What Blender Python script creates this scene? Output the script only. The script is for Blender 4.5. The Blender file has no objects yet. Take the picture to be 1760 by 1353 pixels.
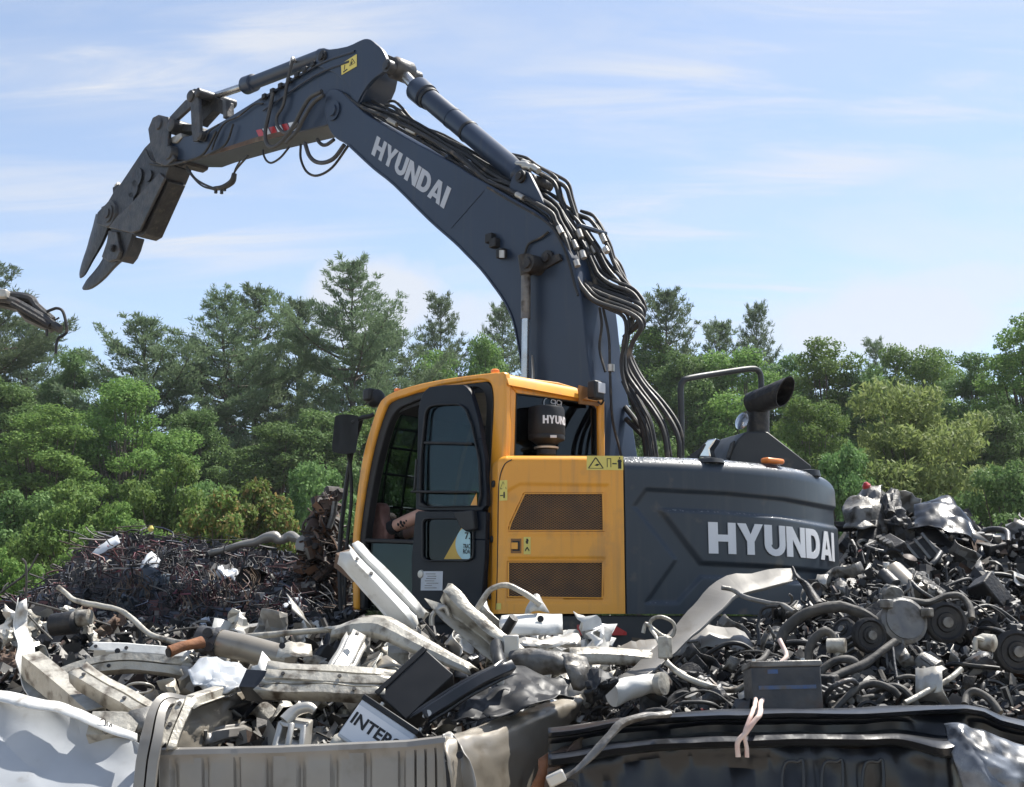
import bpy, math, random
import numpy as np
from mathutils import Vector, Matrix, noise
rnd = random.Random(11); nr = np.random.default_rng(5)
sc = bpy.context.scene
A = lambda *x: np.array(x, float)
# ---------------------------------------------------------------- camera
FPX, HV = 2300.0, 1100.0
PIT = math.atan((HV-676.5)/FPX)
CAM = A(0, 0, 1.6)
FW, UP, RT = A(0, math.cos(PIT), math.sin(PIT)), A(0, -math.sin(PIT), math.cos(PIT)), A(1, 0, 0)
def ray(u, v): return FW + RT*((u-880)/FPX) + UP*((676.5-v)/FPX)
def P(u, v, Y):
    d = ray(u, v); return CAM + d*(Y/d[1])
def pix(X):
    d = np.asarray(X)-CAM; w = d@FW
    return 880+FPX*(d@RT)/w, 676.5-FPX*(d@UP)/w
cd = bpy.data.cameras.new('camera'); co = bpy.data.objects.new('camera', cd); sc.collection.objects.link(co)
co.location = CAM; co.rotation_euler = (math.pi/2+PIT, 0, 0)
cd.sensor_width = 36; cd.lens = FPX/1760*36; cd.clip_end = 3000; cd.clip_start = .1
sc.camera = co
# machine frame
ANG = math.radians(45)
F, R, Z = A(-math.cos(ANG), math.sin(ANG), 0), A(math.sin(ANG), math.cos(ANG), 0), A(0, 0, 1)
O = P(862, 1055, 10.15)
def S(u, v, k):
    d = ray(u, v); return CAM + d*((k-R@(CAM-O))/(R@d))
def Q(u, v, a):
    d = ray(u, v); return CAM + d*((a-F@(CAM-O))/(F@d))
def L(a, k, b): return O + a*F + k*R + b*Z
def nz(v): return v/ (np.linalg.norm(v)+1e-12)
def cat(pts, n=4):
    p = [np.asarray(q, float) for q in pts]
    if len(p) < 3: return p
    p = [2*p[0]-p[1]] + p + [2*p[-1]-p[-2]]; o = []
    for i in range(1, len(p)-2):
        for j in range(n):
            t = j/n; a, b, c, d = p[i-1], p[i], p[i+1], p[i+2]
            o.append(.5*((2*b)+(c-a)*t+(2*a-5*b+4*c-d)*t*t+(3*b-a-3*c+d)*t**3))
    o.append(p[-2]); return o
# ---------------------------------------------------------------- mesh builder
ORG = {}
class MB:
    def __init__(s): s.v = []; s.f = []; s.m = []
    def add(s, vs, fs, m=0):
        b = len(s.v); s.v += [tuple(map(float, q)) for q in vs]
        for f in fs: s.f.append(tuple(b+i for i in f)); s.m.append(m)
        return s
    def prism(s, a, b, m=0):
        n = len(a); fs = [tuple(range(n)), tuple(range(2*n-1, n-1, -1))]
        fs += [(i, n+i, n+(i+1) % n, (i+1) % n) for i in range(n)]
        return s.add(list(a)+list(b), fs, m)
    def box(s, c, d, rot=None, m=0):
        c = np.asarray(c, float); x, y, z = [q/2 for q in d]; vs = []
        for sx, sy, sz in ((-1,-1,-1),(1,-1,-1),(1,1,-1),(-1,1,-1),(-1,-1,1),(1,-1,1),(1,1,1),(-1,1,1)):
            q = A(sx*x, sy*y, sz*z); vs.append(c + (rot@q if rot is not None else q))
        return s.add(vs, [(0,3,2,1),(4,5,6,7),(0,1,5,4),(1,2,6,5),(2,3,7,6),(3,0,4,7)], m)
    def fbox(s, a0, a1, k0, k1, b0, b1, m=0):
        return s.box(L((a0+a1)/2, (k0+k1)/2, (b0+b1)/2), (a1-a0, k1-k0, b1-b0), FRM, m)
    def tube(s, pts, r, n=8, m=0, sm=0, cap=True, flat=1):
        pts = [np.asarray(p, float) for p in pts]
        k = len(pts)
        if sm: pts = cat(pts, sm)
        if not np.isscalar(r):
            r = np.interp(np.linspace(0, 1, len(pts)), np.linspace(0, 1, len(r)), r)
        else: r = [r]*len(pts)
        x = None; vs = []; N = len(pts)
        for i, p in enumerate(pts):
            t = nz(pts[min(i+1, N-1)]-pts[max(i-1, 0)])
            if x is None: x = nz(np.cross(t, A(.13, .31, .94) if abs(t[2]) < .9 else A(1, .1, 0)))
            x = nz(x-t*(x@t)); y = np.cross(t, x)
            for j in range(n):
                a = 2*math.pi*j/n; vs.append(p+(x*math.cos(a)+y*math.sin(a)*flat)*r[i])
        fs = [(i*n+j, i*n+(j+1) % n, (i+1)*n+(j+1) % n, (i+1)*n+j) for i in range(N-1) for j in range(n)]
        if cap: fs += [tuple(range(n-1, -1, -1)), tuple(range((N-1)*n, N*n))]
        return s.add(vs, fs, m)
    def cyl(s, a, b, r, n=16, m=0): return s.tube([a, b], r, n, m)
    def sweep(s, prof, pts, up, m=0, scl=None, cap=True):
        n = len(prof); N = len(pts); vs = []; pts = [np.asarray(p, float) for p in pts]
        for i, p in enumerate(pts):
            t = nz(pts[min(i+1, N-1)]-pts[max(i-1, 0)]); x = nz(np.cross(t, up)); y = np.cross(x, t)
            k = 1 if scl is None else scl[i]
            for a, b in prof: vs.append(p+(x*a+y*b)*k)
        fs = [(i*n+j, i*n+(j+1) % n, (i+1)*n+(j+1) % n, (i+1)*n+j) for i in range(N-1) for j in range(n)]
        if cap: fs += [tuple(range(n-1, -1, -1)), tuple(range((N-1)*n, N*n))]
        return s.add(vs, fs, m)
    def lathe(s, prof, base, axis, n=24, m=0):
        axis = nz(np.asarray(axis, float)); x = nz(np.cross(axis, A(.3, .2, .9) if abs(axis[2]) < .9 else A(1, 0, 0))); y = np.cross(axis, x)
        vs = [base+axis*h+(x*math.cos(2*math.pi*j/n)+y*math.sin(2*math.pi*j/n))*max(r, 1e-4) for r, h in prof for j in range(n)]
        fs = [(i*n+j, i*n+(j+1) % n, (i+1)*n+(j+1) % n, (i+1)*n+j) for i in range(len(prof)-1) for j in range(n)]
        fs += [tuple(range(n-1, -1, -1)), tuple(range((len(prof)-1)*n, len(prof)*n))]
        return s.add(vs, fs, m)
    def grid(s, g, m=0):
        n, k = len(g), len(g[0])
        return s.add([q for row in g for q in row], [(i*k+j, i*k+j+1, (i+1)*k+j+1, (i+1)*k+j) for i in range(n-1) for j in range(k-1)], m)
    def strip(s, a, b, off, m=0):
        """ring-like slab between two polylines, thickened by off"""
        n = len(a); off = np.asarray(off)
        vs = list(a)+list(b)+[q+off for q in a]+[q+off for q in b]; fs = []
        for i in range(n-1):
            fs += [(i, i+1, n+i+1, n+i), (2*n+i, 3*n+i, 3*n+i+1, 2*n+i+1), (i, 2*n+i, 2*n+i+1, i+1), (n+i, n+i+1, 3*n+i+1, 3*n+i)]
        fs += [(0, n, 3*n, 2*n), (n-1, 3*n-1, 4*n-1, 2*n-1)]
        return s.add(vs, fs, m)
    def obj(s, name, mats, parent=None, bevel=0, ang=38, sub=0, solid=0, flat=False):
        v = np.array(s.v)
        if parent is not None: org = ORG[parent]
        else:
            org = v.mean(0); org[2] = v[:, 2].min()
        me = bpy.data.meshes.new(name); me.from_pydata([tuple(q) for q in v-org], [], s.f)
        for q in (mats if isinstance(mats, (list, tuple)) else [mats]): me.materials.append(MT[q])
        me.polygons.foreach_set('material_index', s.m)
        import bmesh
        if not solid:
            bm = bmesh.new(); bm.from_mesh(me); bmesh.ops.recalc_face_normals(bm, faces=bm.faces[:]); bm.to_mesh(me); bm.free()
        if not flat:
            me.shade_smooth(); me.set_sharp_from_angle(angle=math.radians(ang))
        o = bpy.data.objects.new(name, me); sc.collection.objects.link(o)
        if parent is not None: o.parent = parent; ORG[o] = org
        else: o.location = org; ORG[o] = org
        if solid:
            md = o.modifiers.new('solid', 'SOLIDIFY'); md.thickness = solid; md.offset = 0
        if bevel:
            md = o.modifiers.new('bevel', 'BEVEL'); md.width = bevel; md.segments = 2; md.limit_method = 'ANGLE'; md.angle_limit = math.radians(40)
        if sub:
            md = o.modifiers.new('sub', 'SUBSURF'); md.levels = md.render_levels = sub
        return o
FRM = np.array([F, R, Z]).T
def tag(o, label=None, category=None, group=None, kind=None):
    for k, q in (('label', label), ('category', category), ('group', group), ('kind', kind)):
        if q: o[k] = q
    return o
def thing(name, loc, label, category, group=None):
    o = bpy.data.objects.new(name, None); sc.collection.objects.link(o); o.location = loc; o.empty_display_size = .2
    ORG[o] = np.array(loc, float); return tag(o, label, category, group)
def dup(root, mat, label=None, group=None):
    r = root.copy(); sc.collection.objects.link(r); r.matrix_world = mat; r.matrix_basis = mat
    if label: r['label'] = label
    if group: r['group'] = group
    for ch in list(root.children):
        c = ch.copy(); sc.collection.objects.link(c); c.parent = r
        for g in ch.children:
            d = g.copy(); sc.collection.objects.link(d); d.parent = c
    return r
def quadmesh(name, V, mat, parent=None):
    """V: (N,4,3) fast mesh of loose quads in local coordinates"""
    n = len(V); me = bpy.data.meshes.new(name)
    me.vertices.add(4*n); me.vertices.foreach_set('co', V.reshape(-1).astype(np.float32))
    me.loops.add(4*n); me.loops.foreach_set('vertex_index', np.arange(4*n, dtype=np.int32))
    me.polygons.add(n); me.polygons.foreach_set('loop_start', np.arange(0, 4*n, 4, dtype=np.int32)); me.polygons.foreach_set('loop_total', np.full(n, 4, np.int32))
    me.materials.append(MT[mat]); me.update(calc_edges=True)
    o = bpy.data.objects.new(name, me); sc.collection.objects.link(o)
    if parent is not None: o.parent = parent; ORG[o] = ORG[parent]
    return o
# ---------------------------------------------------------------- materials
MT = {}
def c4(c): return (c[0], c[1], c[2], 1)
def base_mat(name):
    m = bpy.data.materials.new(name); m.use_nodes = True; MT[name] = m
    n = m.node_tree.nodes; b = n['Principled BSDF']; return m, n, m.node_tree.links, b
def ramp(n, l, src, stops, const=False):
    r = n.new('ShaderNodeValToRGB'); cr = r.color_ramp
    if const: cr.interpolation = 'CONSTANT'
    while len(cr.elements) < len(stops): cr.elements.new(.5)
    for e, (p, c) in zip(cr.elements, stops): e.position = p; e.color = c4(c)
    l.new(src, r.inputs[0]); return r.outputs[0]
def mix(n, l, f, a, b):
    m = n.new('ShaderNodeMix'); m.data_type = 'RGBA'
    for i, q in ((0, f), (6, a), (7, b)):
        if hasattr(q, 'links'): l.new(q, m.inputs[i])
        else: m.inputs[i].default_value = q if i == 0 else c4(q)
    return m.outputs[2]
def PM(name, c, c2=None, s=6, rough=.5, metal=0, bump=0, bs=None, stain=None, island=None, coat=0, rv=.15, streak=None):
    m, n, l, b = base_mat(name)
    tc = n.new('ShaderNodeTexCoord'); co = tc.outputs['Object']
    def N(scale, det=6):
        q = n.new('ShaderNodeTexNoise'); q.inputs['Scale'].default_value = scale; q.inputs['Detail'].default_value = det; l.new(co, q.inputs['Vector']); return q.outputs['Fac']
    n1 = N(s)
    if island:
        g = n.new('ShaderNodeNewGeometry')
        col = ramp(n, l, g.outputs['Random Per Island'], island, True)
        col = mix(n, l, ramp(n, l, n1, [(.3, (0, 0, 0)), (.7, (1, 1, 1))]), col, c)
        k = n.nodes if False else None
    else:
        col = mix(n, l, ramp(n, l, n1, [(.35, (0, 0, 0)), (.65, (1, 1, 1))]), c, c2 or tuple(x*.82 for x in c))
    if stain:
        sc_, sz, lo, hi = stain
        col = mix(n, l, ramp(n, l, N(sz, 8), [(lo, (0, 0, 0)), (hi, (1, 1, 1))]), col, sc_)
    if streak:
        mp = n.new('ShaderNodeMapping'); mp.inputs['Scale'].default_value = (9, 9, .7); l.new(co, mp.inputs[0]); q = n.new('ShaderNodeTexNoise'); q.inputs['Scale'].default_value = 1.6; q.inputs['Detail'].default_value = 7; l.new(mp.outputs[0], q.inputs['Vector'])
        col = mix(n, l, ramp(n, l, q.outputs['Fac'], [(streak[1], (0, 0, 0)), (streak[2], (.75, .75, .75))]), col, streak[0])
    l.new(col, b.inputs['Base Color'])
    rr = n.new('ShaderNodeMapRange'); rr.inputs[3].default_value = max(.05, rough-rv); rr.inputs[4].default_value = min(1, rough+rv)
    l.new(N(s*2.3), rr.inputs[0]); l.new(rr.outputs[0], b.inputs['Roughness'])
    b.inputs['Metallic'].default_value = metal; b.inputs['Coat Weight'].default_value = coat; b.inputs['Coat Roughness'].default_value = .15
    if bump:
        bp = n.new('ShaderNodeBump'); bp.inputs['Strength'].default_value = bump; bp.inputs['Distance'].default_value = .01
        l.new(N(bs or s*4), bp.inputs['Height']); l.new(bp.outputs[0], b.inputs['Normal'])
    return m
RUST = (.16, .065, .03); DIRT = (.17, .135, .09); MUD = (.09, .075, .055)
PM('slate', (.023, .037, .053), (.019, .030, .044), 1.6, .42, coat=.15, streak=((.06, .062, .062), .54, .85), stain=((.075, .074, .07), 4, .52, .85), rv=.08)
PM('slate_dark', (.022, .026, .03), (.03, .033, .035), 3, .5, stain=(DIRT, 6, .62, .85))
PM('boomgrey', (.013, .027, .056), (.011, .022, .046), 1.2, .42, coat=.12, streak=((.04, .046, .056), .54, .85), stain=((.07, .068, .062), 3.2, .66, .98), rv=.08)
PM('orange', (.80, .35, .03), (.74, .315, .026), 1.5, .38, coat=.2, streak=((.40, .20, .06), .56, .82), stain=((.40, .21, .06), 5, .56, .92), rv=.08)
PM('black_plastic', (.012, .013, .015), (.02, .021, .023), 5, .5)
PM('black_gloss', (.005, .0065, .010), (.009, .011, .015), 2, .34, coat=.12, bump=.2, bs=18, stain=((.05, .047, .042), 5, .66, .95))
PM('door_black', (.006, .010, .018), (.009, .014, .022), 2, .4)
PM('hose_grey', (.035, .036, .04), (.055, .055, .056), 7, .55)
PM('redwire', (.10, .03, .03), (.05, .02, .025), 8, .6)
PM('interior', (.02, .021, .024), (.012, .012, .013), 4, .6)
PM('rubber', (.012, .012, .013), (.022, .022, .021), 7, .58, stain=(DIRT, 9, .58, .8))
PM('dusty_rubber', (.025, .024, .024), (.075, .07, .062), 10, .7, bump=.3, stain=((.17, .15, .12), 13, .57, .78))
PM('chrome', (.72, .73, .74), (.6, .6, .6), 3, .16, metal=1)
PM('rod', (.55, .56, .57), (.42, .41, .39), 5, .26, metal=.9)
PM('steel_worn', (.035, .038, .044), (.075, .072, .07), 8, .48, metal=.3, bump=.5, stain=((.08, .045, .03), 9, .58, .8))
PM('tool_steel', (.022, .026, .034), (.045, .046, .05), 8, .5, metal=.2, bump=.6, stain=((.07, .04, .028), 6, .62, .85))
PM('rust', RUST, (.26, .11, .045), 9, .85, bump=.6)
PM('brown_rust', (.085, .055, .04), (.13, .08, .055), 8, .8, bump=.6, stain=(DIRT, 5, .5, .75))
PM('alu', (.52, .50, .46), (.40, .385, .35), 5, .42, metal=.55, bump=.25, stain=((.2, .16, .11), 7, .57, .8))
PM('cream', (.47, .445, .385), (.33, .31, .265), 6, .45, metal=.2, bump=.6, bs=34, stain=((.09, .07, .05), 11, .50, .68))
PM('whitep', (.64, .64, .62), (.54, .535, .50), 4, .4, coat=.15, bump=.25, bs=25, stain=((.17, .13, .09), 8, .57, .78))
PM('hoodwhite', (.42, .44, .46), (.37, .385, .40), 3, .35, coat=.2, bump=.1, stain=((.16, .13, .10), 6, .60, .85))
PM('tan', (.30, .27, .225), (.25, .225, .185), 2.5, .38, metal=.35, coat=.2, bump=.12, stain=((.12, .09, .06), 5, .60, .85))
PM('taupe', (.20, .19, .175), (.25, .24, .22), 3, .42, metal=.25, bump=.12, stain=((.10, .08, .055), 5, .56, .85))
PM('dark_metal', (.012, .012, .014), (.028, .027, .027), 9, .55, metal=.2, bump=.6, stain=(MUD, 12, .55, .85))
PM('grey_metal', (.13, .13, .13), (.21, .20, .18), 9, .5, metal=.35, bump=.5, stain=((.05, .04, .03), 11, .5, .7))
PM('logo_white', (.70, .71, .73), (.66, .67, .69), 5, .4, stain=((.45, .43, .4), 9, .65, .9))
PM('logo_grey', (.44, .47, .52), (.40, .43, .48), 5, .45, stain=((.3, .3, .3), 9, .6, .9))
PM('ink', (.012, .012, .014), None, 5, .6)
PM('sticker_yellow', (.72, .60, .13), (.66, .55, .14), 6, .5)
PM('sticker_white', (.55, .58, .62), (.48, .51, .55), 9, .5)
PM('sticker_cyan', (.42, .66, .72), None, 5, .5)
PM('sticker_gold', (.62, .40, .06), None, 5, .5)
PM('red', (.45, .02, .02), (.38, .02, .02), 5, .3, coat=.4)
PM('amber', (.75, .22, .04), None, 5, .35)
PM('pinkwire', (.55, .38, .33), (.62, .52, .45), 16, .6)
PM('mesh_brown', (.27, .13, .035), (.17, .085, .03), 8, .6)
PM('skin', (.60, .36, .28), (.54, .31, .24), 12, .55, bump=.1)
PM('boot', (.17, .085, .07), (.24, .13, .11), 10, .7, bump=.4)
PM('cloth_dark', (.015, .017, .022), None, 20, .9)
PM('hair', (.03, .018, .01), None, 30, .7)
PM('bark', (.06, .047, .037), (.11, .09, .07), 6, .95, bump=.8)
PM('bark_pale', (.10, .085, .07), (.17, .15, .13), 6, .95, bump=.8)
PM('plastic_clear', (.20, .22, .25), (.09, .10, .12), 9, .25, stain=((.02, .022, .025), 7, .44, .60))
PM('bluep', (.04, .09, .22), (.08, .10, .14), 14, .6, stain=((.1, .09, .08), 16, .5, .65))
BK = (.012, .012, .013)
PM('wire_mass', (.02, .019, .02), s=3, rough=.62, island=[(0, BK), (.34, (.03, .03, .033)), (.46, (.07, .062, .066)), (.56, (.12, .06, .06)), (.66, (.20, .075, .07)), (.74, (.07, .085, .13)), (.80, (.18, .20, .25)), (.86, (.27, .23, .20)), (.92, (.48, .46, .43)), (.97, (.26, .05, .08))])
PM('scrap_mass', (.022, .022, .023), s=4, rough=.55, metal=.25, bump=.4, island=[(0, BK), (.34, (.022, .022, .024)), (.56, (.04, .039, .038)), (.68, (.075, .07, .064)), (.77, (.13, .118, .10)), (.85, (.24, .22, .19)), (.89, (.08, .042, .028)), (.94, (.44, .42, .38)), (.99, (.22, .03, .03))])
PM('pale_mass', (.05, .045, .04), s=4, rough=.55, metal=.2, bump=.4, island=[(0, (.03, .03, .032)), (.30, (.09, .085, .08)), (.46, (.20, .19, .17)), (.60, (.36, .35, .32)), (.74, (.52, .50, .46)), (.88, (.12, .07, .045)), (.93, (.62, .61, .58))])
PM('soil', (.22, .19, .155), (.30, .26, .21), 3, .95, bump=1, bs=14)
for q_, v_ in (('door_black', .2), ('black_plastic', .32), ('interior', .3)): MT[q_].node_tree.nodes['Principled BSDF'].inputs['Specular IOR Level'].default_value = v_
PM('rust_mass', (.03, .02, .016), s=4, rough=.7, bump=.4, island=[(0, (.012, .011, .011)), (.35, (.04, .03, .026)), (.55, (.085, .048, .032)), (.72, (.16, .075, .04)), (.84, (.22, .12, .07)), (.92, (.2, .19, .17))])
def leafmat(name, c1, c2, c3, tr=.35, ns=.5):
    m, n, l, b = base_mat(name)
    g = n.new('ShaderNodeNewGeometry'); oi = n.new('ShaderNodeObjectInfo'); tc = n.new('ShaderNodeTexCoord')
    nn = n.new('ShaderNodeTexNoise'); nn.inputs['Scale'].default_value = ns; l.new(tc.outputs['Object'], nn.inputs['Vector'])
    col = mix(n, l, ramp(n, l, nn.outputs['Fac'], [(.35, (0, 0, 0)), (.68, (1, 1, 1))]), c1, c2)
    col = mix(n, l, ramp(n, l, g.outputs['Random Per Island'], [(.55, (0, 0, 0)), (1, (.85, .85, .85))]), col, c3)
    hs = n.new('ShaderNodeHueSaturation'); mr = n.new('ShaderNodeMapRange'); mr.inputs[3].default_value = .78; mr.inputs[4].default_value = 1.2
    l.new(oi.outputs['Random'], mr.inputs[0]); l.new(mr.outputs[0], hs.inputs['Value'])
    m2 = n.new('ShaderNodeMapRange'); m2.inputs[3].default_value = .487; m2.inputs[4].default_value = .505; l.new(oi.outputs['Random'], m2.inputs[0]); l.new(m2.outputs[0], hs.inputs['Hue'])
    l.new(col, hs.inputs['Color'])
    l.new(hs.outputs[0], b.inputs['Base Color']); b.inputs['Roughness'].default_value = .6; b.inputs['Specular IOR Level'].default_value = .12
    t = n.new('ShaderNodeBsdfTranslucent'); l.new(hs.outputs[0], t.inputs['Color'])
    ms = n.new('ShaderNodeMixShader'); ms.inputs[0].default_value = tr; l.new(b.outputs[0], ms.inputs[1]); l.new(t.outputs[0], ms.inputs[2])
    l.new(ms.outputs[0], n['Material Output'].inputs['Surface'])
leafmat('needle', (.10, .15, .075), (.135, .19, .10), (.16, .21, .125), .34)
leafmat('leaf', (.105, .195, .05), (.145, .25, .062), (.22, .32, .085), .40)
leafmat('leaf_deep', (.095, .178, .058), (.13, .22, .07), (.16, .25, .085), .36)
leafmat('leaf_olive', (.15, .21, .065), (.20, .26, .085), (.28, .33, .125), .42)
leafmat('leaf_sumac', (.12, .21, .05), (.16, .24, .06), (.34, .22, .09), .42, 1.2)
leafmat('grassm', (.06, .11, .02), (.10, .14, .035), (.14, .17, .06), .3)
def glass(name, tint, refl=.12, rough=.02):
    m, n, l, b = base_mat(name); n.remove(b)
    t = n.new('ShaderNodeBsdfTransparent'); t.inputs[0].default_value = c4(tint)
    g = n.new('ShaderNodeBsdfGlossy'); g.inputs['Roughness'].default_value = rough; g.inputs[0].default_value = (.8, .9, 1, 1)
    fr = n.new('ShaderNodeFresnel'); fr.inputs[0].default_value = 1.5
    ad = n.new('ShaderNodeMath'); ad.operation = 'MULTIPLY_ADD'; ad.inputs[1].default_value = refl/.04; ad.inputs[2].default_value = 0; ad.use_clamp = True; l.new(fr.outputs[0], ad.inputs[0])
    ms = n.new('ShaderNodeMixShader'); l.new(ad.outputs[0], ms.inputs[0]); l.new(t.outputs[0], ms.inputs[1]); l.new(g.outputs[0], ms.inputs[2])
    l.new(ms.outputs[0], n['Material Output'].inputs['Surface'])
glass('glass', (.32, .37, .38), .010); glass('glass_dark', (.05, .06, .065), .022); glass('glass_door', (.30, .35, .35), .012)
# counterweight: slate paint with rain beads and painted pale glitter on its upward faces
def cwmat():
    m = PM('slate_wet_glint', (.025, .037, .052), (.020, .030, .043), 1.6, .42, coat=.12, streak=((.058, .062, .064), .54, .85), stain=(DIRT, 5, .62, .92), rv=.06)
    n, l = m.node_tree.nodes, m.node_tree.links; b = n['Principled BSDF']
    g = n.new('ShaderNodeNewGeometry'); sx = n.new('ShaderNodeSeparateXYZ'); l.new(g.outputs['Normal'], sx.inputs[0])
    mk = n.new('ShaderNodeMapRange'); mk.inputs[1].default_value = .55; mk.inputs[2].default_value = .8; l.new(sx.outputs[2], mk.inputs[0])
    tc = n.new('ShaderNodeTexCoord'); vo = n.new('ShaderNodeTexVoronoi'); vo.inputs['Scale'].default_value = 42; l.new(tc.outputs['Object'], vo.inputs['Vector'])
    bead = ramp(n, l, vo.outputs['Distance'], [(.0, (1, 1, 1)), (.42, (0, 0, 0))])
    mu = n.new('ShaderNodeMath'); mu.operation = 'MULTIPLY'; l.new(bead, mu.inputs[0]); l.new(mk.outputs[0], mu.inputs[1])
    bp = n.new('ShaderNodeBump'); bp.inputs['Strength'].default_value = 1; bp.inputs['Distance'].default_value = .006; l.new(mu.outputs[0], bp.inputs['Height'])
    l.new(bp.outputs[0], b.inputs['Normal']); l.new(bp.outputs[0], b.inputs['Coat Normal'])
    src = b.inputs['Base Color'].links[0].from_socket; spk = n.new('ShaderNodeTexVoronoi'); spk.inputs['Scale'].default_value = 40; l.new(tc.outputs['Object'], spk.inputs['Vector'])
    sp2 = n.new('ShaderNodeMath'); sp2.operation = 'MULTIPLY'; l.new(ramp(n, l, spk.outputs['Distance'], [(.12, (.9, .9, .9)), (.42, (0, 0, 0))]), sp2.inputs[0]); l.new(mk.outputs[0], sp2.inputs[1]); l.new(mix(n, l, sp2.outputs[0], src, (.36, .36, .35)), b.inputs['Base Color'])  # pale specks in the base colour stand in for sun glitter
    cw = n.new('ShaderNodeMath'); cw.operation = 'MULTIPLY'; cw.inputs[1].default_value = .9; l.new(mk.outputs[0], cw.inputs[0]); l.new(cw.outputs[0], b.inputs['Coat Weight'])
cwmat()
# ================================================================ EXCAVATOR
zt = O[2]-1.62                     # ground level under the tracks
ex = thing('excavator', L(.6, 1.5, -1.62), 'orange and slate dismantling excavator with open cab door, standing behind the scrap heap', 'excavator')
def poly(pts, k): return [S(u, v, k) for u, v in pts]
def pr(pts, k0, k1):
    a = poly(pts, k0); return a, [q+R*(k1-k0) for q in a]
# ---- block letters (unit height) -------------------------------------------------
def arc(cx, cy, rx, ry, a0, a1, n=10): return [(cx+rx*math.cos(math.radians(a0+(a1-a0)*i/n)), cy+ry*math.sin(math.radians(a0+(a1-a0)*i/n))) for i in range(n+1)]
T = .29
def letter(ch):
    """list of quads-strips: each a pair of polylines (outer, inner)"""
    if ch == 'H': return .86, [([(0, 0), (0, 1)], [(T, 0), (T, 1)]), ([(.61, 0), (.61, 1)], [(.86, 0), (.86, 1)]), ([(T, .39), (.61, .39)], [(T, .61), (.61, .61)])]
    if ch == 'I': return T, [([(0, 0), (0, 1)], [(T, 0), (T, 1)])]
    if ch == 'Y': return .90, [([(0, 1), (.325, .42)], [(.29, 1), (.45, .64)]), ([(.61, 1), (.45, .64)], [(.90, 1), (.575, .42)]), ([(.325, 0), (.325, .42), (.45, .64)], [(.575, 0), (.575, .42), (.4501, .64)])]
    if ch == 'N': return .90, [([(0, 0), (0, 1)], [(T-.01, 0), (T-.01, 1)]), ([(.66, 0), (.66, 1)], [(.90, 0), (.90, 1)]), ([(T-.01, 1), (.66, 0.0)], [(T-.01, .60), (.66, .40)]) if 0 else ([(T-.01, .58), (.66, 0)], [(T-.01, 1), (.66, .42)])]
    if ch == 'U':
        o = [(0, 1), (0, .36)]+arc(.42, .36, .42, .37, 180, 360)+[(.84, .36), (.84, 1)]
        i = [(T, 1), (T, .36)]+arc(.42, .36, .17, .15, 180, 360)+[(.59, .36), (.59, 1)]
        return .84, [(o, i)]
    if ch == 'D':
        o = [(T, 0), (.42, 0)]+arc(.42, .5, .44, .5, -90, 90)+[(.42, 1), (T, 1)]
        i = [(T, .22), (.40, .22)]+arc(.40, .5, .20, .28, -90, 90)+[(.40, .78), (T, .78)]
        return .86, [([(0, 0), (0, 1)], [(T, 0), (T, 1)]), (o, i)]
    if ch == 'A': return .94, [([(0, 0), (.325, 1)], [(.265, 0), (.47, .70)]), ([(.325, 1), (.615, 1)], [(.47, .70), (.4701, .70)]), ([(.615, 1), (.94, 0)], [(.47, .70), (.675, 0)]), ([(.315, .17), (.36, .37)], [(.625, .17), (.58, .37)])]
def word(txt, fn, gap=.055):
    """fn(x in 0..1, y in 0..1, lift)->3D ; returns MB of raised lettering"""
    ws = [letter(c) for c in txt]; tot = sum(w for w, _ in ws)+gap*(len(txt)-1); mb = MB(); x0 = 0
    for w, st in ws:
        for o, i in st:
            def fine(pl):
                r = []
                for (p, q) in zip(pl[:-1], pl[1:]): r += [(p[0]+(q[0]-p[0])*j/3, p[1]+(q[1]-p[1])*j/3) for j in range(3)]
                return r+[pl[-1]]
            o, i = fine(o), fine(i)
            f = lambda q, lf: fn((x0+q[0])/tot, q[1], lf)
            n = len(o); rows = [[f(a, .004) for a in o], [f((a[0]*.5+b[0]*.5, a[1]*.5+b[1]*.5), .004) for a, b in zip(o, i)], [f(b, .004) for b in i]]
            mb.grid(rows); back = [[f(a, .0) for a in o], [f(a, .004) for a in o]]; mb.grid(back); mb.grid([[f(a, .0) for a in i], [f(a, .004) for a in i]])
        x0 += w+gap
    return mb
# ---- plan curve of the tail ---------------------------------------------------------
pl = [P(838, 1055, 10.36)[:2], P(846, 1055, 10.16)[:2], P(856, 1055, 10.07)[:2], P(868, 1055, 10.035)[:2]]
h = math.radians(1); q = np.array(pl[-1]); ds = .012; s = 0
while h < math.radians(160):
    q = q+ds*A(math.cos(h), math.sin(h)); pl.append(q.copy()); s += ds
    h += math.radians(2.2)*ds if s < .92 else (ds/2.15 if h < math.radians(80) else ds/.9)
pl = np.array(pl); cs = np.concatenate([[0], np.cumsum(np.linalg.norm(np.diff(pl, axis=0), axis=1))])
tn = np.gradient(pl, axis=0); tn /= np.linalg.norm(tn, axis=1)[:, None]; nm = np.stack([tn[:, 1], -tn[:, 0]], 1)
def PL(s): return np.array([np.interp(s, cs, pl[:, 0]), np.interp(s, cs, pl[:, 1])]), nz(np.array([np.interp(s, cs, nm[:, 0]), np.interp(s, cs, nm[:, 1])]))
zb = P(1000, 1055, 10.05)[2]; ztop = P(1075, 785, 10.15)[2]
def SK(s, z, d=0, ins=0):
    p, n = PL(s); p = p+n*(d-ins); return A(p[0], p[1], z)
def s_at(u, z=None):
    z = (zb+ztop)/2 if z is None else z
    lo, hi = 0, cs[-1]*.75
    g = np.linspace(0, 3.6, 500); us = np.array([pix(SK(x, z))[0] for x in g]); k = int(np.argmax(us)); return float(np.interp(u, us[:k], g[:k]))
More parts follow.
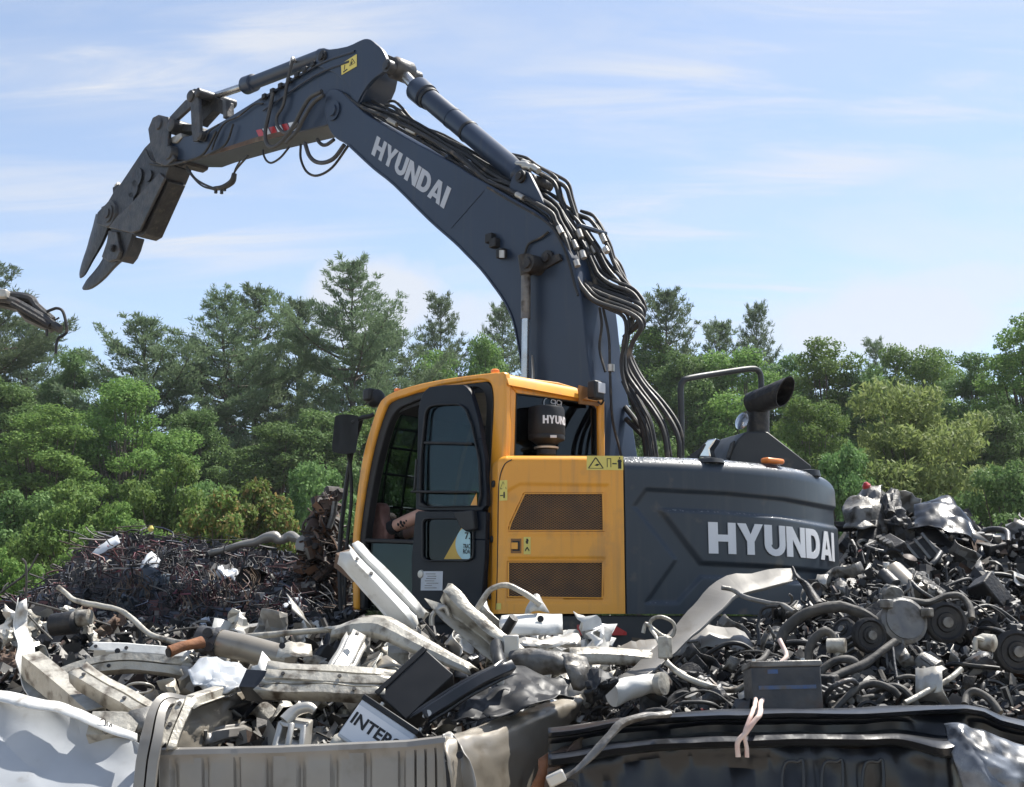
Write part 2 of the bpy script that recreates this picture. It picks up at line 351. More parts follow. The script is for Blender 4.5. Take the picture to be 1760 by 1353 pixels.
def sz_at(u, v):
    z = (zb+ztop)/2
    for _ in range(4):
        s = s_at(u, z); Y = SK(s, z)[1]; z = P(u, v, Y)[2]
    return s, z
def sdf(u, v, pg):
    """signed distance (px) to polygon, negative inside"""
    d = 1e9; ins = False; n = len(pg)
    for i in range(n):
        x1, y1 = pg[i]; x2, y2 = pg[(i+1) % n]; ex_, ey = x2-x1, y2-y1; wx, wy = u-x1, v-y1
        t = min(1, max(0, (wx*ex_+wy*ey)/(ex_*ex_+ey*ey+1e-9))); d = min(d, math.hypot(wx-t*ex_, wy-t*ey))
        if (y1 > v) != (y2 > v) and u < (x2-x1)*(v-y1)/(y2-y1)+x1: ins = not ins
    return -d if ins else d
def stp(d, w=3.0):          # 1 inside, 0 outside, smooth
    t = min(1, max(0, .5-d/(2*w))); return t*t*(3-2*t)
REC = [(1111, 841), (1250, 848), (1350, 858), (1445, 876), (1475, 884), (1475, 1012), (1431, 1008), (1330, 998), (1206, 991), (1165, 1036), (1111, 1036), (1163, 962), (1090, 870)]
PLT = [(1135, 876), (1240, 880), (1340, 889), (1442, 907), (1475, 915), (1475, 990), (1436, 985), (1330, 974), (1206, 968)]
def relief_cw(u, v): return -.022*stp(sdf(u, v, REC), 4.2) + .028*stp(sdf(u, v, PLT), 4.2)
RB = [(872, 838), (1046, 838), (1046, 921), (868, 921), (866, 905)]
RB2 = [(868, 956), (1046, 956), (1046, 1037), (868, 1037)]
RM = [(871, 921), (1042, 921), (1042, 957), (871, 957)]
GR1, GR2 = [(903, 849), (1035, 849), (1036, 911), (876, 911), (880, 898)], [(875, 967), (1035, 967), (1034, 1027), (875, 1025)]
def relief_yp(u, v): return -.028*(sdf(u, v, GR1) < 2)-.028*(sdf(u, v, GR2) < 2)+-.010*stp(sdf(u, v, [(868, 846), (893, 832), (1046, 834), (1048, 1036), (866, 1036)]), 3.0) + .008*stp(sdf(u, v, [(873, 920), (1040, 920), (1040, 959), (873, 959)]), 2.5)
def skin(name, mat, s0, s1, ns, nv, rel, rx, rz, z0=None, parent=ex, z1=None, taper=0, corner=0):
    z0 = zb if z0 is None else z0; zt1 = ztop if z1 is None else z1; g = []
    for s in np.linspace(s0, s1, ns):
        z1 = zt1-corner*max(0, 1-s/.36)**2
        row = []
        for z in np.linspace(z0, z1-rz, nv):
            p = SK(s, z); u, v = pix(p); t = (z-z0)/(z1-z0); row.append(SK(s, z, rel(u, v)-taper*t*t if rel else 0))
        for a in np.linspace(0, math.pi/2, 9)[1:]:
            row.append(SK(s, z1-rz+rz*math.sin(a), -taper, rx*(1-math.cos(a))))
        row.append(SK(s, z1+.01, 0, rx+.35)); g.append(row)
    mb = MB().grid(g)
    e0 = g[0]; mb.add([*e0, *[q+A(0, .04, 0) for q in e0]], [(i, i+1, len(e0)+i+1, len(e0)+i) for i in range(len(e0)-1)])
    return mb.obj(name, mat, parent, ang=50)
s_y0, s_y1 = 0, s_at(1074)
skin('side_panel', 'orange', 0.0, s_y1-.006, 130, 120, relief_yp, .07, .055, corner=.13)
MB().tube([SK(*sz_at(u, v), .002) for u, v in ((880, 790), (868, 798), (860, 818), (857, 850), (856, 920), (855, 985), (853, 1048))], .004, 6, sm=4).obj('panel_seam', 'ink', ex)
cw = skin('counterweight', 'slate_wet_glint', s_y1+.006, 5.2, 330, 120, relief_cw, .17, .12, z1=ztop+.012, taper=.01)
# seam strip between panel and counterweight (dark gap)
mb = MB(); mb.add([SK(s_y1-.02, zb, -.03), SK(s_y1+.02, zb, -.03), SK(s_y1+.02, ztop-.03, -.05), SK(s_y1-.02, ztop-.03, -.05)], [(0, 1, 2, 3)]); mb.obj('seam', 'ink', ex)
# hood top deck
top = [SK(s, ztop-.004, 0, .2) for s in np.linspace(0.05, 5.2, 60)]
top += [L(1.2, 2.75, 0)*A(1, 1, 0)+A(0, 0, ztop-.004), L(-.02, 1.25, 0)*A(1, 1, 0)+A(0, 0, ztop-.004), L(-.02, .05, 0)*A(1, 1, 0)+A(0, 0, ztop-.004)]
MB().prism(top, [q-A(0, 0, .06) for q in top]).obj('hood_top', 'slate', ex)
# grilles
def grille(pg):
    g = []; pts = pg; sz = [sz_at(u, v) for u, v in pts]
    ss = [a for a, b in sz]; zz = [b for a, b in sz]
    bk = [SK(a, b, -.030) for a, b in sz]; mb = MB(); mb.add(bk, [tuple(range(len(bk)))])
    o = mb.obj('grille', 'ink', ex)
    lm = MB(); p2 = list(zip(ss, zz)); pitch = .0185
    def clip(a, b, sl):   # line z = sl*s + c clipped to polygon
        pass
    s0, s1, z0, z1 = min(ss), max(ss), min(zz), max(zz)
    for sl in (.62, -.62):
        c = -2.0
        for k in range(int(4/pitch)):
            c0 = z0-1.2+k*pitch
            xs = []
            for i in range(len(p2)):
                (x1, y1), (x2, y2) = p2[i], p2[(i+1) % len(p2)]
                f1, f2 = y1-sl*(x1-s0)-c0, y2-sl*(x2-s0)-c0
                if (f1 > 0) != (f2 > 0): t = f1/(f1-f2); xs.append((x1+(x2-x1)*t, y1+(y2-y1)*t))
            if len(xs) == 2:
                (x1, y1), (x2, y2) = xs; w = .0022
                lm.add([SK(x1, y1-w, -.012), SK(x2, y2-w, -.012), SK(x2, y2+w, -.012), SK(x1, y1+w, -.012)], [(0, 1, 2, 3)])
    lm.obj('wire_mesh', 'mesh_brown', o)
    fr = MB(); n = len(bk); cc = A(np.mean(ss), np.mean(zz), 0)
    out = [(a+(a-cc[0])*.035, b+(b-cc[1])*.06) for a, b in sz]
    fr.strip([SK(a, b, 0) for a, b in out+out[:1]], [SK(a, b, .001) for a, b in sz+sz[:1]], A(0, .012, 0)); fr.obj('grille_frame', 'orange', o)
    return o
grille([(903, 849), (1035, 849), (1036, 911), (876, 911), (880, 898)])
grille([(875, 967), (1035, 967), (1034, 1027), (875, 1025)])
# latches and stickers of the side panel
for u, v in ((849, 832), (846, 927), (843, 1025)):
    s_, z_ = sz_at(u, v); p, n = PL(s_); MB().lathe([(.028, 0), (.026, .012), (.012, .016)], SK(s_, z_, 0), A(n[0], n[1], 0), 14).obj('latch', 'black_plastic', ex)
def patch(u0, v0, u1, v1, mat, name='warning_sticker', lift=.003, parent=ex):
    (a0, z1), (a1, _), (_, z0) = sz_at(u0, v0), sz_at(u1, v0), sz_at(u0, v1)
    f = lambda x, y, lf=0: SK(a0+(a1-a0)*x, z0+(z1-z0)*y, lift+lf)
    mb = MB(); n = 8; mb.grid([[f(i/n, 0) for i in range(n+1)], [f(i/n, 1) for i in range(n+1)]]); o = mb.obj(name, mat, parent); return f, o
def marks(f, tri=None, bars=(), par=None, name='pictogram'):
    mb = MB()
    def ln(a, b, w=.04):
        a, b = A(*a), A(*b); d = nz(b-a); nn = A(-d[1], d[0])*w/2
        mb.add([f(*(a+nn), .002), f(*(b+nn), .002), f(*(b-nn), .002), f(*(a-nn), .002)], [(0, 1, 2, 3)])
    for a, b, w in bars: ln(a, b, w)
    if tri:
        for i in range(3): ln(tri[i], tri[(i+1) % 3], .035)
    return mb.obj(name, 'ink', par)
f, o = patch(1008, 783.5, 1071, 808, 'sticker_yellow'); marks(f, [(.05, .12), (.45, .12), (.25, .88)], [((.25, .3), (.32, .42), .09), ((.56, .2), (.56, .8), .02), ((.66, .2), (.66, .8), .02), ((.55, .8), (.67, .8), .05), ((.70, .45), (.82, .45), .09), ((.88, .1), (.88, .75), .05), ((.92, .1), (.92, .75), .05), ((.84, .62), (.96, .62), .09), ((.885, .85), (.915, .85), .12)], o)
f, o = patch(859, 826, 872, 861, 'sticker_yellow'); marks(f, [(.12, .58), (.88, .58), (.5, .92)], [((.1, .25), (.5, .25), .05), ((.65, .12), (.65, .42), .2)], o)
f, o = patch(900, 923, 912, 953, 'sticker_yellow'); marks(f, None, [((.5, .6), (.5, .9), .25), ((.3, .7), (.7, .8), .1), ((.2, .2), (.5, .4), .1), ((.8, .2), (.5, .4), .1)], o)
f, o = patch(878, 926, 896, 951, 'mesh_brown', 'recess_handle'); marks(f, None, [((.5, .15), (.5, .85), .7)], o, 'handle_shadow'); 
mb = MB(); mb.box(f(.35, .5, .004), (.05, .02, .05)); mb.obj('handle', 'orange', ex, .004)
f, o = patch(853, 1037, 862, 1048, 'sticker_yellow')
f, o = patch(1002, 1066, 1003, 1067, 'red') if False else (None, None)
# lettering on the counterweight
sL, zL = sz_at(1217, 951.5); sR, _ = sz_at(1432, 968); _, zU = sz_at(1217, 897.5)
word('HYUNDAI', lambda x, y, lf: SK(sL+(sR-sL)*x, zL+(zU-zL)*y, .009+lf*1.5)).obj('lettering', 'logo_white', cw, ang=30)
# deck skirt and reflector
sk = [SK(s, zb-.012, -.03) for s in np.linspace(.02, 5.2, 60)]+[L(1.9, 2.8, 0)*A(1, 1, 0)+A(0, 0, zb-.012), L(1.95, -.0, 0)*A(1, 1, 0)+A(0, 0, zb-.012)]
MB().prism(sk, [q-A(0, 0, .33) for q in sk]).obj('deck', 'slate_dark', ex, .01)
g = []
for i in range(13):
    s_ = s_at(990+i*7); z0, z1 = sz_at(1000, 1092)[1], sz_at(1000, 1074)[1]
    k = 1 if 0 < i < 11 else .3
    g.append([SK(s_, z0, .0), SK(s_, z0, .02), SK(s_, z1-(0 if i < 10 else (i-9)*.018), .02), SK(s_, z1-.02-(0 if i < 10 else (i-9)*.015), -.02)])
MB().grid(g).obj('reflector', 'red', ex)
# undercarriage (mostly behind the scrap)
for k0 in (.1, 2.0):
    mb = MB(); c = [(-1.2, .36), (1.9, .36), (2.2, .45), (2.3, .62), (2.2, .82), (1.9, .93), (-1.2, .93), (-1.5, .82), (-1.6, .62), (-1.5, .45)]
    zz = -1.62-.36; a = [L(x, k0, zz+y) for x, y in c]; mb.prism(a, [q+R*.6 for q in a])
    for i in range(34): mb.fbox(-1.3+i*.1, -1.23+i*.1, k0-.02, k0+.62, zz+.92, zz+.97); mb.fbox(-1.3+i*.1, -1.23+i*.1, k0-.02, k0+.62, zz+.32, zz+.37)
    mb.obj('track', 'dark_metal', ex)
MB().lathe([(.62, 0), (.62, .5), (.8, .5), (.8, .64)], L(.4, 1.35, -1.1), Z, 32).obj('slew_ring', 'dark_metal', ex)
MB().fbox(-.8, 1.5, .65, 2.05, -1.4, -1.0).obj('undercarriage', 'dark_metal', ex, .03)
# ---- BOOM -------------------------------------------------------------------------
KB0, KB1 = 1.27, 1.73
b_top = [(560, 160), (572, 152), (586, 158), (610, 180), (636, 201), (700, 238), (779, 281), (805, 298), (846, 321), (888, 345), (931, 371), (961, 408), (981, 441), (993, 486), (1001, 531), (1006, 580), (1012, 630), (1016, 653), (1027, 720), (1036, 780), (1040, 820)]
b_bot = [(1000, 880), (960, 862), (925, 790), (905, 690), (897, 640), (890, 600), (880, 552), (865, 519), (848, 494), (825, 464), (800, 438), (780, 418), (736, 379), (676, 319), (641, 291), (598, 251), (577, 238), (565, 221), (557, 190)]
bo = cat([A(*q) for q in b_top], 3)+cat([A(*q) for q in b_bot], 3)
a, b = pr([tuple(q) for q in bo], KB0, KB1)
boom = MB().prism(a, b).obj('boom', 'boomgrey', ex, .012, ang=30)
# edge flanges standing proud of the sides
fl = [tuple(q) for q in cat([A(*q) for q in b_bot[3:16]], 3)]
a = poly(fl, KB0-.012); mb = MB(); mb.strip(a, [S(u+1.5, v-3, KB0-.012) for u, v in fl], R*.014); mb.obj('bottom_flange', 'boomgrey', boom)
sm_ = [(832, 328), (776, 392)]; a = poly(sm_, KB0-.002); mb = MB(); mb.tube(a, .004, 5); mb.obj('weld_seam', 'boomgrey', boom)
BLc, BRc, TLc, TRc = S(638.5, 265, KB0), S(763, 359, KB0), S(648.5, 233.5, KB0), S(776, 324, KB0)
word('HYUNDAI', lambda x, y, lf: (BLc*(1-x)+BRc*x)*(1-y)+(TLc*(1-x)+TRc*x)*y-R*lf).obj('lettering', 'logo_grey', boom, ang=30)
def boss(u, v, k0, k1, r, mat='dark_metal', par=boom, name='pin_boss'):
    p = S(u, v, k0); return MB().lathe([(r*.55, -.02), (r*.6, 0), (r, .0), (r, k1-k0), (r*.6, k1-k0), (r*.55, k1-k0+.02)], p, R, 22).obj(name, mat, par)
boss(572, 190, KB0-.02, KB1+.05, .11, 'boomgrey'); boss(906, 452, KB0-.16, KB1+.16, .085)
boss(939, 443, KB0-.03, KB0, .07, 'dark_metal', boom, 'cover_plate')
a, b = pr([(898, 456), (914, 452), (960, 436), (964, 446), (920, 470), (898, 474)], KB0-.03, KB0); MB().prism(a, b).obj('cylinder_bracket', 'dark_metal', boom)
for u, v in ((843, 410), (850, 418), (862, 436)): MB().box(S(u, v, KB0-.03), (.09, .07, .09), FRM).obj('valve_block', 'black_plastic', boom, .01)
a, b = pr([(858, 430), (866, 430), (866, 443), (858, 443)], KB0-.075, KB0-.06); MB().prism(a, b).obj('tag_plate', 'alu', boom)
# boom lift cylinder
cy = [S(904, 470, KB0-.1), S(903.5, 548, KB0-.1), S(902, 660, KB0-.1), S(901, 760, KB0-.1)]
o = MB().tube(cy[:2], .043, 16).obj('lift_rod', 'grey_metal', ex); MB().tube(cy[1:3], .034, 16).obj('polished_rod', 'rod', o)
MB().tube([cy[2], cy[3]-Z*.5], .075, 16).obj('lift_cylinder', 'boomgrey', ex)
MB().tube([S(904, 440, KB0-.1), S(904, 474, KB0-.1)], [.075, .05], 14).obj('rod_eye', 'dark_metal', ex)
a, b = pr([(912, 690), (914, 640), (913, 610), (916, 640), (918, 690)], KB0-.09, KB0-.07); MB().prism(a, b).obj('hose_guard', 'alu', ex)
# arm cylinder on top of the boom
kc = (KB0+KB1)/2
mb = MB(); e0, e1 = S(893, 300, kc), S(716, 152, kc); dx = nz(e1-e0); Lc = np.linalg.norm(e1-e0)
mb.lathe([(.06, -.10), (.115, -.02), (.115, 0), (.108, .01), (.108, Lc*.62), (.112, Lc*.62), (.112, Lc*.64), (.108, Lc*.64), (.108, Lc-.22), (.132, Lc-.21), (.135, Lc-.02), (.12, Lc), (.09, Lc+.03)], e0, dx, 28)
ac = mb.obj('arm_cylinder', 'boomgrey', ex)
for t in (.985,): MB().lathe([(.118, 0), (.122, .03), (.118, .05)], e0+dx*(Lc-.29), dx, 24).obj('clamp', 'black_plastic', ac)
MB().lathe([(.113, 0), (.116, .02), (.113, .04)], e0+dx*Lc*.46, dx, 24).obj('clamp', 'black_plastic', ac)
MB().tube([e0+dx*Lc, S(693, 127, kc)], .058, 18).obj('polished_rod', 'rod', ac)
MB().lathe([(.10, -.13), (.12, -.1), (.12, .1), (.10, .13)], S(690, 121, kc), R, 20).obj('rod_eye', 'steel_worn', ac)
for k in (KB0+.06, KB1-.1):
    a, b = pr([(872, 332), (880, 305), (893, 290), (908, 296), (925, 330), (945, 372)], k, k+.04); MB().prism(a, b).obj('cylinder_lug', 'boomgrey', boom, .005)
boss(893, 303, KB0+.03, KB1-.03, .06, 'dark_metal')
for u, v in ((888, 282), (900, 286)): MB().tube([S(u, v, kc-.05), S(u+16, v+1, kc-.05), S(u+26, v+8, kc-.05)], .03, 10).obj('hose_fitting', 'alu', ac)
# ---- ARM ---------------------------------------------------------------------------
KA0, KA1 = 1.32, 1.68
ar = [(346, 228), (386, 206), (447, 168), (487, 146), (520, 124), (545, 106), (600, 90), (630, 84), (640, 94), (642, 112), (636, 140), (622, 172), (600, 200), (560, 216), (495, 232), (440, 245), (361, 268), (340, 276), (316, 276), (296, 274), (286, 262), (286, 248), (298, 238), (330, 232)]
a, b = pr(ar, KA0, KA1); arm = MB().prism(a, b).obj('arm', 'boomgrey', ex, .012, ang=30)
ear = cat([A(*q) for q in [(540, 112), (546, 94), (553, 83), (566, 85), (596, 80), (614, 72), (626, 67), (636, 68), (646, 76), (655, 84), (662, 97), (664, 112), (658, 124), (646, 132), (632, 146), (618, 168), (608, 186), (600, 150), (575, 125)]], 2)
for k in (KA0-.02, KA1-.02):
    a, b = pr([tuple(q) for q in ear], k, k+.05); MB().prism(a, b).obj('arm_ear', 'boomgrey', arm, .006)
# rear box face between the ears
a, b = pr([(622, 76), (640, 84), (636, 140), (618, 172), (600, 190)], KA0+.03, KA1-.02); MB().prism(a, b).obj('ear_web', 'dark_metal', arm)
boss(664, 113, KA0-.04, KA1+.05, .07, 'steel_worn', arm); boss(553, 97, KA0-.04, KA1+.05, .07, 'dark_metal', arm)
for pts in ([(447, 172), (545, 112), (610, 88)], [(452, 190), (540, 130), (600, 106)]):
    MB().tube([S(u, v, KA0-.025) for u, v in pts], .014, 8, sm=4).obj('hydraulic_pipe', 'boomgrey', arm)
for i in range(7):
    u, v = 455+i*14, 166-i*9.2; MB().box(S(u, v, KA0-.03), (.07, .05, .06), FRM).obj('pipe_clamp', 'black_plastic', arm, .008)
a = poly([(586, 110), (613, 93), (613, 114), (587, 129)], KA0-.026); mb = MB(); mb.prism(a, [q+R*.003 for q in a]); o = mb.obj('warning_sticker', 'sticker_yellow', arm)
fs = lambda x, y, lf=0: (a[3]*(1-x)+a[2]*x)*(1-y)+(a[0]*(1-x)+a[1]*x)*y-R*lf
marks(fs, [(.55, .35), (.9, .35), (.72, .85)], [((.2, .3), (.25, .7), .05), ((.12, .15), (.4, .2), .12), ((.66, .4), (.72, .6), .08)], o)
for u in (440, 462, 484):   # red and white chevrons along the lower edge
    for j, mt in enumerate(('red', 'logo_white')):
        x = u+j*11; yv = lambda x: 250-(x-440)*.226
        a4 = poly([(x, yv(x)-26), (x+9, yv(x)-28), (x+16, yv(x)-14), (x+6, yv(x)-12)], KA0-.004); MB().prism(a4, [q+R*.003 for q in a4]).obj('chevron_mark', mt, arm)
a4 = [(495, 231), (440, 244), (361, 267), (361, 262), (440, 236), (500, 222)]; a, b = pr(a4, KA0-.008, KA0); MB().prism(a, b).obj('wear_strip', 'brown_rust', arm)
a, b = pr([(296, 272), (322, 274), (320, 282), (312, 287), (302, 285)], KA0+.02, KA1-.02); MB().prism(a, b).obj('arm_foot', 'dark_metal', arm, .01)
# tool cylinder and linkage
kl = (KA0+KA1)/2
e0, e1 = S(553, 97, kl), S(421, 148, kl); dx = nz(e1-e0); Lc = np.linalg.norm(e1-e0)
tc_ = MB().lathe([(.08, -.06), (.09, 0), (.083, .02), (.083, Lc-.2), (.108, Lc-.19), (.112, Lc-.03), (.08, Lc+.02)], e0, dx, 26).obj('tool_cylinder', 'boomgrey', ex)
MB().tube([e0+dx*Lc, S(350, 172, kl)], .047, 16).obj('polished_rod', 'rod', tc_)
MB().tube([S(500, 112, KA0-.02), S(503, 100, KA0), S(508, 108, kl-.06)], .02, 8, sm=4).obj('hose_fitting', 'alu', tc_)
def bar(pts, k0, k1, name, mat='steel_worn', bev=.01):
    a, b = pr(pts, k0, k1); return MB().prism(a, b).obj(name, mat, ex, bev)
for k in (KA0-.06, KA1+.02):
    bar([(326, 160), (336, 156), (341, 162), (344, 225), (339, 243), (331, 243), (329, 225)], k, k+.045, 'side_link')
    bar([(318, 172), (332, 166), (336, 176), (300, 209), (288, 222), (279, 214)], k+.06 if k < 1.5 else k-.06, (k+.06 if k < 1.5 else k-.06)+.05, 'push_link')
bar([(322, 158), (334, 152), (372, 168), (388, 174), (389, 200), (380, 196), (366, 190), (346, 212), (343, 216), (346, 190), (340, 172)], kl-.06, kl+.06, 'rocker', 'dark_metal')
bar([(382, 172), (388, 171), (390, 200), (383, 204)], kl-.16, kl-.08, 'stop_plate')
for u, v, r in ((324, 164, .075), (337, 158, .06), (340, 232, .06), (291, 214, .085)):
    MB().lathe([(r*.6, 0), (r, .02), (r, .56), (r*.6, .58)], S(u, v, KA0-.1), R, 20).obj('link_pin', 'steel_worn', ex)
bar([(283, 216), (310, 212), (330, 214), (332, 226), (312, 226), (300, 232)], kl-.14, kl+.14, 'link_block', 'dark_metal')
# ---- TOOL (dismantling jaws) -------------------------------------------------------
def tp(pts, k0, k1, name, mat='tool_steel', par=None, bev=.012):
    a, b = pr(pts, k0, k1); return MB().prism(a, b).obj(name, mat, par or ex, bev)
tool = tp([(262, 240), (275, 246), (290, 260), (292, 284), (284, 304), (240, 397), (227, 401), (186, 392), (166, 385), (167, 365), (185, 347), (196, 328), (208, 314), (248, 254)], 1.30, 1.62, 'tool_body')
for k in (1.24, 1.64): tp([(262, 202), (272, 197), (288, 201), (290, 222), (288, 250), (300, 272), (285, 286), (268, 280), (258, 250), (254, 222)], k, k+.05, 'tool_ear', 'steel_worn', tool)
MB().lathe([(.07, 0), (.085, .02), (.085, .48), (.07, .5)], S(271, 212, 1.22), R, 20).obj('ear_pin', 'steel_worn', tool)
MB().lathe([(.08, 0), (.095, .02), (.095, .46), (.08, .48)], S(288, 262, 1.22), R, 20).obj('ear_pin', 'steel_worn', tool)
tp([(290, 238), (310, 228), (312, 236), (304, 246), (296, 246)], 1.3, 1.6, 'casting_lug', 'alu', tool)
tp([(274, 296), (283, 306), (240, 396), (226, 401), (186, 391), (200, 372), (222, 352)], 1.265, 1.30, 'side_plate', 'steel_worn', tool)
tp([(286, 306), (290, 312), (250, 402), (240, 408), (228, 404), (240, 385), (280, 306)], 1.33, 1.58, 'motor_cover', 'dark_metal', tool)
for u, v, r in ((238, 306, .13), (258, 303, .08), (232, 326, .12), (226, 344, .10)): MB().lathe([(r, 0), (r, .02), (r*.85, .03)], S(u, v, 1.30)-R*.03, R, 20).obj('bolt_plate', 'tool_steel', tool)
for r, d in ((.19, .03), (.13, .05), (.07, .07)): MB().lathe([(r, 0), (r*.93, d)], S(190, 368, 1.30), -R, 26).obj('pivot_disc', 'steel_worn', tool)
tp([(173, 356), (181, 352), (184, 360), (176, 366)], 1.35, 1.5, 'bolt_lug', 'steel_worn', tool)
tp([(194, 342), (193, 322), (203, 316), (206, 326), (198, 332)], 1.42, 1.46, 'hose_bracket', 'black_plastic', tool); MB().tube([S(199, 330, 1.45), S(200, 320, 1.45), S(204, 316, 1.45)], .03, 8).obj('hose_fitting', 'alu', tool)
def jaw(ctr, wid, k0, k1, name):
    """tapered jaw: centre line with half widths in px, crowned section"""
    lines = []
    for (kk, sc_) in ((k0, .62), (k0+.05, .95), ((k0+k1)/2, 1), (k1-.05, .95), (k1, .62)):
        lines.append(kk)
    L_, Rr = [], []
    mb = MB(); g = []
    for i, ((u, v), w) in enumerate(zip(ctr, wid)):
        d = nz(A(*ctr[min(i+1, len(ctr)-1)])-A(*ctr[max(i-1, 0)])); n = A(-d[1], d[0]); t = i/(len(ctr)-1); hk = (k1-k0)/2*(1-.55*t); km = (k0+k1)/2
        ring = []
        for a in range(12):
            th = 2*math.pi*a/12; cx = math.copysign(abs(math.cos(th))**.6, math.cos(th)); sx = math.copysign(abs(math.sin(th))**.6, math.sin(th))
            ring.append(S(u+n[0]*w*cx, v+n[1]*w*cx, km+hk*sx))
        g.append(ring+[ring[0]])
    mb.grid(g); m = len(g[0])-1
    mb.add(g[0][:-1], [tuple(range(m))]); mb.add(g[-1][:-1], [tuple(range(m))]); return mb.obj(name, 'tool_steel', tool)
jaw([tuple(q) for q in cat([A(*q) for q in [(180, 372), (172, 398), (162, 424), (151, 448), (142, 470), (138, 478)]], 3)], [16, 15.5, 15, 14.5, 14, 13.2, 12, 10.8, 9.8, 9, 8.2, 7.2, 6, 4.5, 3, 1.5][:16], 1.34, 1.66, 'upper_jaw')
jaw([tuple(q) for q in cat([A(*q) for q in [(212, 398), (205, 424), (192, 446), (174, 470), (154, 489), (142, 497)]], 3)], [24, 23.5, 23, 22, 20, 18, 15.5, 13.5, 12.5, 12, 11.3, 10.4, 9, 7, 4.8, 2][:16], 1.34, 1.66, 'lower_jaw')
tp([(186, 396), (200, 398), (202, 410), (206, 432), (200, 446), (186, 450), (174, 442), (183, 416)], 1.30, 1.36, 'jaw_plate', 'steel_worn', tool)
tp([(206, 402), (226, 406), (220, 426), (214, 440), (206, 450), (200, 440), (202, 418)], 1.36, 1.56, 'jaw_cheek', 'tool_steel', tool)
for r, d in ((.05, .04), (.03, .05)): MB().lathe([(r, 0), (r, d)], S(196, 427, 1.30), -R, 16).obj('jaw_bolt', 'dark_metal', tool)
# ---- HOSES -------------------------------------------------------------------------
HS = [(KA0-.06, .030, [(553, 157), (533, 168), (518, 191), (505, 216), (485, 243), (470, 253), (459, 248), (456, 226), (462, 196), (469, 160)]),
 (KA0-.10, .028, [(556, 163), (538, 178), (521, 205), (510, 226), (492, 246)]),
 (KA0-.05, .024, [(514, 212), (500, 224), (488, 228), (477, 216), (476, 200), (487, 180), (494, 140), (503, 104)]),
 (KA0-.04, .016, [(452, 258), (453, 266), (458, 276), (467, 280), (482, 271), (497, 253)]),
 (KA0-.02, .030, [(524, 246), (533, 270), (550, 280), (573, 273), (592, 249)]),
 (KA0+.02, .018, [(517, 248), (517, 273), (527, 295), (545, 302), (571, 288), (599, 250)]),
 (KA0+.1, .026, [(545, 240), (552, 248), (561, 249), (574, 240)]),
 (KA0+.05, .017, [(321, 287), (338, 309), (366, 323), (384, 323), (401, 309), (404, 294), (426, 268)]),
 (KA0+.05, .015, [(321, 292), (345, 318), (368, 326)]), (KA0+.07, .013, [(402, 300), (405, 290), (413, 276)]),
 (KA0-.05, .017, [(251, 258), (261, 276), (283, 281), (326, 276), (364, 263), (389, 246), (401, 213)]),
 (KA0-.06, .019, [(258, 282), (290, 284), (330, 274), (352, 262), (372, 226)]),
 (KA0-.03, .013, [(364, 258), (372, 236), (386, 212), (410, 200), (436, 180), (452, 178)]),
 (KA0-.03, .013, [(352, 243), (360, 226), (376, 214)])]
for k, r, pts in HS: MB().tube([S(u, v, k) for u, v in pts], r*.8, 9, sm=5).obj('hose', 'hose_grey' if r > .022 else 'rubber', arm)
MB().tube([S(u, v, KA0+.05) for u, v in [(368, 324), (384, 322), (399, 312), (403, 298)]], [.025, .035, .04, .03], 9, sm=4).obj('hose_sleeve', 'rubber', arm)
for u, v in ((371, 329), (381, 330), (386, 325)): MB().box(S(u, v, KA0+.05), (.03, .03, .05), FRM).obj('hose_clip', 'rubber', arm)
T1 = [(591, 162), (621, 184), (658, 199), (684, 211), (716, 226), (777, 262), (812, 290), (838, 312), (870, 325), (941, 361), (956, 383), (971, 411), (981, 443), (993, 481), (1006, 501), (1026, 519), (1076, 536), (1099, 551), (1101, 566), (1089, 585), (1082, 606), (1082, 618), (1094, 643), (1109, 666), (1134, 696), (1157, 731), (1167, 759), (1168, 790)]
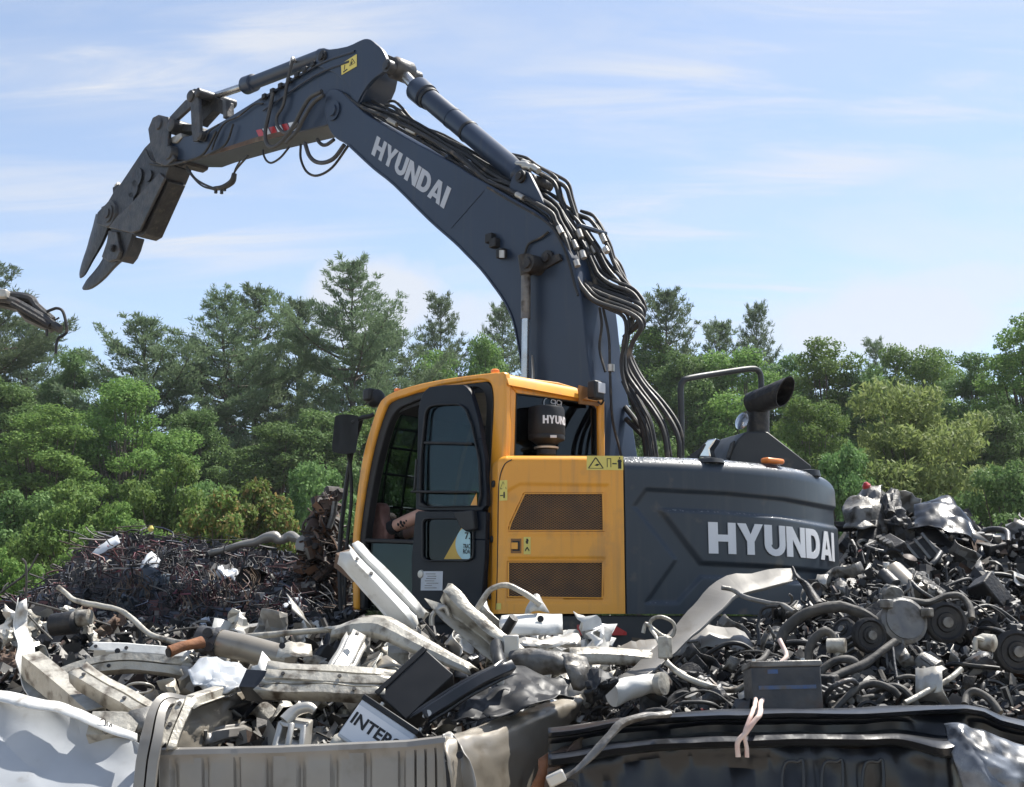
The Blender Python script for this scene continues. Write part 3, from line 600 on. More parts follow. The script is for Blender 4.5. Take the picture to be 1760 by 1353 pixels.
BH = [(1.33, .020, T1),
 (1.42, .020, [(600, 160), (640, 184), (700, 213), (760, 246), (800, 266), (840, 296), (880, 318), (945, 352), (965, 385), (985, 420), (996, 455), (1003, 480), (1022, 500), (1072, 520), (1096, 530), (1103, 542), (1096, 560), (1076, 578), (1072, 600), (1076, 640), (1096, 672), (1122, 706), (1140, 740), (1148, 790)]),
 (1.50, .018, [(663, 181), (675, 183), (690, 195), (710, 214), (750, 236), (800, 262), (850, 294), (900, 324), (950, 345), (975, 380), (1003, 420), (1018, 452), (1030, 474), (1052, 490), (1080, 500), (1094, 512), (1104, 532), (1099, 548)]),
 (1.58, .018, [(668, 190), (690, 200), (720, 222), (760, 236), (812, 268), (860, 296), (905, 318), (940, 340), (985, 372), (1012, 408), (1030, 436), (1044, 462), (1070, 492), (1090, 512), (1102, 528)]),
 (1.37, .016, [(640, 196), (680, 218), (740, 252), (790, 284), (850, 320), (900, 346), (930, 364), (950, 385), (972, 420), (984, 452), (996, 490), (1012, 512), (1040, 528), (1072, 545), (1076, 580), (1068, 620), (1074, 660), (1094, 700), (1112, 740), (1120, 790)]),
 (1.46, .016, [(780, 268), (820, 292), (860, 310), (905, 336), (940, 352), (968, 396), (990, 440), (1000, 466), (1018, 492), (1060, 508), (1082, 520), (1088, 540), (1078, 570), (1070, 600)]),
 (1.55, .020, [(867, 268), (896, 275), (906, 283), (921, 295), (951, 313), (961, 338), (971, 363), (981, 386), (1000, 420), (1008, 450), (1024, 480), (1050, 500), (1076, 512)]),
 (1.60, .020, [(905, 282), (930, 298), (956, 312), (973, 323), (981, 346), (991, 376), (999, 393), (1018, 424), (1036, 458), (1048, 478)]),
 (1.66, .018, [(993, 369), (1014, 378), (1031, 401), (1046, 426), (1054, 449), (1071, 484), (1094, 521), (1104, 536), (1098, 552), (1072, 580)]),
 (1.70, .016, [(996, 372), (1020, 382), (1038, 408), (1050, 440), (1064, 462), (1073, 494)]),
 (1.52, .018, [(905, 300), (925, 330), (948, 352), (970, 386), (995, 420), (1010, 455), (1026, 490), (1050, 508), (1080, 522)]),
 (1.30, .012, [(838, 322), (878, 346), (925, 372), (950, 392), (966, 420), (978, 450), (988, 490), (994, 508)]),
 (1.62, .024, [(1073, 640), (1084, 664), (1104, 700), (1118, 730), (1128, 790)]), (1.64, .024, [(1072, 655), (1086, 686), (1100, 720), (1108, 755), (1112, 792)]),
 (1.68, .022, [(1074, 700), (1090, 720), (1104, 742)]), (1.66, .022, [(1076, 720), (1094, 738), (1106, 750)])]
for k, r, pts in BH: MB().tube([S(u, v, k-.03) for u, v in pts], r*1.05, 9, sm=4).obj('hose', 'rubber', boom)
for i, (k, r, pts) in enumerate(BH[:11]): MB().tube([S(u+4+1.5*math.sin(j*.8+i), v-6+2*math.cos(j*1.1+i), k+.03) for j, (u, v) in enumerate(pts)], r*.85, 8, sm=4).obj('hose', 'rubber', boom)
for (k, u, v, du, dv) in ((1.33, 960, 390, 6, 12), (1.42, 985, 415, 6, 13), (1.5, 994, 396, 5, 13), (1.55, 1004, 418, 5, 12), (1.6, 1018, 424, 6, 12), (1.66, 1034, 404, 6, 13), (1.33, 990, 448, 3, 10), (1.62, 1086, 664, 6, 11), (1.62, 1098, 650, 6, 11), (1.7, 1082, 606, 0, 10), (1.42, 1000, 432, 4, 12), (1.37, 966, 400, 5, 11), (1.46, 1040, 426, 4, 8), (1.33, 668, 206, 14, 8), (1.36, 700, 222, 16, 8), (1.4, 840, 312, 14, 8), (1.5, 858, 306, 12, 6), (1.33, 888, 334, 12, 7), (1.55, 898, 278, 12, 4)):
    MB().tube([S(u, v, k-.04), S(u+du, v+dv, k-.04)], .027, 10).obj('hose_fitting', 'alu', boom)
for u, v in ((668, 203), (740, 240), (790, 276), (850, 312), (915, 350), (965, 404), (990, 455), (1018, 395)):
    MB().box(S(u, v, 1.5), (.05, .36, .03), FRM).obj('pipe_clamp', 'boomgrey', boom, .006)
# cable running down the rear face of the boom
for pts in ([(1026, 530), (1030, 560), (1026, 600), (1036, 640)], [(1032, 530), (1042, 580), (1044, 640), (1048, 720), (1060, 770), (1064, 790)], [(938, 400), (925, 410), (905, 420), (898, 438)]):
    MB().tube([S(u, v, 1.40 if u > 1000 else KB0-.02)-F*.03 for u, v in pts], .012, 7, sm=4).obj('cable', 'rubber', boom)
MB().lathe([(.03, 0), (.03, .06)], S(1043, 640, 1.40)-F*.05, Z, 10).obj('cable_clip', 'alu', boom)
# ---- CAB ---------------------------------------------------------------------------
W = 1.17
cab = MB()
outer = [(606, 1049), (604, 946), (611, 865), (623, 783), (638, 729), (650, 695), (662, 681), (682, 671), (723, 659), (778, 649), (832, 642), (858, 640), (867, 644), (868, 700), (866, 790), (852, 900), (850, 1049)]
inner = [(614, 1048), (613, 946), (620, 878), (631, 810), (643, 756), (657, 712), (669, 691), (696, 681), (750, 664), (790, 657), (822, 653), (838, 656), (845, 668), (847, 700), (842, 787), (837, 880), (836, 1048)]
fn = lambda pts: [tuple(q) for q in cat([A(*q) for q in pts], 3)]
oi, ii = fn(outer), fn(inner)
for k, kk in ((0, .07), (W-.07, .07)): cab.strip(poly(oi, 0) if k == 0 else [q+R*k for q in poly(oi, 0)], poly(ii, 0) if k == 0 else [q+R*k for q in poly(ii, 0)], R*kk)
cabo = cab.obj('cab', 'orange', ex, .018, ang=45)
# roof (runs across between the sides)
rl = [(652, 694), (662, 682), (682, 672), (723, 660), (778, 650), (832, 643), (860, 641), (868, 650)]
rl2 = [(u+3, v+12) for u, v in rl]; a = poly(fn(rl), 0); b = poly(fn(rl2), 0)
MB().strip([q+R*.02 for q in a], [q+R*.02 for q in b], R*(W-.04)).obj('cab_roof', 'orange', cabo, .02, ang=45)
# rear wall with window opening
ro = [(866, 645), (960, 657), (1030, 678), (1039, 700), (1039, 790), (864, 792)]
ri = [(888, 676), (950, 684), (1018, 694), (1026, 703), (1026, 783), (885, 787)]
def qp(pts, a): return [Q(u, v, a) for u, v in pts]
a, b = qp(ro+ro[:1], 0), qp(ri+ri[:1], 0); MB().strip(a, b, F*.05).obj('rear_frame', 'orange', cabo, .015)
a = qp(ri, .02); MB().prism(a, [q+F*.008 for q in a]).obj('rear_window', 'glass_dark', cabo)
mb = MB(); a = qp([(x*.985+956*.015, y*.975+732*.025) for x, y in ri]+[(ri[0][0]*.985+956*.015, ri[0][1]*.975+732*.025)], -.002); mb.strip(qp(ri+ri[:1], -.002), a, F*.02); mb.obj('window_seal', 'ink', cabo)
# hand-written number on the glass
pts099 = [[(945, 684), (938, 688), (937, 696), (941, 701), (947, 699)], [(957, 690), (951, 688), (949, 693), (955, 695), (957, 690), (956, 702)], [(967, 692), (961, 689), (959, 695), (965, 697), (967, 692), (966, 704)]]
mb = MB()
for st in pts099: mb.tube([Q(u-2, v-1, .012) for u, v in st], .0035, 5, sm=4)
mb.obj('marker_number', 'sticker_white', cabo)
# dark inner frame, floor, right wall, front
i2 = [(626, 1046), (626, 946), (633, 882), (645, 815), (657, 764), (670, 724), (684, 704), (704, 694), (752, 676), (790, 669), (815, 666), (826, 670), (833, 680), (835, 710), (831, 790), (826, 880), (826, 1046)]
MB().strip(poly(fn(inner), .03), poly(fn(i2), .03), R*.08).obj('door_frame', 'black_plastic', cabo, .01)
MB().strip([q+R*(W-.1) for q in poly(fn(inner), 0)], [q+R*(W-.1) for q in poly(fn(i2), 0)], R*.05).obj('far_frame', 'black_plastic', cabo)
fa = [L(.02, .02, .0), L(1.72, .02, .0), L(1.72, W-.02, 0), L(.02, W-.02, 0)]; MB().prism(fa, [q-Z*.06 for q in fa]).obj('cab_floor', 'interior', cabo)
# headliner
a = poly(fn([(672, 700), (700, 688), (750, 672), (800, 664), (850, 662)]), 0); MB().strip([q+R*.06 for q in a], [q+R*.06-Z*.05 for q in a], R*(W-.12)).obj('headliner', 'interior', cabo)
# far wall lower half and rear inner wall
a = [L(.05, W-.09, .0), L(1.6, W-.09, .0), L(1.62, W-.09, .45), L(.9, W-.09, .55), L(.05, W-.09, .75)]; MB().prism(a, [q+R*.03 for q in a]).obj('far_wall', 'interior', cabo)
a = [L(.07, .05, .0), L(.07, W-.08, .0), L(.07, W-.08, 1.05), L(.07, .05, 1.05)]; MB().prism(a, [q+F*.03 for q in a]).obj('back_panel', 'interior', cabo)
# front window frame posts + guard of bars
fo = fn(outer[:7])
def fr(k): return [q+R*k for q in poly(fo, 0)]
for k in (.10, .33, .56, .79, 1.02): MB().tube([q+F*.05 for q in fr(k)], .012, 6).obj('guard_bar', 'black_plastic', cabo)
for i in (1, 4, 6, 8, 10, 12, 14, 16):
    q = poly([fo[min(i, len(fo)-1)]], 0)[0]+F*.05; MB().tube([q+R*.04, q+R*1.12], .012, 6).obj('guard_bar', 'black_plastic', cabo)
for k in (.0, .18): MB().tube([q+F*(.16 if k == 0 else .12) for q in fr(k)][:14], .02, 8).obj('guard_post', 'black_plastic', cabo)
MB().strip([q+R*.06 for q in poly(fo, 0)], [q+R*.06-F*.02 for q in poly(fo, 0)], R*(W-.12)).obj('windscreen', 'glass', cabo)
a = poly([(614, 1048), (622, 1048), (626, 940), (712, 940), (712, 1048)], .06)
MB().prism(poly([(624, 930), (712, 930), (708, 1046), (624, 1046)], .07), poly([(624, 930), (712, 930), (708, 1046), (624, 1046)], .08)).obj('lower_glass', 'glass', cabo)
MB().tube([S(624, 929, .05), S(714, 932, .05)], .02, 8).obj('rail', 'black_plastic', cabo)
# seat, consoles
st = MB(); st.fbox(.35, .85, .3, .8, .28, .42); st.fbox(.22, .36, .3, .8, .38, 1.05); st.fbox(.22, .34, .4, .7, 1.07, 1.3); st.fbox(.4, .8, .35, .75, .02, .28); st.obj('seat', 'interior', cabo, .04)
for k in (.12, .86): MB().fbox(.45, 1.0, k, k+.14, .3, .55).obj('console', 'interior', cabo, .03)
MB().fbox(1.35, 1.6, .75, .95, .0, .75).obj('dash_post', 'interior', cabo, .03)
for k in (.45, .62): MB().tube([L(1.25, k, .05), L(1.2, k, .55), L(1.15, k, .62)], .014, 8).obj('lever', 'black_plastic', cabo)
# paper scraps / things low in the cab seen through the glass
MB().fbox(1.0, 1.2, .15, .3, .02, .16).obj('tool_bag', 'tan', cabo, .02)
# ---- folded-back door
KD = -.10
do = [(708, 1030), (707, 960), (713, 890), (717, 783), (719, 702), (724, 680), (735, 666), (760, 662), (795, 661), (807, 670), (815, 695), (822, 722), (832, 783), (836, 858), (833, 960), (826, 1040), (815, 1047), (726, 1048)]
w1 = [(726, 868), (728, 780), (734, 715), (738, 703), (752, 699), (785, 698), (796, 706), (806, 735), (817, 790), (820, 866)]
w2 = [(729, 900), (733, 894), (800, 894), (808, 900), (808, 955), (800, 961), (735, 961), (729, 955)]
w1 = [(773+(u-773)*1.09, 783+(v-783)*1.03) for u, v in w1]; w2 = [(769+(u-769)*1.07, 927+(v-927)*1.05) for u, v in w2]
def quadring(outp, inp, k, n=60):
    """ring between two closed polylines by angle about the inner centre"""
    c = np.mean(np.array(inp), 0)
    def at(pg, th):
        best = None
        for i in range(len(pg)):
            x1, y1 = pg[i][0]-c[0], pg[i][1]-c[1]; x2, y2 = pg[(i+1) % len(pg)][0]-c[0], pg[(i+1) % len(pg)][1]-c[1]
            dx, dy = math.cos(th), math.sin(th); den = dx*(y1-y2)-dy*(x1-x2)
            if abs(den) < 1e-9: continue
            t = (x1*(y1-y2)-y1*(x1-x2))/den; s_ = (dx*y1-dy*x1)/den
            if -1e-6 <= s_ <= 1+1e-6 and t > 0: best = max(best or 0, t)
        return (c[0]+best*math.cos(th), c[1]+best*math.sin(th))
    th = [2*math.pi*i/n for i in range(n+1)]
    return [S(*at(outp, t), k) for t in th], [S(*at(inp, t), k) for t in th]
up_ = [q for q in do if q[1] < 878]+[(836, 878), (714, 878)]; up_ = [(714, 878)]+[q for q in do[3:14]]+[(835, 878)]
lo_ = [(835, 878.5), (833, 960), (826, 1040), (815, 1047), (726, 1048), (708, 1030), (707, 960), (713, 890), (714, 878.5)]
door = MB(); a, b = quadring(up_, w1, KD, 72); door.strip(a, b, R*.05); a, b = quadring(lo_, w2, KD, 72); door.strip(a, b, R*.05)
doo = door.obj('door', 'door_black', cabo, .006, ang=30)
a = [tuple(A(*q)) for q in w1]; mb = MB(); x, y = quadring([(u+(u-772)*.05, v+(v-783)*.025) for u, v in w1], w1, KD-.022, 60); mb.strip(x, y, R*.02); mb.obj('window_bead', 'black_plastic', doo, .006)
mb = MB(); x, y = quadring([(u+(u-769)*.06, v+(v-927)*.07) for u, v in w2], w2, KD-.018, 60); mb.strip(x, y, R*.017); mb.obj('window_bead', 'black_plastic', doo, .006)
a = poly(w1, KD+.02); MB().prism(a, [q+R*.006 for q in a]).obj('door_glass', 'glass_door', doo)
a = poly(w2, KD+.02); MB().prism(a, [q+R*.006 for q in a]).obj('door_glass', 'glass_dark', doo)
MB().tube([S(730, 761, KD-.005), S(812, 763, KD-.005)], .012, 8).obj('slider_rail', 'black_plastic', doo)
MB().tube([S(716, 790, KD-.04), S(713, 840, KD-.05), S(715, 845, KD-.05), S(818, 846, KD-.05)], .010, 8, sm=3).obj('grab_rail', 'black_plastic', doo)
mb = MB(); a = poly([(778, 880), (812, 876), (815, 910), (800, 914), (790, 906)], KD-.05); mb.prism(a, [q+R*.05 for q in a]); mb.obj('door_latch', 'black_plastic', doo, .01)
for pts, mt in (([(763, 961), (796, 902), (800, 961)], 'sticker_gold'), ([(808, 870), (819, 847), (820, 870)], 'orange')):
    a = poly(pts, KD+.012); MB().prism(a, [q+R*.003 for q in a]).obj('yellow_sticker', mt, doo)
el = [(787+1, 938)]
cp = [(808+28*math.cos(t)*.9, 935+31*math.sin(t)) for t in np.linspace(math.pi*.5, math.pi*1.42, 16)]+[(808, 918)]
cp = [(min(u, 808), min(v, 961)) for u, v in cp]
a = poly(cp, KD+.008); sg = MB().prism(a, [q+R*.003 for q in a]).obj('round_sticker', 'sticker_cyan', doo)
def text(t, bl, br, hgt, off, mat, par, name='lettering', bold=.02):
    """flat text mesh: bl->br baseline, height vector hgt, lifted by off"""
    cu = bpy.data.curves.new('txt', 'FONT'); cu.body = t; cu.size = 1; cu.offset = bold; cu.resolution_u = 3
    ob = bpy.data.objects.new('txt', cu); sc.collection.objects.link(ob); dg = bpy.context.evaluated_depsgraph_get()
    me = bpy.data.meshes.new_from_object(ob.evaluated_get(dg)); bpy.data.objects.remove(ob)
    v = np.array([q.co[:] for q in me.vertices]); x0, x1 = v[:, 0].min(), v[:, 0].max(); y1 = v[:, 1].max(); y0 = min(0, v[:, 1].min())
    vs = [bl+(br-bl)*((q[0]-x0)/(x1-x0))+hgt*((q[1]-y0)/(y1-y0))+off for q in v]
    return MB().add(vs, [tuple(p.vertices) for p in me.polygons]).obj(name, mat, par, flat=True)
for t, v, h_ in (('TRAC', 943, 8), ('ROA', 952, 8), ('7.', 927, 12)):
    text(t, S(796 if len(t) > 2 else 799, v, KD+.006), S(808, v, KD+.006), S(800, v-h_, KD+.006)-S(800, v, KD+.006), -R*.001, 'ink', sg)
a = poly([(724, 982), (761, 982), (760, 1015), (723, 1015)], KD-.004); o = MB().prism(a, [q+R*.003 for q in a]).obj('paper_label', 'sticker_white', doo)
mb = MB()
for i in range(7):
    u0 = 729+rnd.random()*6; q0, q1 = S(u0, 986+i*4, KD-.007), S(u0+8+rnd.random()*16, 986+i*4, KD-.007); mb.add([q0, q1, q1-Z*.005, q0-Z*.005], [(0, 1, 2, 3)])
mb.obj('label_print', 'grey_metal', o, flat=True)
MB().lathe([(.035, 0), (.03, .012), (.015, .014)], S(724, 987, KD), -R, 16).obj('lock', 'alu', doo)
# mirror, lamps, wipers, beacon
a = fn([(585, 716), (590, 712), (612, 714), (616, 722), (613, 770), (607, 779), (584, 776), (580, 768)])
mi = MB().prism([S(u, v, -.06) for u, v in a], [S(u, v, -.06)+F*.08 for u, v in a]).obj('wing_mirror', 'black_plastic', cabo, .015)
MB().tube([S(612, 726, -.05)+F*.05, S(622, 718, -.03), S(634, 716, 0), S(643, 712, .03)], .02, 8, sm=4).obj('mirror_arm', 'black_plastic', mi)
MB().tube([S(604, 776, -.05)+F*.05, S(602, 800, 0), S(604, 860, .02), S(596, 940, .02), S(592, 1040, .02)], .016, 8, sm=3).obj('mirror_stay', 'black_plastic', mi)
MB().lathe([(.03, -.02), (.07, 0), (.075, .07), (.065, .1)], S(652, 682, .12), nz(F*.8-Z*.2), 14).obj('work_lamp', 'black_plastic', cabo)
MB().box(S(640, 680, .1), (.10, .15, .11), FRM).obj('work_lamp', 'black_plastic', cabo, .02)
lp = MB().box(Q(1024, 671, -.16), (.09, .12, .15), FRM).obj('rear_lamp', 'black_plastic', cabo, .015)
MB().box(Q(1026, 668, -.16)-F*.05, (.012, .085, .085), FRM).obj('lens', 'sticker_white', lp, .004)
a = qp([(996, 662), (1016, 668), (1012, 680), (1000, 688), (1014, 690), (1030, 692), (1030, 698), (996, 694)], -.06); MB().prism(a, [q+F*.015 for q in a]).obj('lamp_bracket', 'mesh_brown', lp)
MB().tube([Q(1030, 682, -.14), Q(1037, 688, -.14), Q(1033, 695, -.1), Q(1028, 690, -.06)], .008, 6, sm=4).obj('lamp_cable', 'rubber', lp)
for u, v in ((684, 670), (851, 637)): MB().lathe([(.035, 0), (.035, .015), (.02, .025)], S(u, v+3, .1), Z, 14).obj('roof_cap', 'amber', cabo)
# pre-cleaner on the hood
Yp = 10.42; pc = P(939, 782, Yp); zz = lambda v: P(939, v, Yp)[2]-pc[2]; rr = lambda w: w/2/FPX*Yp
prof = [(rr(34), 0), (rr(34), zz(774)), (rr(40), zz(772)), (rr(40), zz(768)), (rr(30), zz(766)), (rr(48), zz(760)), (rr(64), zz(757)), (rr(66), zz(752)), (rr(64), zz(749)), (rr(66), zz(747)), (rr(64), zz(705)), (rr(60), zz(701)), (rr(50), zz(700))]
pcl = MB().lathe(prof, pc, Z, 36).obj('pre_cleaner', 'black_plastic', ex, ang=40)
r0 = rr(66.5)
word('HYUNDAI', lambda x, y, lf: A(pc[0]+r0*math.sin(-.2+x*2.1), pc[1]-r0*math.cos(-.2+x*2.1), pc[2]+zz(733)+(zz(719)-zz(733))*y)).obj('lettering', 'logo_white', pcl)
MB().box(A(pc[0]+r0*.35, pc[1]-r0*.96, pc[2]+zz(755)), (.05, .01, .02)).obj('small_sticker', 'sticker_white', pcl)
MB().lathe([(rr(42), zz(772)), (rr(43), zz(769))], pc, Z, 24).obj('hose_clamp', 'alu', pcl)
# handrail, exhaust, rear fittings
Yr = 11.0
MB().tube([P(u, v, y) for u, v, y in [(1171, 800, 11), (1171, 720, 11), (1170, 668, 11), (1174, 656, 11), (1185, 650, 11.02), (1240, 641, 11.2), (1290, 634, 11.35), (1303, 638, 11.4), (1308, 652, 11.42), (1308, 700, 11.42), (1308, 790, 11.42)]], .026, 10, sm=3).obj('handrail', 'slate_dark', ex)
Yx = 11.25
ho = [(1246, 810), (1258, 775), (1268, 756), (1282, 742), (1320, 742), (1395, 800), (1396, 812)]
a = [P(u, v, Yx) for u, v in ho]; MB().prism(a, [q+A(-.15, .45, 0) for q in a]).obj('exhaust_housing', 'slate_dark', ex, .012)
pp = [P(u, v, Yx+.2) for u, v in [(1303, 748), (1303, 716), (1303, 703)]]
st_ = MB().tube(pp, .098, 22, cap=False).obj('exhaust_stack', 'dark_metal', ex)
e0, e1 = P(1292, 694, Yx+.2), P(1350, 673, Yx-.12); d = nz(e1-e0); mb = MB()
d = nz(e1-e0); x = nz(np.cross(d, Z)); y = np.cross(x, d)
g = []
for t, r in ((-.02, .06), (0, .1), (.01, .1), (1, .112), (1, .104), (.1, .088)):
    ring = []
    for j in range(25):
        an = 2*math.pi*j/24; sk_ = (.085*math.sin(an)+.02*math.cos(an)) if t >= .9 else 0
        ring.append(e0+(e1-e0)*t+d*sk_+x*math.cos(an)*r+y*math.sin(an)*r)
    g.append(ring)
mb.grid(g); mb.add([np.mean(g[-1], 0)]+g[-1], [(0, i, i+1) for i in range(1, 25)]); mb.add([np.mean(g[0], 0)]+g[0], [(0, i, i+1) for i in range(1, 25)])
mb.obj('exhaust_elbow', 'dark_metal', st_)
c0 = P(1275, 724, Yx+.1); MB().lathe([(.02, .012), (.06, .006), (.078, 0), (.06, -.02), (.03, -.03)], c0, nz(A(-1, -.75, .3)), 20).obj('rear_mirror', 'chrome', ex)
a = [P(u, v, 11.2) for u, v in [(1198, 785), (1207, 765), (1216, 756), (1231, 753), (1226, 762), (1219, 772), (1222, 786)]]; MB().prism(a, [q+A(.06, .1, 0) for q in a]).obj('mirror_bracket', 'chrome', ex, .01)
a = [P(u, v, 11.1) for u, v in [(1178, 788), (1200, 772), (1212, 762), (1205, 775), (1197, 788)]]; MB().prism(a, [q+A(.02, .06, 0) for q in a]).obj('hood_flap', 'slate_dark', ex, .005)
a = [P(u, v, 11.2) for u, v in [(1247, 788), (1255, 762), (1262, 757), (1258, 772), (1253, 788)]]; MB().prism(a, [q+A(.02, .05, 0) for q in a]).obj('mirror_stay', 'slate_dark', ex, .004)
s_, z_ = sz_at(1344, 812); hp = SK(s_, ztop-.0, 0, .09)
MB().box(hp+A(0, 0, .03), (.2, .09, .045), np.array([[.8, -.6, 0], [.6, .8, 0], [0, 0, 1]])).obj('hood_handle', 'amber', ex, .018)
s_, z_ = sz_at(1232, 800); hp = SK(s_, ztop-.012, 0, .11); MB().lathe([(.12, -.02), (.11, .012), (.09, .016)], hp, Z, 20).obj('lifting_recess', 'slate_dark', ex)
s_, z_ = sz_at(1410, 818); hp = SK(s_, ztop-.02, 0, .10); MB().lathe([(.10, -.02), (.09, .03), (.06, .036)], hp, Z, 18).obj('lifting_recess', 'slate_dark', ex)
# ---- PERSON in the cab ----------------------------------------------------------------
def skinned(name, chains, radii, mat, parent, sub=2):
    vs, es, rs = [], [], []
    for (start, pts), rad in zip(chains, radii):
        prev = start
        for p, r in zip(pts, rad):
            vs.append(np.asarray(p, float)); rs.append(r)
            if prev is not None: es.append((prev, len(vs)-1))
            prev = len(vs)-1
    org = ORG[parent] if parent is not None else vs[0]
    me = bpy.data.meshes.new(name); me.from_pydata([tuple(q-org) for q in vs], es, []); me.materials.append(MT[mat])
    o = bpy.data.objects.new(name, me); sc.collection.objects.link(o); ORG[o] = org
    if parent is not None: o.parent = parent
    else: o.location = org
    md = o.modifiers.new('skin', 'SKIN'); sv = me.skin_vertices[0].data
    for i, r in enumerate(rs): sv[i].radius = (r, r); sv[i].use_root = (i == 0)
    md.use_smooth_shade = True
    s2 = o.modifiers.new('sub', 'SUBSURF'); s2.levels = s2.render_levels = sub
    return o
kx = .26
ank = S(655, 915, kx); kne = S(752, 874, kx+.05); hipc = L(.62, .53, .52)
ank2, kne2 = S(668, 930, kx+.35), S(760, 890, kx+.3)
# hips sit on the seat cushion
chest, neck, head = hipc-F*.16+Z*.36, hipc-F*.20+Z*.50, hipc-F*.19+Z*.66
hl, hr = hipc-R*.11-Z*.02, hipc+R*.11-Z*.02
sl_, sr_ = chest-R*.19+Z*.08, chest+R*.19+Z*.08
el_, er_ = sl_+F*.10-Z*.25-R*.03, sr_+F*.1-Z*.25+R*.03
wl, wr = el_+F*.22+Z*.02+R*.06, er_+F*.22+Z*.02-R*.06
ch = [(None, [hipc, hipc-F*.08+Z*.18, chest, neck, head-Z*.04, head+Z*.08]), (0, [hl, kne, (kne*.45+ank*.55), ank+F*.02]), (0, [hr, kne2, (kne2*.45+ank2*.55), ank2]), (2, [sl_, el_, wl, wl+F*.07]), (2, [sr_, er_, wr, wr+F*.07])]
ra = [[.14, .13, .15, .055, .085, .08], [.09, .065, .062, .042], [.09, .065, .062, .042], [.06, .045, .03, .032], [.06, .045, .03, .032]]
nv = sum(len(c[1]) for c in ch); i0 = 6+4+4
for w_, idx, sg_ in ((wl, 6+8+3, 1), (wr, 6+8+4+3, -1)):
    for j in range(4):
        b0 = w_+F*.085+R*(-.03+.02*j)*sg_; ch.append((idx, [b0, b0+F*.035-Z*.012, b0+F*.05-Z*.035])); ra.append([.0095, .009, .0075])
    b0 = w_+F*.03+R*.035*sg_; ch.append((idx-1, [b0, b0+F*.035-Z*.01])); ra.append([.011, .009])
per = skinned('person', ch, ra, 'skin', None)
tag(per, 'person seated in the cab, one bare tattooed shin and brown boot propped in the doorway', 'person')
hd = head+Z*.02
MB().lathe([(.03, .0), (.085, .02), (.1, .06), (.085, .11), (.03, .135)], hd-F*.015+Z*.01, Z, 16).obj('hair', 'hair', per)
fc = MB(); fc.tube([hd+F*.085+Z*.01, hd+F*.11-Z*.02, hd+F*.09-Z*.03], [.01, .016, .012], 6); fc.obj('nose', 'skin', per)
for s_ in (-1, 1):
    MB().lathe([(.002, -.008), (.01, 0), (.002, .008)], hd+F*.085+R*.032*s_+Z*.015, F, 8).obj('eye', 'ink', per); MB().box(hd+R*.09*s_-Z*.005, (.03, .015, .05), FRM).obj('ear', 'skin', per, .006)
MB().box(hd+F*.083-Z*.055, (.012, .05, .008), FRM).obj('mouth', 'red', per)
sh = skinned('shirt', [(None, [hipc-F*.03+Z*.05, hipc-F*.08+Z*.18, chest, neck-Z*.05]), (2, [sl_, sl_*.5+el_*.5]), (2, [sr_, sr_*.5+er_*.5])], [[.155, .145, .165, .07], [.07, .062], [.07, .062]], 'cloth_dark', per)
sh = skinned('shorts', [(None, [hipc]), (0, [hl, hl*.45+kne*.55]), (0, [hr, hr*.45+kne2*.55])], [[.155], [.105, .09], [.105, .09]], 'cloth_dark', per)
for an_, kn_, off in ((ank, kne, 0), (ank2, kne2, 1)):
    dl = nz(kn_-an_); MB().tube([an_-dl*.02, an_+dl*.06, an_+dl*.12, an_+dl*.19], [.054, .058, .060, .064], 14, sm=2).obj('sock', 'cloth_dark', per)
    bt = [(633, 929), (632, 896), (635, 877), (641, 866), (650, 863), (655, 870), (655, 884), (657, 896), (664, 904), (663, 928), (650, 932), (640, 932)]
    dp = an_-ank
    a = [S(u, v, kx-.055)+dp for u, v in bt]; b = [q+R*.11 for q in a]; o = MB().prism(a, b).obj('boot', 'boot', per, .022, ang=60)
    so = [(629, 931), (628, 896), (631, 876), (638, 863), (642, 862), (636, 878), (634, 896), (635, 931)]
    a = [S(u, v, kx-.06)+dp for u, v in so]; MB().prism(a, [q+R*.12 for q in a]).obj('sole', 'rubber', o, .006)
# tattoo on the shin
tm = MB()
for (u, v, w_) in ((694, 901, 6), (699, 897, 7), (704, 898, 6), (700, 903, 7), (696, 906, 4), (708, 894, 4), (703, 906, 3)):
    t_ = (u-655)/(752-655); c_ = ank+(kne-ank)*t_; off = (S(u, v, kx)-c_); off -= nz(kne-ank)*(off@nz(kne-ank)); rr_ = .0605; hz = off[2]*.9; p_ = c_+Z*hz-R*math.sqrt(max(1e-4, rr_**2-hz**2)); n_ = nz(p_-c_)
    tm.lathe([(w_*.0026, 0), (w_*.0016, .003)], p_-n_*.0005, n_, 7)
tm.obj('tattoo', 'cloth_dark', per)
# ================================================================ SETTING
def gridmesh(name, xs, ys, hf, mat, kind='structure'):
    mb = MB().grid([[A(x, y, hf(x, y)) for y in ys] for x in xs]); o = mb.obj(name, mat, ang=80); o['kind'] = kind; return o
def gh(x, y):
    m = .55*math.exp(-((x-.6)**2/18+(y-11.6)**2/14)); far = max(0, (y-30))*.02
    return m+far*.3+.12*noise.noise(Vector((x*.25, y*.25, 0)))*(1 if abs(x) < 60 and y < 80 else 0)
gx = np.concatenate([[-900, -300, -120], np.linspace(-60, 60, 61), [120, 300, 900]]); gy = np.concatenate([[-300, -60, -10], np.linspace(0, 80, 61), [120, 300, 1500]])
gridmesh('ground', gx, gy, gh, 'soil')
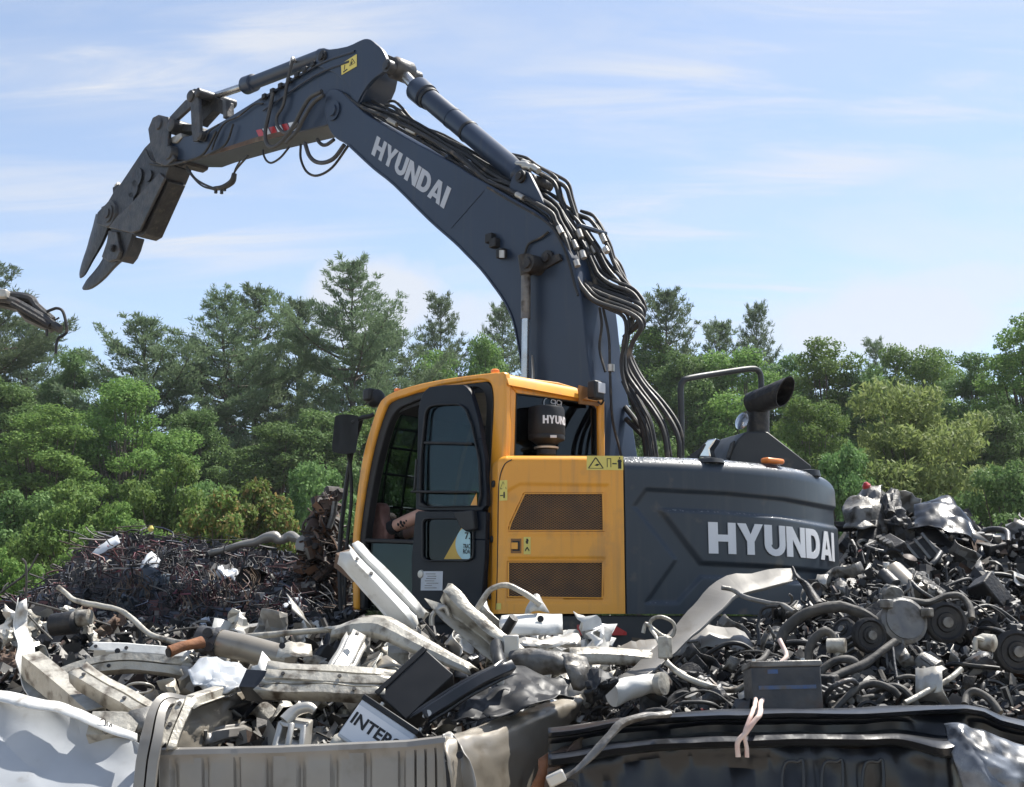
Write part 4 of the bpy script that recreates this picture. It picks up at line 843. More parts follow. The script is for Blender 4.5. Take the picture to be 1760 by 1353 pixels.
# ---------------------------------------------------------------- trees
def quads(c, ax, nrm, l, w):
    """c (N,3) centres, ax (N,3) long axes, nrm approx normals -> (N,4,3) leaf shaped quads"""
    ax = ax/np.linalg.norm(ax, axis=1)[:, None]; sd = np.cross(ax, nrm); sd /= np.linalg.norm(sd, axis=1)[:, None]+1e-9
    l = np.asarray(l).reshape(-1, 1); w = np.asarray(w).reshape(-1, 1)
    return np.stack([c-ax*l*.5, c+sd*w*.5-ax*l*.05, c+ax*l*.5, c-sd*w*.5-ax*l*.05], 1)
def rv(n): q = nr.normal(size=(n, 3)); return q/np.linalg.norm(q, axis=1)[:, None]
def pine(h, spread, sparse=1.0, bare=.25, nl=34):
    tb = MB(); lean = nr.normal(size=2)*.02*h
    def tr(z): t = z/h; return A(lean[0]*t*t+.12*math.sin(z*.5)*t, lean[1]*t*t, z)
    tb.tube([tr(z) for z in np.linspace(-.3, h*.97, 14)], [.02*h+.04, .014*h+.02, .008*h, .015], 8)
    C, AX, Ls = [], [], []; az = nr.random()*6
    nb = int(nl*(h/13))
    for i in range(nb):
        t = bare+(1-bare)*((i+nr.random()*.6)/nb)**.9; z = h*t; q = (1-t)/(1-bare)
        Lb = spread*(min(1, q*1.9+.12)**.8)*(.62+.55*nr.random())*(.75+.35*math.sin(i*1.7)**2)
        if q > .75: Lb *= .8
        for w in range(3 if q > .1 else 4):
            az += 2.399; el = math.radians(6+26*(1-q)+nr.normal()*9); Lw = Lb*(.7+.45*nr.random())
            d0 = A(math.cos(az), math.sin(az), 0); pts = []
            for k in range(6):
                f = k/5; pts.append(tr(z)+d0*Lw*f*math.cos(el)+A(0, 0, Lw*(f*math.sin(el)+.16*f*f-.10*math.sin(f*3.1))))
            tb.tube(pts, [.018*Lw+.012, .006], 4, cap=False)
            side = np.cross(d0, Z)
            nsb = max(3, int(Lw*2.6))
            for k in range(nsb):
                f = .30+.70*(k+nr.random())/nsb; x = f*5; i0 = min(4, int(x)); p = pts[i0]*(1-(x-i0))+pts[i0+1]*(x-i0)
                for sgn in (-1, 1):
                    ln = Lw*.33*(1.15-f*.75)*(.5+.8*nr.random()); e = p+d0*ln*.7+side*sgn*ln*.8+A(0, 0, ln*.28)
                    m = max(2, int(ln*4.5*sparse))
                    for j in range(m):
                        cpt = p+(e-p)*(j+.6)/m; C.append(cpt); AX.append(nz(e-p)*.5+A(0, 0, .55)); Ls.append(1)
            C.append(pts[-1]); AX.append(d0*.6+A(0, 0, .6)); Ls.append(1)
    for k in range(10): C.append(tr(h*(.9+.01*k))); AX.append(A(0, 0, 1)); Ls.append(1)
    C, AX = np.array(C), np.array(AX); n = len(C); K = 9
    c = np.repeat(C, K, 0)+nr.normal(size=(n*K, 3))*A(.10, .10, .06); ax = np.repeat(AX, K, 0)+rv(n*K)*.75
    ll = .24+.16*nr.random(n*K); c = c+ax/np.linalg.norm(ax, axis=1)[:, None]*ll[:, None]*.4
    return tb, quads(c, ax, rv(n*K), ll, .045+.035*nr.random(n*K))
def broad(h, rx, rz, ncl=30, per=420, leaf=.2, bare=.2, droop=0, shape=1.0, cr=.30):
    tb = MB(); cz = h-rz; cl = []
    while len(cl) < ncl:
        p = nr.uniform(-1, 1, 3)
        if np.linalg.norm(p) > 1 or np.linalg.norm(p) < .25: continue
        wz = 1-.35*max(0, p[2])*shape; cl.append(A(p[0]*rx*wz, p[1]*rx*wz, cz+p[2]*rz))
    cl.append(A(0, 0, h-.25*rz))
    tb.tube([A(0, 0, -.3), A(.1, 0, cz*.5), A(0, .1, cz), A(0, 0, h-.5*rz)], [.035*h*.6+.05, .02*h*.6+.03, .03], 8)
    V = []
    for c in cl:
        b = A(0, 0, max(.2*h, c[2]*.55)); mid = b*.4+c*.6+A(0, 0, -.12*rz); tb.tube([b, mid, c], [.012*h*.5+.02, .01], 5, cap=False)
        R0 = rx*cr*(.65+.7*nr.random()); n = int(per*(R0/(rx*cr))**2)
        d = rv(n); d[:, 2] = d[:, 2]*.9+.1; r = R0*(.55+.5*nr.random(n)**.5)*(1+.25*np.sin(d[:, 0]*7+c[0])*np.sin(d[:, 1]*6+c[1]))
        pos = c+d*r[:, None]*A(1, 1, .72)
        nrm = d*.8+A(0, 0, .7)+rv(n)*.7; ax = rv(n)+A(0, 0, -droop)
        l = leaf*(.7+.6*nr.random(n)); V.append(quads(pos, ax, nrm, l, l*(.62 if droop < .5 else .3)))
    return tb, np.concatenate(V)
def tree(name, gen, lm, bark):
    r = thing(name, (0, 0, 0), 'x', 'tree'); tb, V = gen; org = ORG[r]
    tb.obj('trunk', bark, r); quadmesh('crown', V, lm, r); return r
PINES = [tree('pine_tree', pine(23, 5.2, 1.15, .2, 23), 'needle', 'bark'), tree('pine_tree', pine(24, 5.4, 1.15, .33, 20), 'needle', 'bark'), tree('pine_tree', pine(23, 4.4, 1.15, .2, 23), 'needle', 'bark'), tree('pine_tree', pine(23, 3.8, .9, .42, 16), 'needle', 'bark')]
BROADS = [tree('leafy_tree', broad(21, 3.6, 8.5, 120, 560, .175, cr=.235), 'leaf', 'bark'), tree('leafy_tree', broad(19, 3.3, 7.6, 110, 560, .17, cr=.235), 'leaf_deep', 'bark'), tree('leafy_tree', broad(20, 3.9, 7.6, 125, 540, .175, shape=.6, cr=.22), 'leaf', 'bark_pale'), tree('leafy_tree', broad(21, 3.4, 8.6, 115, 560, .18, cr=.235), 'leaf_deep', 'bark')]
OLIVE = [tree('willow_tree', broad(11, 3.4, 4.6, 64, 460, .28, droop=.9, shape=.5, cr=.25), 'leaf_olive', 'bark')]
BUSH = [tree('bush', broad(6, 2.6, 2.9, 90, 430, .135, cr=.19), 'leaf', 'bark'), tree('bush', broad(6, 2.2, 2.9, 80, 330, .18, droop=.3, cr=.2), 'leaf_sumac', 'bark'), tree('bush', broad(6, 2.6, 2.9, 90, 420, .14, cr=.19), 'leaf_deep', 'bark')]
H0 = {}
for lst, hs in ((PINES, (23, 24, 23, 23)), (BROADS, (21, 19, 20, 21)), (OLIVE, (11,)), (BUSH, (6, 6, 6))):
    for o, q in zip(lst, hs): H0[o] = q
used = set(); TSC = 1.7
def plant(o, u, v, Y, wid, label, group=None, cat_='tree'):
    """tree o standing at distance Y with its top seen at (u, v); wid scales the spread"""
    Y = Y*TSC; p = P(u, v, Y); g = gh(p[0], Y)-.1; k = (p[2]-g)/H0[o]
    M = Matrix.Translation((p[0], Y, g)) @ Matrix.Rotation(rnd.random()*6.28, 4, 'Z') @ Matrix.Diagonal((wid, wid, k, 1))
    if o in used: c = dup(o, M, label, group)
    else: used.add(o); o.matrix_basis = M; o['label'] = label; c = o
    c['category'] = cat_
    if group: c['group'] = group
    return c
GP, GB, GU = 'pines at the edge of the yard', 'leafy trees behind the scrap yard', 'bushes behind the scrap heaps'
p_ = PINES; b_ = BROADS
for o, u, v, Y, w, lb in [
 (p_[1], -28, 455, 46, 1.0, 'tall pine cut by the left edge of the picture, above the hanging wreck'),
 (p_[0], 60, 560, 54, 1.0, 'pine just right of the hanging wreck at the left edge'),
 (p_[0], 268, 555, 46, 1.10, 'broad dark pine left of the twin pines, below the jaws of the excavator'),
 (p_[1], 402, 512, 47, .95, 'left one of the twin pines, with bare limbs reaching left'),
 (p_[2], 455, 498, 50, 1.05, 'right one of the twin pines, slightly taller'),
 (p_[2], 528, 520, 52, 1.0, 'slender pine between the twin pines and the tallest pine'),
 (p_[1], 612, 461, 47, .98, 'tallest pine with a wide rounded crown, standing against the white cloud left of the boom'),
 (p_[0], 672, 562, 50, 1.05, 'low broad pine right below the tallest pine'),
 (p_[3], 757, 522, 56, .85, 'small cone-shaped pine standing free against the sky left of the boom'),
 (p_[3], 868, 528, 56, .9, 'small pine half hidden behind the lift cylinder of the boom'),
 (p_[2], 1132, 502, 50, .95, 'pine right beside the hoses behind the boom'),
 (p_[2], 1226, 556, 58, 1.0, 'faint pine between the boom hoses and the free-standing small pine'),
 (p_[3], 1302, 530, 56, .72, 'small free-standing pine above the handrail of the excavator'),
 (p_[3], 1505, 596, 60, .7, 'small dark evergreen poking out of the treetops right of the exhaust')]:
    plant(o, u, v, Y, w, lb, GP)
for o, u, v, Y, w, lb in [
 (b_[3], 130, 592, 50, .9, 'leafy tree with a pointed dark top right of the hanging wreck'),
 (b_[1], 20, 640, 42, 1.0, 'leafy tree at the left edge below the hanging wreck'),
 (b_[0], 90, 700, 38, .95, 'pale green leafy tree low at the left, above the bushes'),
 (b_[2], 225, 655, 40, .85, 'light green leafy tree in front of the broad dark pine'),
 (b_[1], 330, 690, 42, .8, 'dark leafy tree between the broad dark pine and the twin pines'),
 (b_[1], 560, 690, 41, 1.0, 'dark leafy tree directly left of the cab roof, under the tallest pine'),
 (b_[3], 480, 720, 40, .9, 'leafy tree under the twin pines'),
 (b_[0], 640, 700, 44, .9, 'leafy tree seen past the cab mirror'),
 (b_[0], 748, 600, 52, .8, 'round leafy tree just above the cab roof, under the small cone-shaped pine'),
 (b_[2], 826, 585, 54, .75, 'light leafy tree above the cab roof beside the lift cylinder'),
 (b_[0], 1105, 562, 50, 1.0, 'bright leafy tree right behind the hoses at the back of the boom'),
 (b_[1], 1185, 590, 46, .95, 'leafy tree seen through the left part of the handrail'),
 (b_[2], 1265, 600, 46, 1.0, 'leafy tree seen through the right part of the handrail'),
 (b_[3], 1345, 606, 48, .9, 'dark leafy tree above the exhaust elbow'),
 (b_[0], 1420, 582, 46, .95, 'round-topped leafy tree right of the exhaust elbow'),
 (b_[1], 1480, 620, 46, .9, 'leafy tree behind the left shoulder of the willow'),
 (b_[2], 1556, 600, 50, .95, 'leafy tree whose top shows straight above the willow'),
 (b_[0], 1612, 602, 52, .8, 'narrow leafy tree right above the willow'),
 (b_[3], 1672, 606, 46, .9, 'leafy tree between the willow and the tall tree at the right edge'),
 (b_[0], 1768, 545, 42, .95, 'tallest leafy tree, cut by the right edge of the picture'),
 (b_[1], 1715, 690, 38, .8, 'dark shaded leafy tree low at the right edge'),
 (b_[2], 1385, 690, 36, .62, 'yellow-green young tree right behind the exhaust housing'),
 (b_[1], 1090, 700, 42, .7, 'leafy tree seen in the gap between the boom and its lower hoses')]:
    plant(o, u, v, Y, w, lb, GB)
plant(OLIVE[0], 1562, 672, 30, 1.1, 'olive-green willow with drooping fine leaves, behind the right scrap heap')
for o, u, v, Y, w, lb in [
 (BUSH[0], 285, 782, 27, .95, 'bright green rounded bush in front of the broad dark pine'), (BUSH[0], 150, 822, 26, .9, 'green bush left of the bright rounded bush'),
 (BUSH[2], 45, 850, 27, 1.0, 'dark green bush at the left edge behind the wire heap'), (BUSH[0], 20, 940, 20, .55, 'small bright bush low at the left edge'),
 (BUSH[1], 440, 830, 24, .8, 'sumac bush with reddish leaf tips behind the wire heap'), (BUSH[1], 380, 850, 23, .75, 'second sumac bush, left of the taller one'), (BUSH[2], 540, 800, 29, .9, 'dark bush just left of the cab front'),
 (BUSH[0], 215, 860, 23, .7, 'low green bush above the peak of the wire heap'), (BUSH[2], 330, 830, 28, .8, 'shaded bush between the bright bush and the sumac'),
 (BUSH[2], 640, 800, 30, .9, 'dark bush seen through the cab doorway'), (BUSH[2], 1130, 760, 30, .8, 'dark bush behind the lower boom hoses'),
 (BUSH[0], 1330, 760, 30, .8, 'bush behind the exhaust housing'), (BUSH[2], 1450, 770, 28, .8, 'dark bush between the counterweight and the willow'), (BUSH[2], 1720, 800, 26, .9, 'dark bush at the right edge behind the scrap heap'), (BUSH[0], 1752, 884, 17, .35, 'small bright sprig of leaves on the crest of the right heap')]:
    plant(o, u, v, Y, w, lb, GU, 'bush')
# the wood behind reads as one mass
V = []
for i in range(120):
    x = -56+112*i/119; Y = 108+rnd.random()*8; top = 13+4*noise.noise(Vector((x*.13, 3, 0)))+rnd.random()*1.4
    for z in np.arange(.8, top, 1.5):
        n = 210; d = rv(n); pos = A(x+rnd.uniform(-.5, .5), Y+rnd.uniform(-1.5, 1.5), z)+d*1.6*(.6+.5*nr.random((n, 1)))*A(1, 1, .9); l = .34+.2*nr.random(n)
        V.append(quads(pos, rv(n), d+A(0, 0, .6)+rv(n)*.6, l, l*.6))
V = np.concatenate(V); o = quadmesh('far_wood', V, 'leaf_deep'); tag(o, 'far wood seen as one dark green mass between the trees', 'wood', None, 'stuff')
# grass tufts and weeds on the ground in front of the trees
V = []
n = 9000; c = np.stack([nr.uniform(-14, 14, n), nr.uniform(15.5, 30, n), np.full(n, .25)], 1); l = .35+.4*nr.random(n); ax = rv(n)*.5+A(0, 0, 1)
o = quadmesh('grass', quads(c, ax, rv(n), l, .03+.02*nr.random(n)), 'grassm'); tag(o, 'tall grass and weeds at the edge of the yard', 'grass', None, 'stuff')
# ================================================================ SKY AND SUN
w = bpy.data.worlds.new('World'); sc.world = w; w.use_nodes = True; n, l = w.node_tree.nodes, w.node_tree.links
SUN_EL, SUN_AZ = math.radians(60), math.radians(53)
sky = n.new('ShaderNodeTexSky'); sky.sky_type = 'NISHITA'; sky.sun_disc = False; sky.sun_elevation = SUN_EL; sky.sun_rotation = SUN_AZ; sky.air_density = 1.0; sky.dust_density = .2; sky.ozone_density = 2.0; sky.altitude = 100
tc = n.new('ShaderNodeTexCoord'); sp = n.new('ShaderNodeSeparateXYZ'); l.new(tc.outputs['Generated'], sp.inputs[0])
def math_(op, a, b=None, c=None, cl=False):
    m = n.new('ShaderNodeMath'); m.operation = op; m.use_clamp = cl
    for i, q in enumerate((a, b, c)):
        if q is None: continue
        if hasattr(q, 'links'): l.new(q, m.inputs[i])
        else: m.inputs[i].default_value = q
    return m.outputs[0]
zc = math_('MAXIMUM', sp.outputs[2], .0); den = math_('ADD', zc, .22)
cx, cy_ = math_('DIVIDE', sp.outputs[0], den), math_('DIVIDE', sp.outputs[1], den)
cb = n.new('ShaderNodeCombineXYZ'); l.new(cx, cb.inputs[0]); l.new(cy_, cb.inputs[1])
def cloud(scale, stretch, rot, lo, hi, off, det=9, rough=.6, dist=.6):
    mp = n.new('ShaderNodeMapping'); mp.inputs['Scale'].default_value = stretch; mp.inputs['Rotation'].default_value = (0, 0, rot); mp.inputs['Location'].default_value = off; l.new(cb.outputs[0], mp.inputs[0])
    t = n.new('ShaderNodeTexNoise'); t.inputs['Scale'].default_value = scale; t.inputs['Detail'].default_value = det; t.inputs['Roughness'].default_value = rough; t.inputs['Distortion'].default_value = dist; l.new(mp.outputs[0], t.inputs[0])
    mr = n.new('ShaderNodeMapRange'); mr.interpolation_type = 'SMOOTHSTEP'; mr.inputs[1].default_value = lo; mr.inputs[2].default_value = hi; l.new(t.outputs[0], mr.inputs[0]); return mr.outputs[0]
def blob(u, v, du, dv, rot=0):
    """soft patch of sky round the direction of a cloud bank"""
    d = nz(ray(u, v)); xr = nz(np.cross(d, Z)); yr = np.cross(xr, d); c_, s_ = math.cos(rot), math.sin(rot); xr, yr = xr*c_+yr*s_, yr*c_-xr*s_
    def dot(vec, sc_):
        m = n.new('ShaderNodeVectorMath'); m.operation = 'DOT_PRODUCT'; l.new(tc.outputs['Generated'], m.inputs[0]); m.inputs[1].default_value = vec; return math_('MULTIPLY', m.outputs['Value'], FPX/sc_)
    a, b = dot(xr, du), dot(yr, dv); m = n.new('ShaderNodeVectorMath'); m.operation = 'DOT_PRODUCT'; l.new(tc.outputs['Generated'], m.inputs[0]); m.inputs[1].default_value = d
    r2 = math_('ADD', math_('MULTIPLY', a, a), math_('MULTIPLY', b, b)); e = math_('POWER', 2.718, math_('MULTIPLY', r2, -1)); return math_('MULTIPLY', e, math_('GREATER_THAN', m.outputs['Value'], 0))
thin = cloud(1.3, (1, 2.8, 1), .25, .42, .78, (3, 1, 0)); wis = cloud(2.2, (1, 5, 1), -.25, .40, .70, (5, 2, 0))
tot = math_('MULTIPLY_ADD', thin, .6, .08)
for (u, v, du, dv, rot, src, k) in ((130, 118, 260, 55, .14, wis, 1.7), (1500, 520, 420, 110, 0, wis, 1.1), (1250, 340, 420, 80, .25, wis, 1.2), (200, 380, 420, 90, .0, wis, 1.1), (1350, 90, 560, 120, .1, wis, 1.15), (450, 60, 360, 75, .25, wis, 1.0), (820, 250, 220, 60, .2, wis, .8), (1650, 160, 240, 90, .1, wis, 1.1)):
    tot = math_('MAXIMUM', tot, math_('MULTIPLY', math_('MULTIPLY', blob(u, v, du, dv, rot), math_('MULTIPLY_ADD', src, .8, .2)), k), None, True)
def bank(u, v, du, dv, rot, lo, hi, k):
    x = math_('ADD', blob(u, v, du, dv, rot), math_('MULTIPLY_ADD', pn, 1.5, -.75)); m = n.new('ShaderNodeMapRange'); m.interpolation_type = 'SMOOTHSTEP'; m.inputs[1].default_value = lo; m.inputs[2].default_value = hi; l.new(x, m.inputs[0]); return math_('MULTIPLY', m.outputs[0], k)
tq = n.new('ShaderNodeTexNoise'); tq.inputs['Scale'].default_value = 9; tq.inputs['Detail'].default_value = 9; tq.inputs['Roughness'].default_value = .55; l.new(tc.outputs['Generated'], tq.inputs[0]); pn = tq.outputs[0]
for a in ((650, 510, 200, 105, -.15, .38, .85, .95), (800, 545, 130, 70, 0, .38, .85, .8), (1480, 560, 340, 90, 0, .35, .95, .9), (1650, 500, 260, 70, .1, .35, 1.0, .75)):
    tot = math_('MAXIMUM', tot, bank(*a), None, True)
bg = n['Background']; STR = .095; bg.inputs[1].default_value = STR; l.new(sky.outputs[0], bg.inputs[0])
hs = n.new('ShaderNodeHueSaturation'); hs.inputs['Saturation'].default_value = .86; hs.inputs['Value'].default_value = .80; l.new(sky.outputs[0], hs.inputs['Color']); l.new(hs.outputs[0], bg.inputs[0])
b2 = n.new('ShaderNodeBackground'); b2.inputs[0].default_value = (.93, .95, 1, 1); CLOUD = b2.inputs[1]; CLOUD.default_value = .36
ms = n.new('ShaderNodeMixShader'); l.new(math_('MULTIPLY', tot, .85, None, True), ms.inputs[0]); l.new(bg.outputs[0], ms.inputs[1]); l.new(b2.outputs[0], ms.inputs[2]); l.new(ms.outputs[0], n['World Output'].inputs[0])
sl = bpy.data.lights.new('sun', 'SUN'); sl.energy = 3.9; sl.angle = math.radians(.53); sl.color = (1, .955, .88); so = bpy.data.objects.new('sun', sl); sc.collection.objects.link(so)
sd = A(math.sin(SUN_AZ)*math.cos(SUN_EL), math.cos(SUN_AZ)*math.cos(SUN_EL), math.sin(SUN_EL)); so.rotation_euler = Vector(sd).to_track_quat('Z', 'Y').to_euler(); so.location = (20, 10, 40)
sc.view_settings.view_transform = 'Standard'; sc.view_settings.look = 'None'; sc.view_settings.exposure = 1.32; sc.view_settings.gamma = 1
# ================================================================ SCRAP
def PP(pts): return [P(*q) for q in pts]
def nzv(p, f, sd): return noise.noise(Vector((p[0]*f+sd, p[1]*f-sd*.7, p[2]*f+sd*1.3)))
def dent(mb, amp, f=5, sd=0):
    o = []
    for q in mb.v: o.append((q[0]+amp*nzv(q, f, sd), q[1]+amp*nzv(q, f, sd+9), q[2]+amp*nzv(q, f, sd+21)))
    mb.v = o; return mb
PROF = {'B': [(-.5, 0), (-.44, .08), (-.40, .8), (-.34, 1), (-.10, 1), (-.05, .85), (-.03, .45), (.03, .45), (.05, .85), (.10, 1), (.34, 1), (.40, .8), (.44, .08), (.5, 0)],
 'U': [(-.5, 1), (-.5, .06), (-.44, 0), (.44, 0), (.5, .06), (.5, 1)], 'hat': [(-.5, 0), (-.34, 0), (-.28, .9), (-.22, 1), (.22, 1), (.28, .9), (.34, 0), (.5, 0)],
 'L': [(-.5, 0), (.44, 0), (.5, .06), (.5, 1)], 'C': [(-.5, 0), (-.46, .4), (-.3, .85), (0, 1), (.3, .85), (.46, .4), (.5, 0)], 'flat': [(-.5, 0), (-.2, .12), (.2, .12), (.5, 0)],
 'two': [(-.5, 0), (-.46, .9), (-.06, 1), (0, .3), (.06, 1), (.46, .9), (.5, 0)]}
def beam(name, pts, w, h, up, kind, mat, label, category='beam', curve=4, th=.006, amp=.006, wid=None, group=None, parent=None):
    p = PP(pts) if len(pts[0]) == 3 and not isinstance(pts[0], np.ndarray) else pts
    p = cat(p, curve) if len(p) > 2 else [p[0]+(p[1]-p[0])*t for t in np.linspace(0, 1, 9)]
    up = nz(A(*up)); N = len(p); rows = []
    for i in range(N):
        t = nz(p[min(i+1, N-1)]-p[max(i-1, 0)]); x = nz(np.cross(t, up)); y = np.cross(x, t); k = 1 if wid is None else float(np.interp(i/(N-1), np.linspace(0, 1, len(wid)), wid))
        rows.append([p[i]+x*a*w*k+y*b*h*k for a, b in PROF[kind]])
    for e_ in (0, -1): sg = nz(p[1]-p[0])*(-1 if e_ == 0 else 1) if e_ == 0 else nz(p[-1]-p[-2]); rows[e_] = [q+sg*rnd.uniform(-.02, .05)*(w/.12)+A(*nr.normal(size=3))*.006 for q in rows[e_]]
    amp *= 1.6 if mat in ('cream', 'whitep', 'alu') and parent is None else 1; mb = dent(MB().grid(rows), amp, 7, rnd.random()*50); o = mb.obj(name, mat, parent, solid=th*.8, ang=24)
    if mat in ('cream', 'whitep', 'alu') and kind in ('B', 'two', 'hat'):
        for f_ in (rnd.uniform(.06, .2), rnd.uniform(.4, .9)):
            i = int(f_*(N-1)); t = nz(p[min(i+1, N-1)]-p[max(i-1, 0)]); x = nz(np.cross(t, up)); y = np.cross(x, t); MB().lathe([(.011, -.002), (.011, .003)], p[i]+x*w*(.24 if kind != 'hat' else .05)+y*(h+th*.6+amp*.3), y, 10).obj('bolt_hole', 'ink', o)
    if parent is None: tag(o, label, category, group)
    return o
def boxbeam(name, pts, w, h, up, mat, label, category='beam', th=.008, web=True, amp=.003):
    p = PP(pts); p = cat(p, 4) if len(p) > 2 else [p[0]+(p[1]-p[0])*t for t in np.linspace(0, 1, 7)]; mb = MB(); up = nz(A(*up))
    O_ = [(-w/2, -h/2), (w/2, -h/2), (w/2, h/2), (-w/2, h/2)]; N = len(p); n0 = []
    def ring(i, pr_):
        t = nz(p[min(i+1, N-1)]-p[max(i-1, 0)]); x = nz(np.cross(t, up)); y = np.cross(x, t); return [p[i]+x*a+y*b for a, b in pr_]
    for pr_ in (O_, [(a*(1-2*th/w), b*(1-2*th/h)) for a, b in O_]):
        mb.grid([ring(i, pr_+pr_[:1]) for i in range(N)])
    for i in (0, N-1): a, b = ring(i, O_+O_[:1]), ring(i, [(a*(1-2*th/w), b*(1-2*th/h)) for a, b in O_+O_[:1]]); mb.grid([a, b])
    if web: mb.grid([[q for q in ring(i, [(-w/2+th, 0), (w/2-th, 0)])] for i in range(N)])
    o = dent(mb, amp, 6, 3).obj(name, mat, ang=30); tag(o, label, category); return o
def pipe(name, pts, r, mat, label, category='pipe', n=10, sm=5, flat=1, group=None, parent=None):
    p = PP(pts); r0 = float(np.max(r)); o = dent(MB().tube(p, r, max(n, 12) if r0 > .03 else n, sm=sm+(3 if r0 > .03 else 0), flat=flat), r0*.38, 9, len(label)).obj(name, mat, parent)
    if parent is None: tag(o, label, category, group)
    return o
def sheet(name, net, nu, nv, amp, mat, label, category='sheet metal', f=4, sd=0, th=.005, parent=None, crease=.5, ang=24, jit=.22, fold=0):
    """crumpled sheet metal from a net of (u, v, Y) control points"""
    g0 = [PP(r) for r in net]; rows = [cat(r, max(2, nu//(len(r)-1))) for r in g0]; cols = list(zip(*rows)); cols = [cat(list(c), max(2, nv//(len(net)-1))) for c in cols]
    g = np.array(cols); du = np.gradient(g, axis=0); dv = np.gradient(g, axis=1); nn = np.cross(du, dv); nn /= np.linalg.norm(nn, axis=2)[:, :, None]+1e-9
    for i in range(g.shape[0]):
        for j in range(g.shape[1]):
            q = g[i, j]; a = nzv(q, f, sd); b = 1-2*abs(nzv(q, f*1.7, sd+5) if not fold else noise.noise(Vector(((q[0]*.8+q[2])*fold+sd, (q[0]-q[2])*.7, q[1]*.4)))); c = nzv(q, f*4, sd+13)
            g[i, j] = q+nn[i, j]*amp*(a*(1-crease)+abs(b)*crease+c*(.2 if jit > .03 else 0)+jit*nzv(q, 23, sd))
    o = MB().grid([list(r) for r in g]).obj(name, mat, parent, solid=th, ang=ang)
    if parent is None: tag(o, label, category)
    return o
def hole(par, u, v, Y, r, nrm=(0, -1, .3), mat='ink', flat=1, name='bolt_hole'):
    return MB().lathe([(r, -.002), (r, .004)], P(u, v, Y), nz(A(*nrm)), 12).obj(name, mat, par)
# ---------------------------------------------------------------- heaps
def lerp(x, tab): xs, ys = zip(*tab); return float(np.interp(x, xs, ys))
def heap_surf(top, bot, Yt, Yf, bulge=.25):
    def f(u, t):
        v = lerp(u, bot)*(1-t)+lerp(u, top)*t; yt = lerp(u, Yt) if isinstance(Yt, list) else Yt; yf = lerp(u, Yf) if isinstance(Yf, list) else Yf
        return P(u, v, yf*(1-t)+yt*t-bulge*math.sin(math.pi*t))
    return f
def rot_rand():
    q = nr.normal(size=4); q /= np.linalg.norm(q); w_, x, y, z = q
    return np.array([[1-2*(y*y+z*z), 2*(x*y-z*w_), 2*(x*z+y*w_)], [2*(x*y+z*w_), 1-2*(x*x+z*z), 2*(y*z-x*w_)], [2*(x*z-y*w_), 2*(y*z+x*w_), 1-2*(x*x+y*y)]])
def bit(mb, p, s, kind):
    M_ = rot_rand(); X = lambda x, y, z: p+M_@A(x, y, z)*s
    if kind == 'wire':
        k = rnd.randint(4, 6); d = A(*nr.normal(size=3)); pts = [A(0, 0, 0)]
        for i in range(k): d = d*.6+A(*nr.normal(size=3))*.7; pts.append(pts[-1]+nz(d)*.35*A(1, 1, .45))
        c = sum(pts)/len(pts); mb.tube([p+(q-c)*s for q in pts], rnd.choice((.003, .0045, .006, .009)), 4, sm=2, cap=False)
    elif kind == 'hang':
        k = 5; x = rnd.uniform(-.25, .25); pts = [p+A(x*i/k+rnd.uniform(-.06, .06), rnd.uniform(-.06, .02)-.03*i/k, -i/k)*s for i in range(k+1)]; mb.tube(pts, rnd.choice((.004, .006, .008, .012)), 4, sm=2, cap=False)
    elif kind == 'strip':
        x, w_ = rnd.uniform(-.3, .3), rnd.uniform(.008, .045)/s; tw = rnd.uniform(-1.5, 1.5); g = []
        for i in range(6):
            f_ = i/5; c = A(x*f_+rnd.uniform(-.04, .04), -.25*f_+rnd.uniform(-.03, .03), -f_); dv_ = A(math.cos(tw*f_+x), math.sin(tw*f_+x), 0)*w_; g.append([p+(c-dv_)*s, p+(c+dv_)*s])
        mb.grid(g)
    elif kind == 'plate':
        n = 3; b = rnd.uniform(-.5, .5); w_ = rnd.uniform(.3, .8); g = [[X(x-.5, y*w_, b*abs(x-.5)+rnd.uniform(-.1, .1)) for y in (-.5, 0, .5)] for x in (0, .35, .7, 1)]; mb.grid(g)
    elif kind == 'box':
        a, b, c = rnd.uniform(.5, 1), rnd.uniform(.25, .6), rnd.uniform(.12, .5); mb.box(p, (a*s, b*s, c*s), M_)
        mb.v[-8:] = [tuple(np.array(q)+nr.normal(size=3)*.08*s) for q in mb.v[-8:]]
    elif kind == 'cyl':
        r = rnd.uniform(.12, .3); mb.lathe([(r*.5, -.5), (r, -.45), (r, .1), (r*.8, .12), (r*.8, .4), (r*.4, .5)], np.zeros(3), A(0, 0, 1), 9); k = 54; mb.v[-k:] = [tuple(p+M_@np.array(q)*s) for q in mb.v[-k:]]
    elif kind == 'ring':
        mb.tube([X(.5*math.cos(a), .5*math.sin(a), .05*math.sin(3*a)) for a in np.linspace(0, rnd.uniform(3.5, 6.2), 12)], rnd.uniform(.008, .018), 5, cap=False)
    elif kind == 'rod':
        mb.tube([X(-.6, 0, 0), X(0, rnd.uniform(-.1, .1), .05), X(.6, 0, rnd.uniform(-.15, .15))], rnd.uniform(.008, .02), 6)
    elif kind == 'bracket':
        g = [[X(x, y, z) for y in (-.16, .16)] for x, z in ((-.5, 0), (-.1, .04), (0, .12), (.05, .5), (.1, .55))]; mb.grid(g)
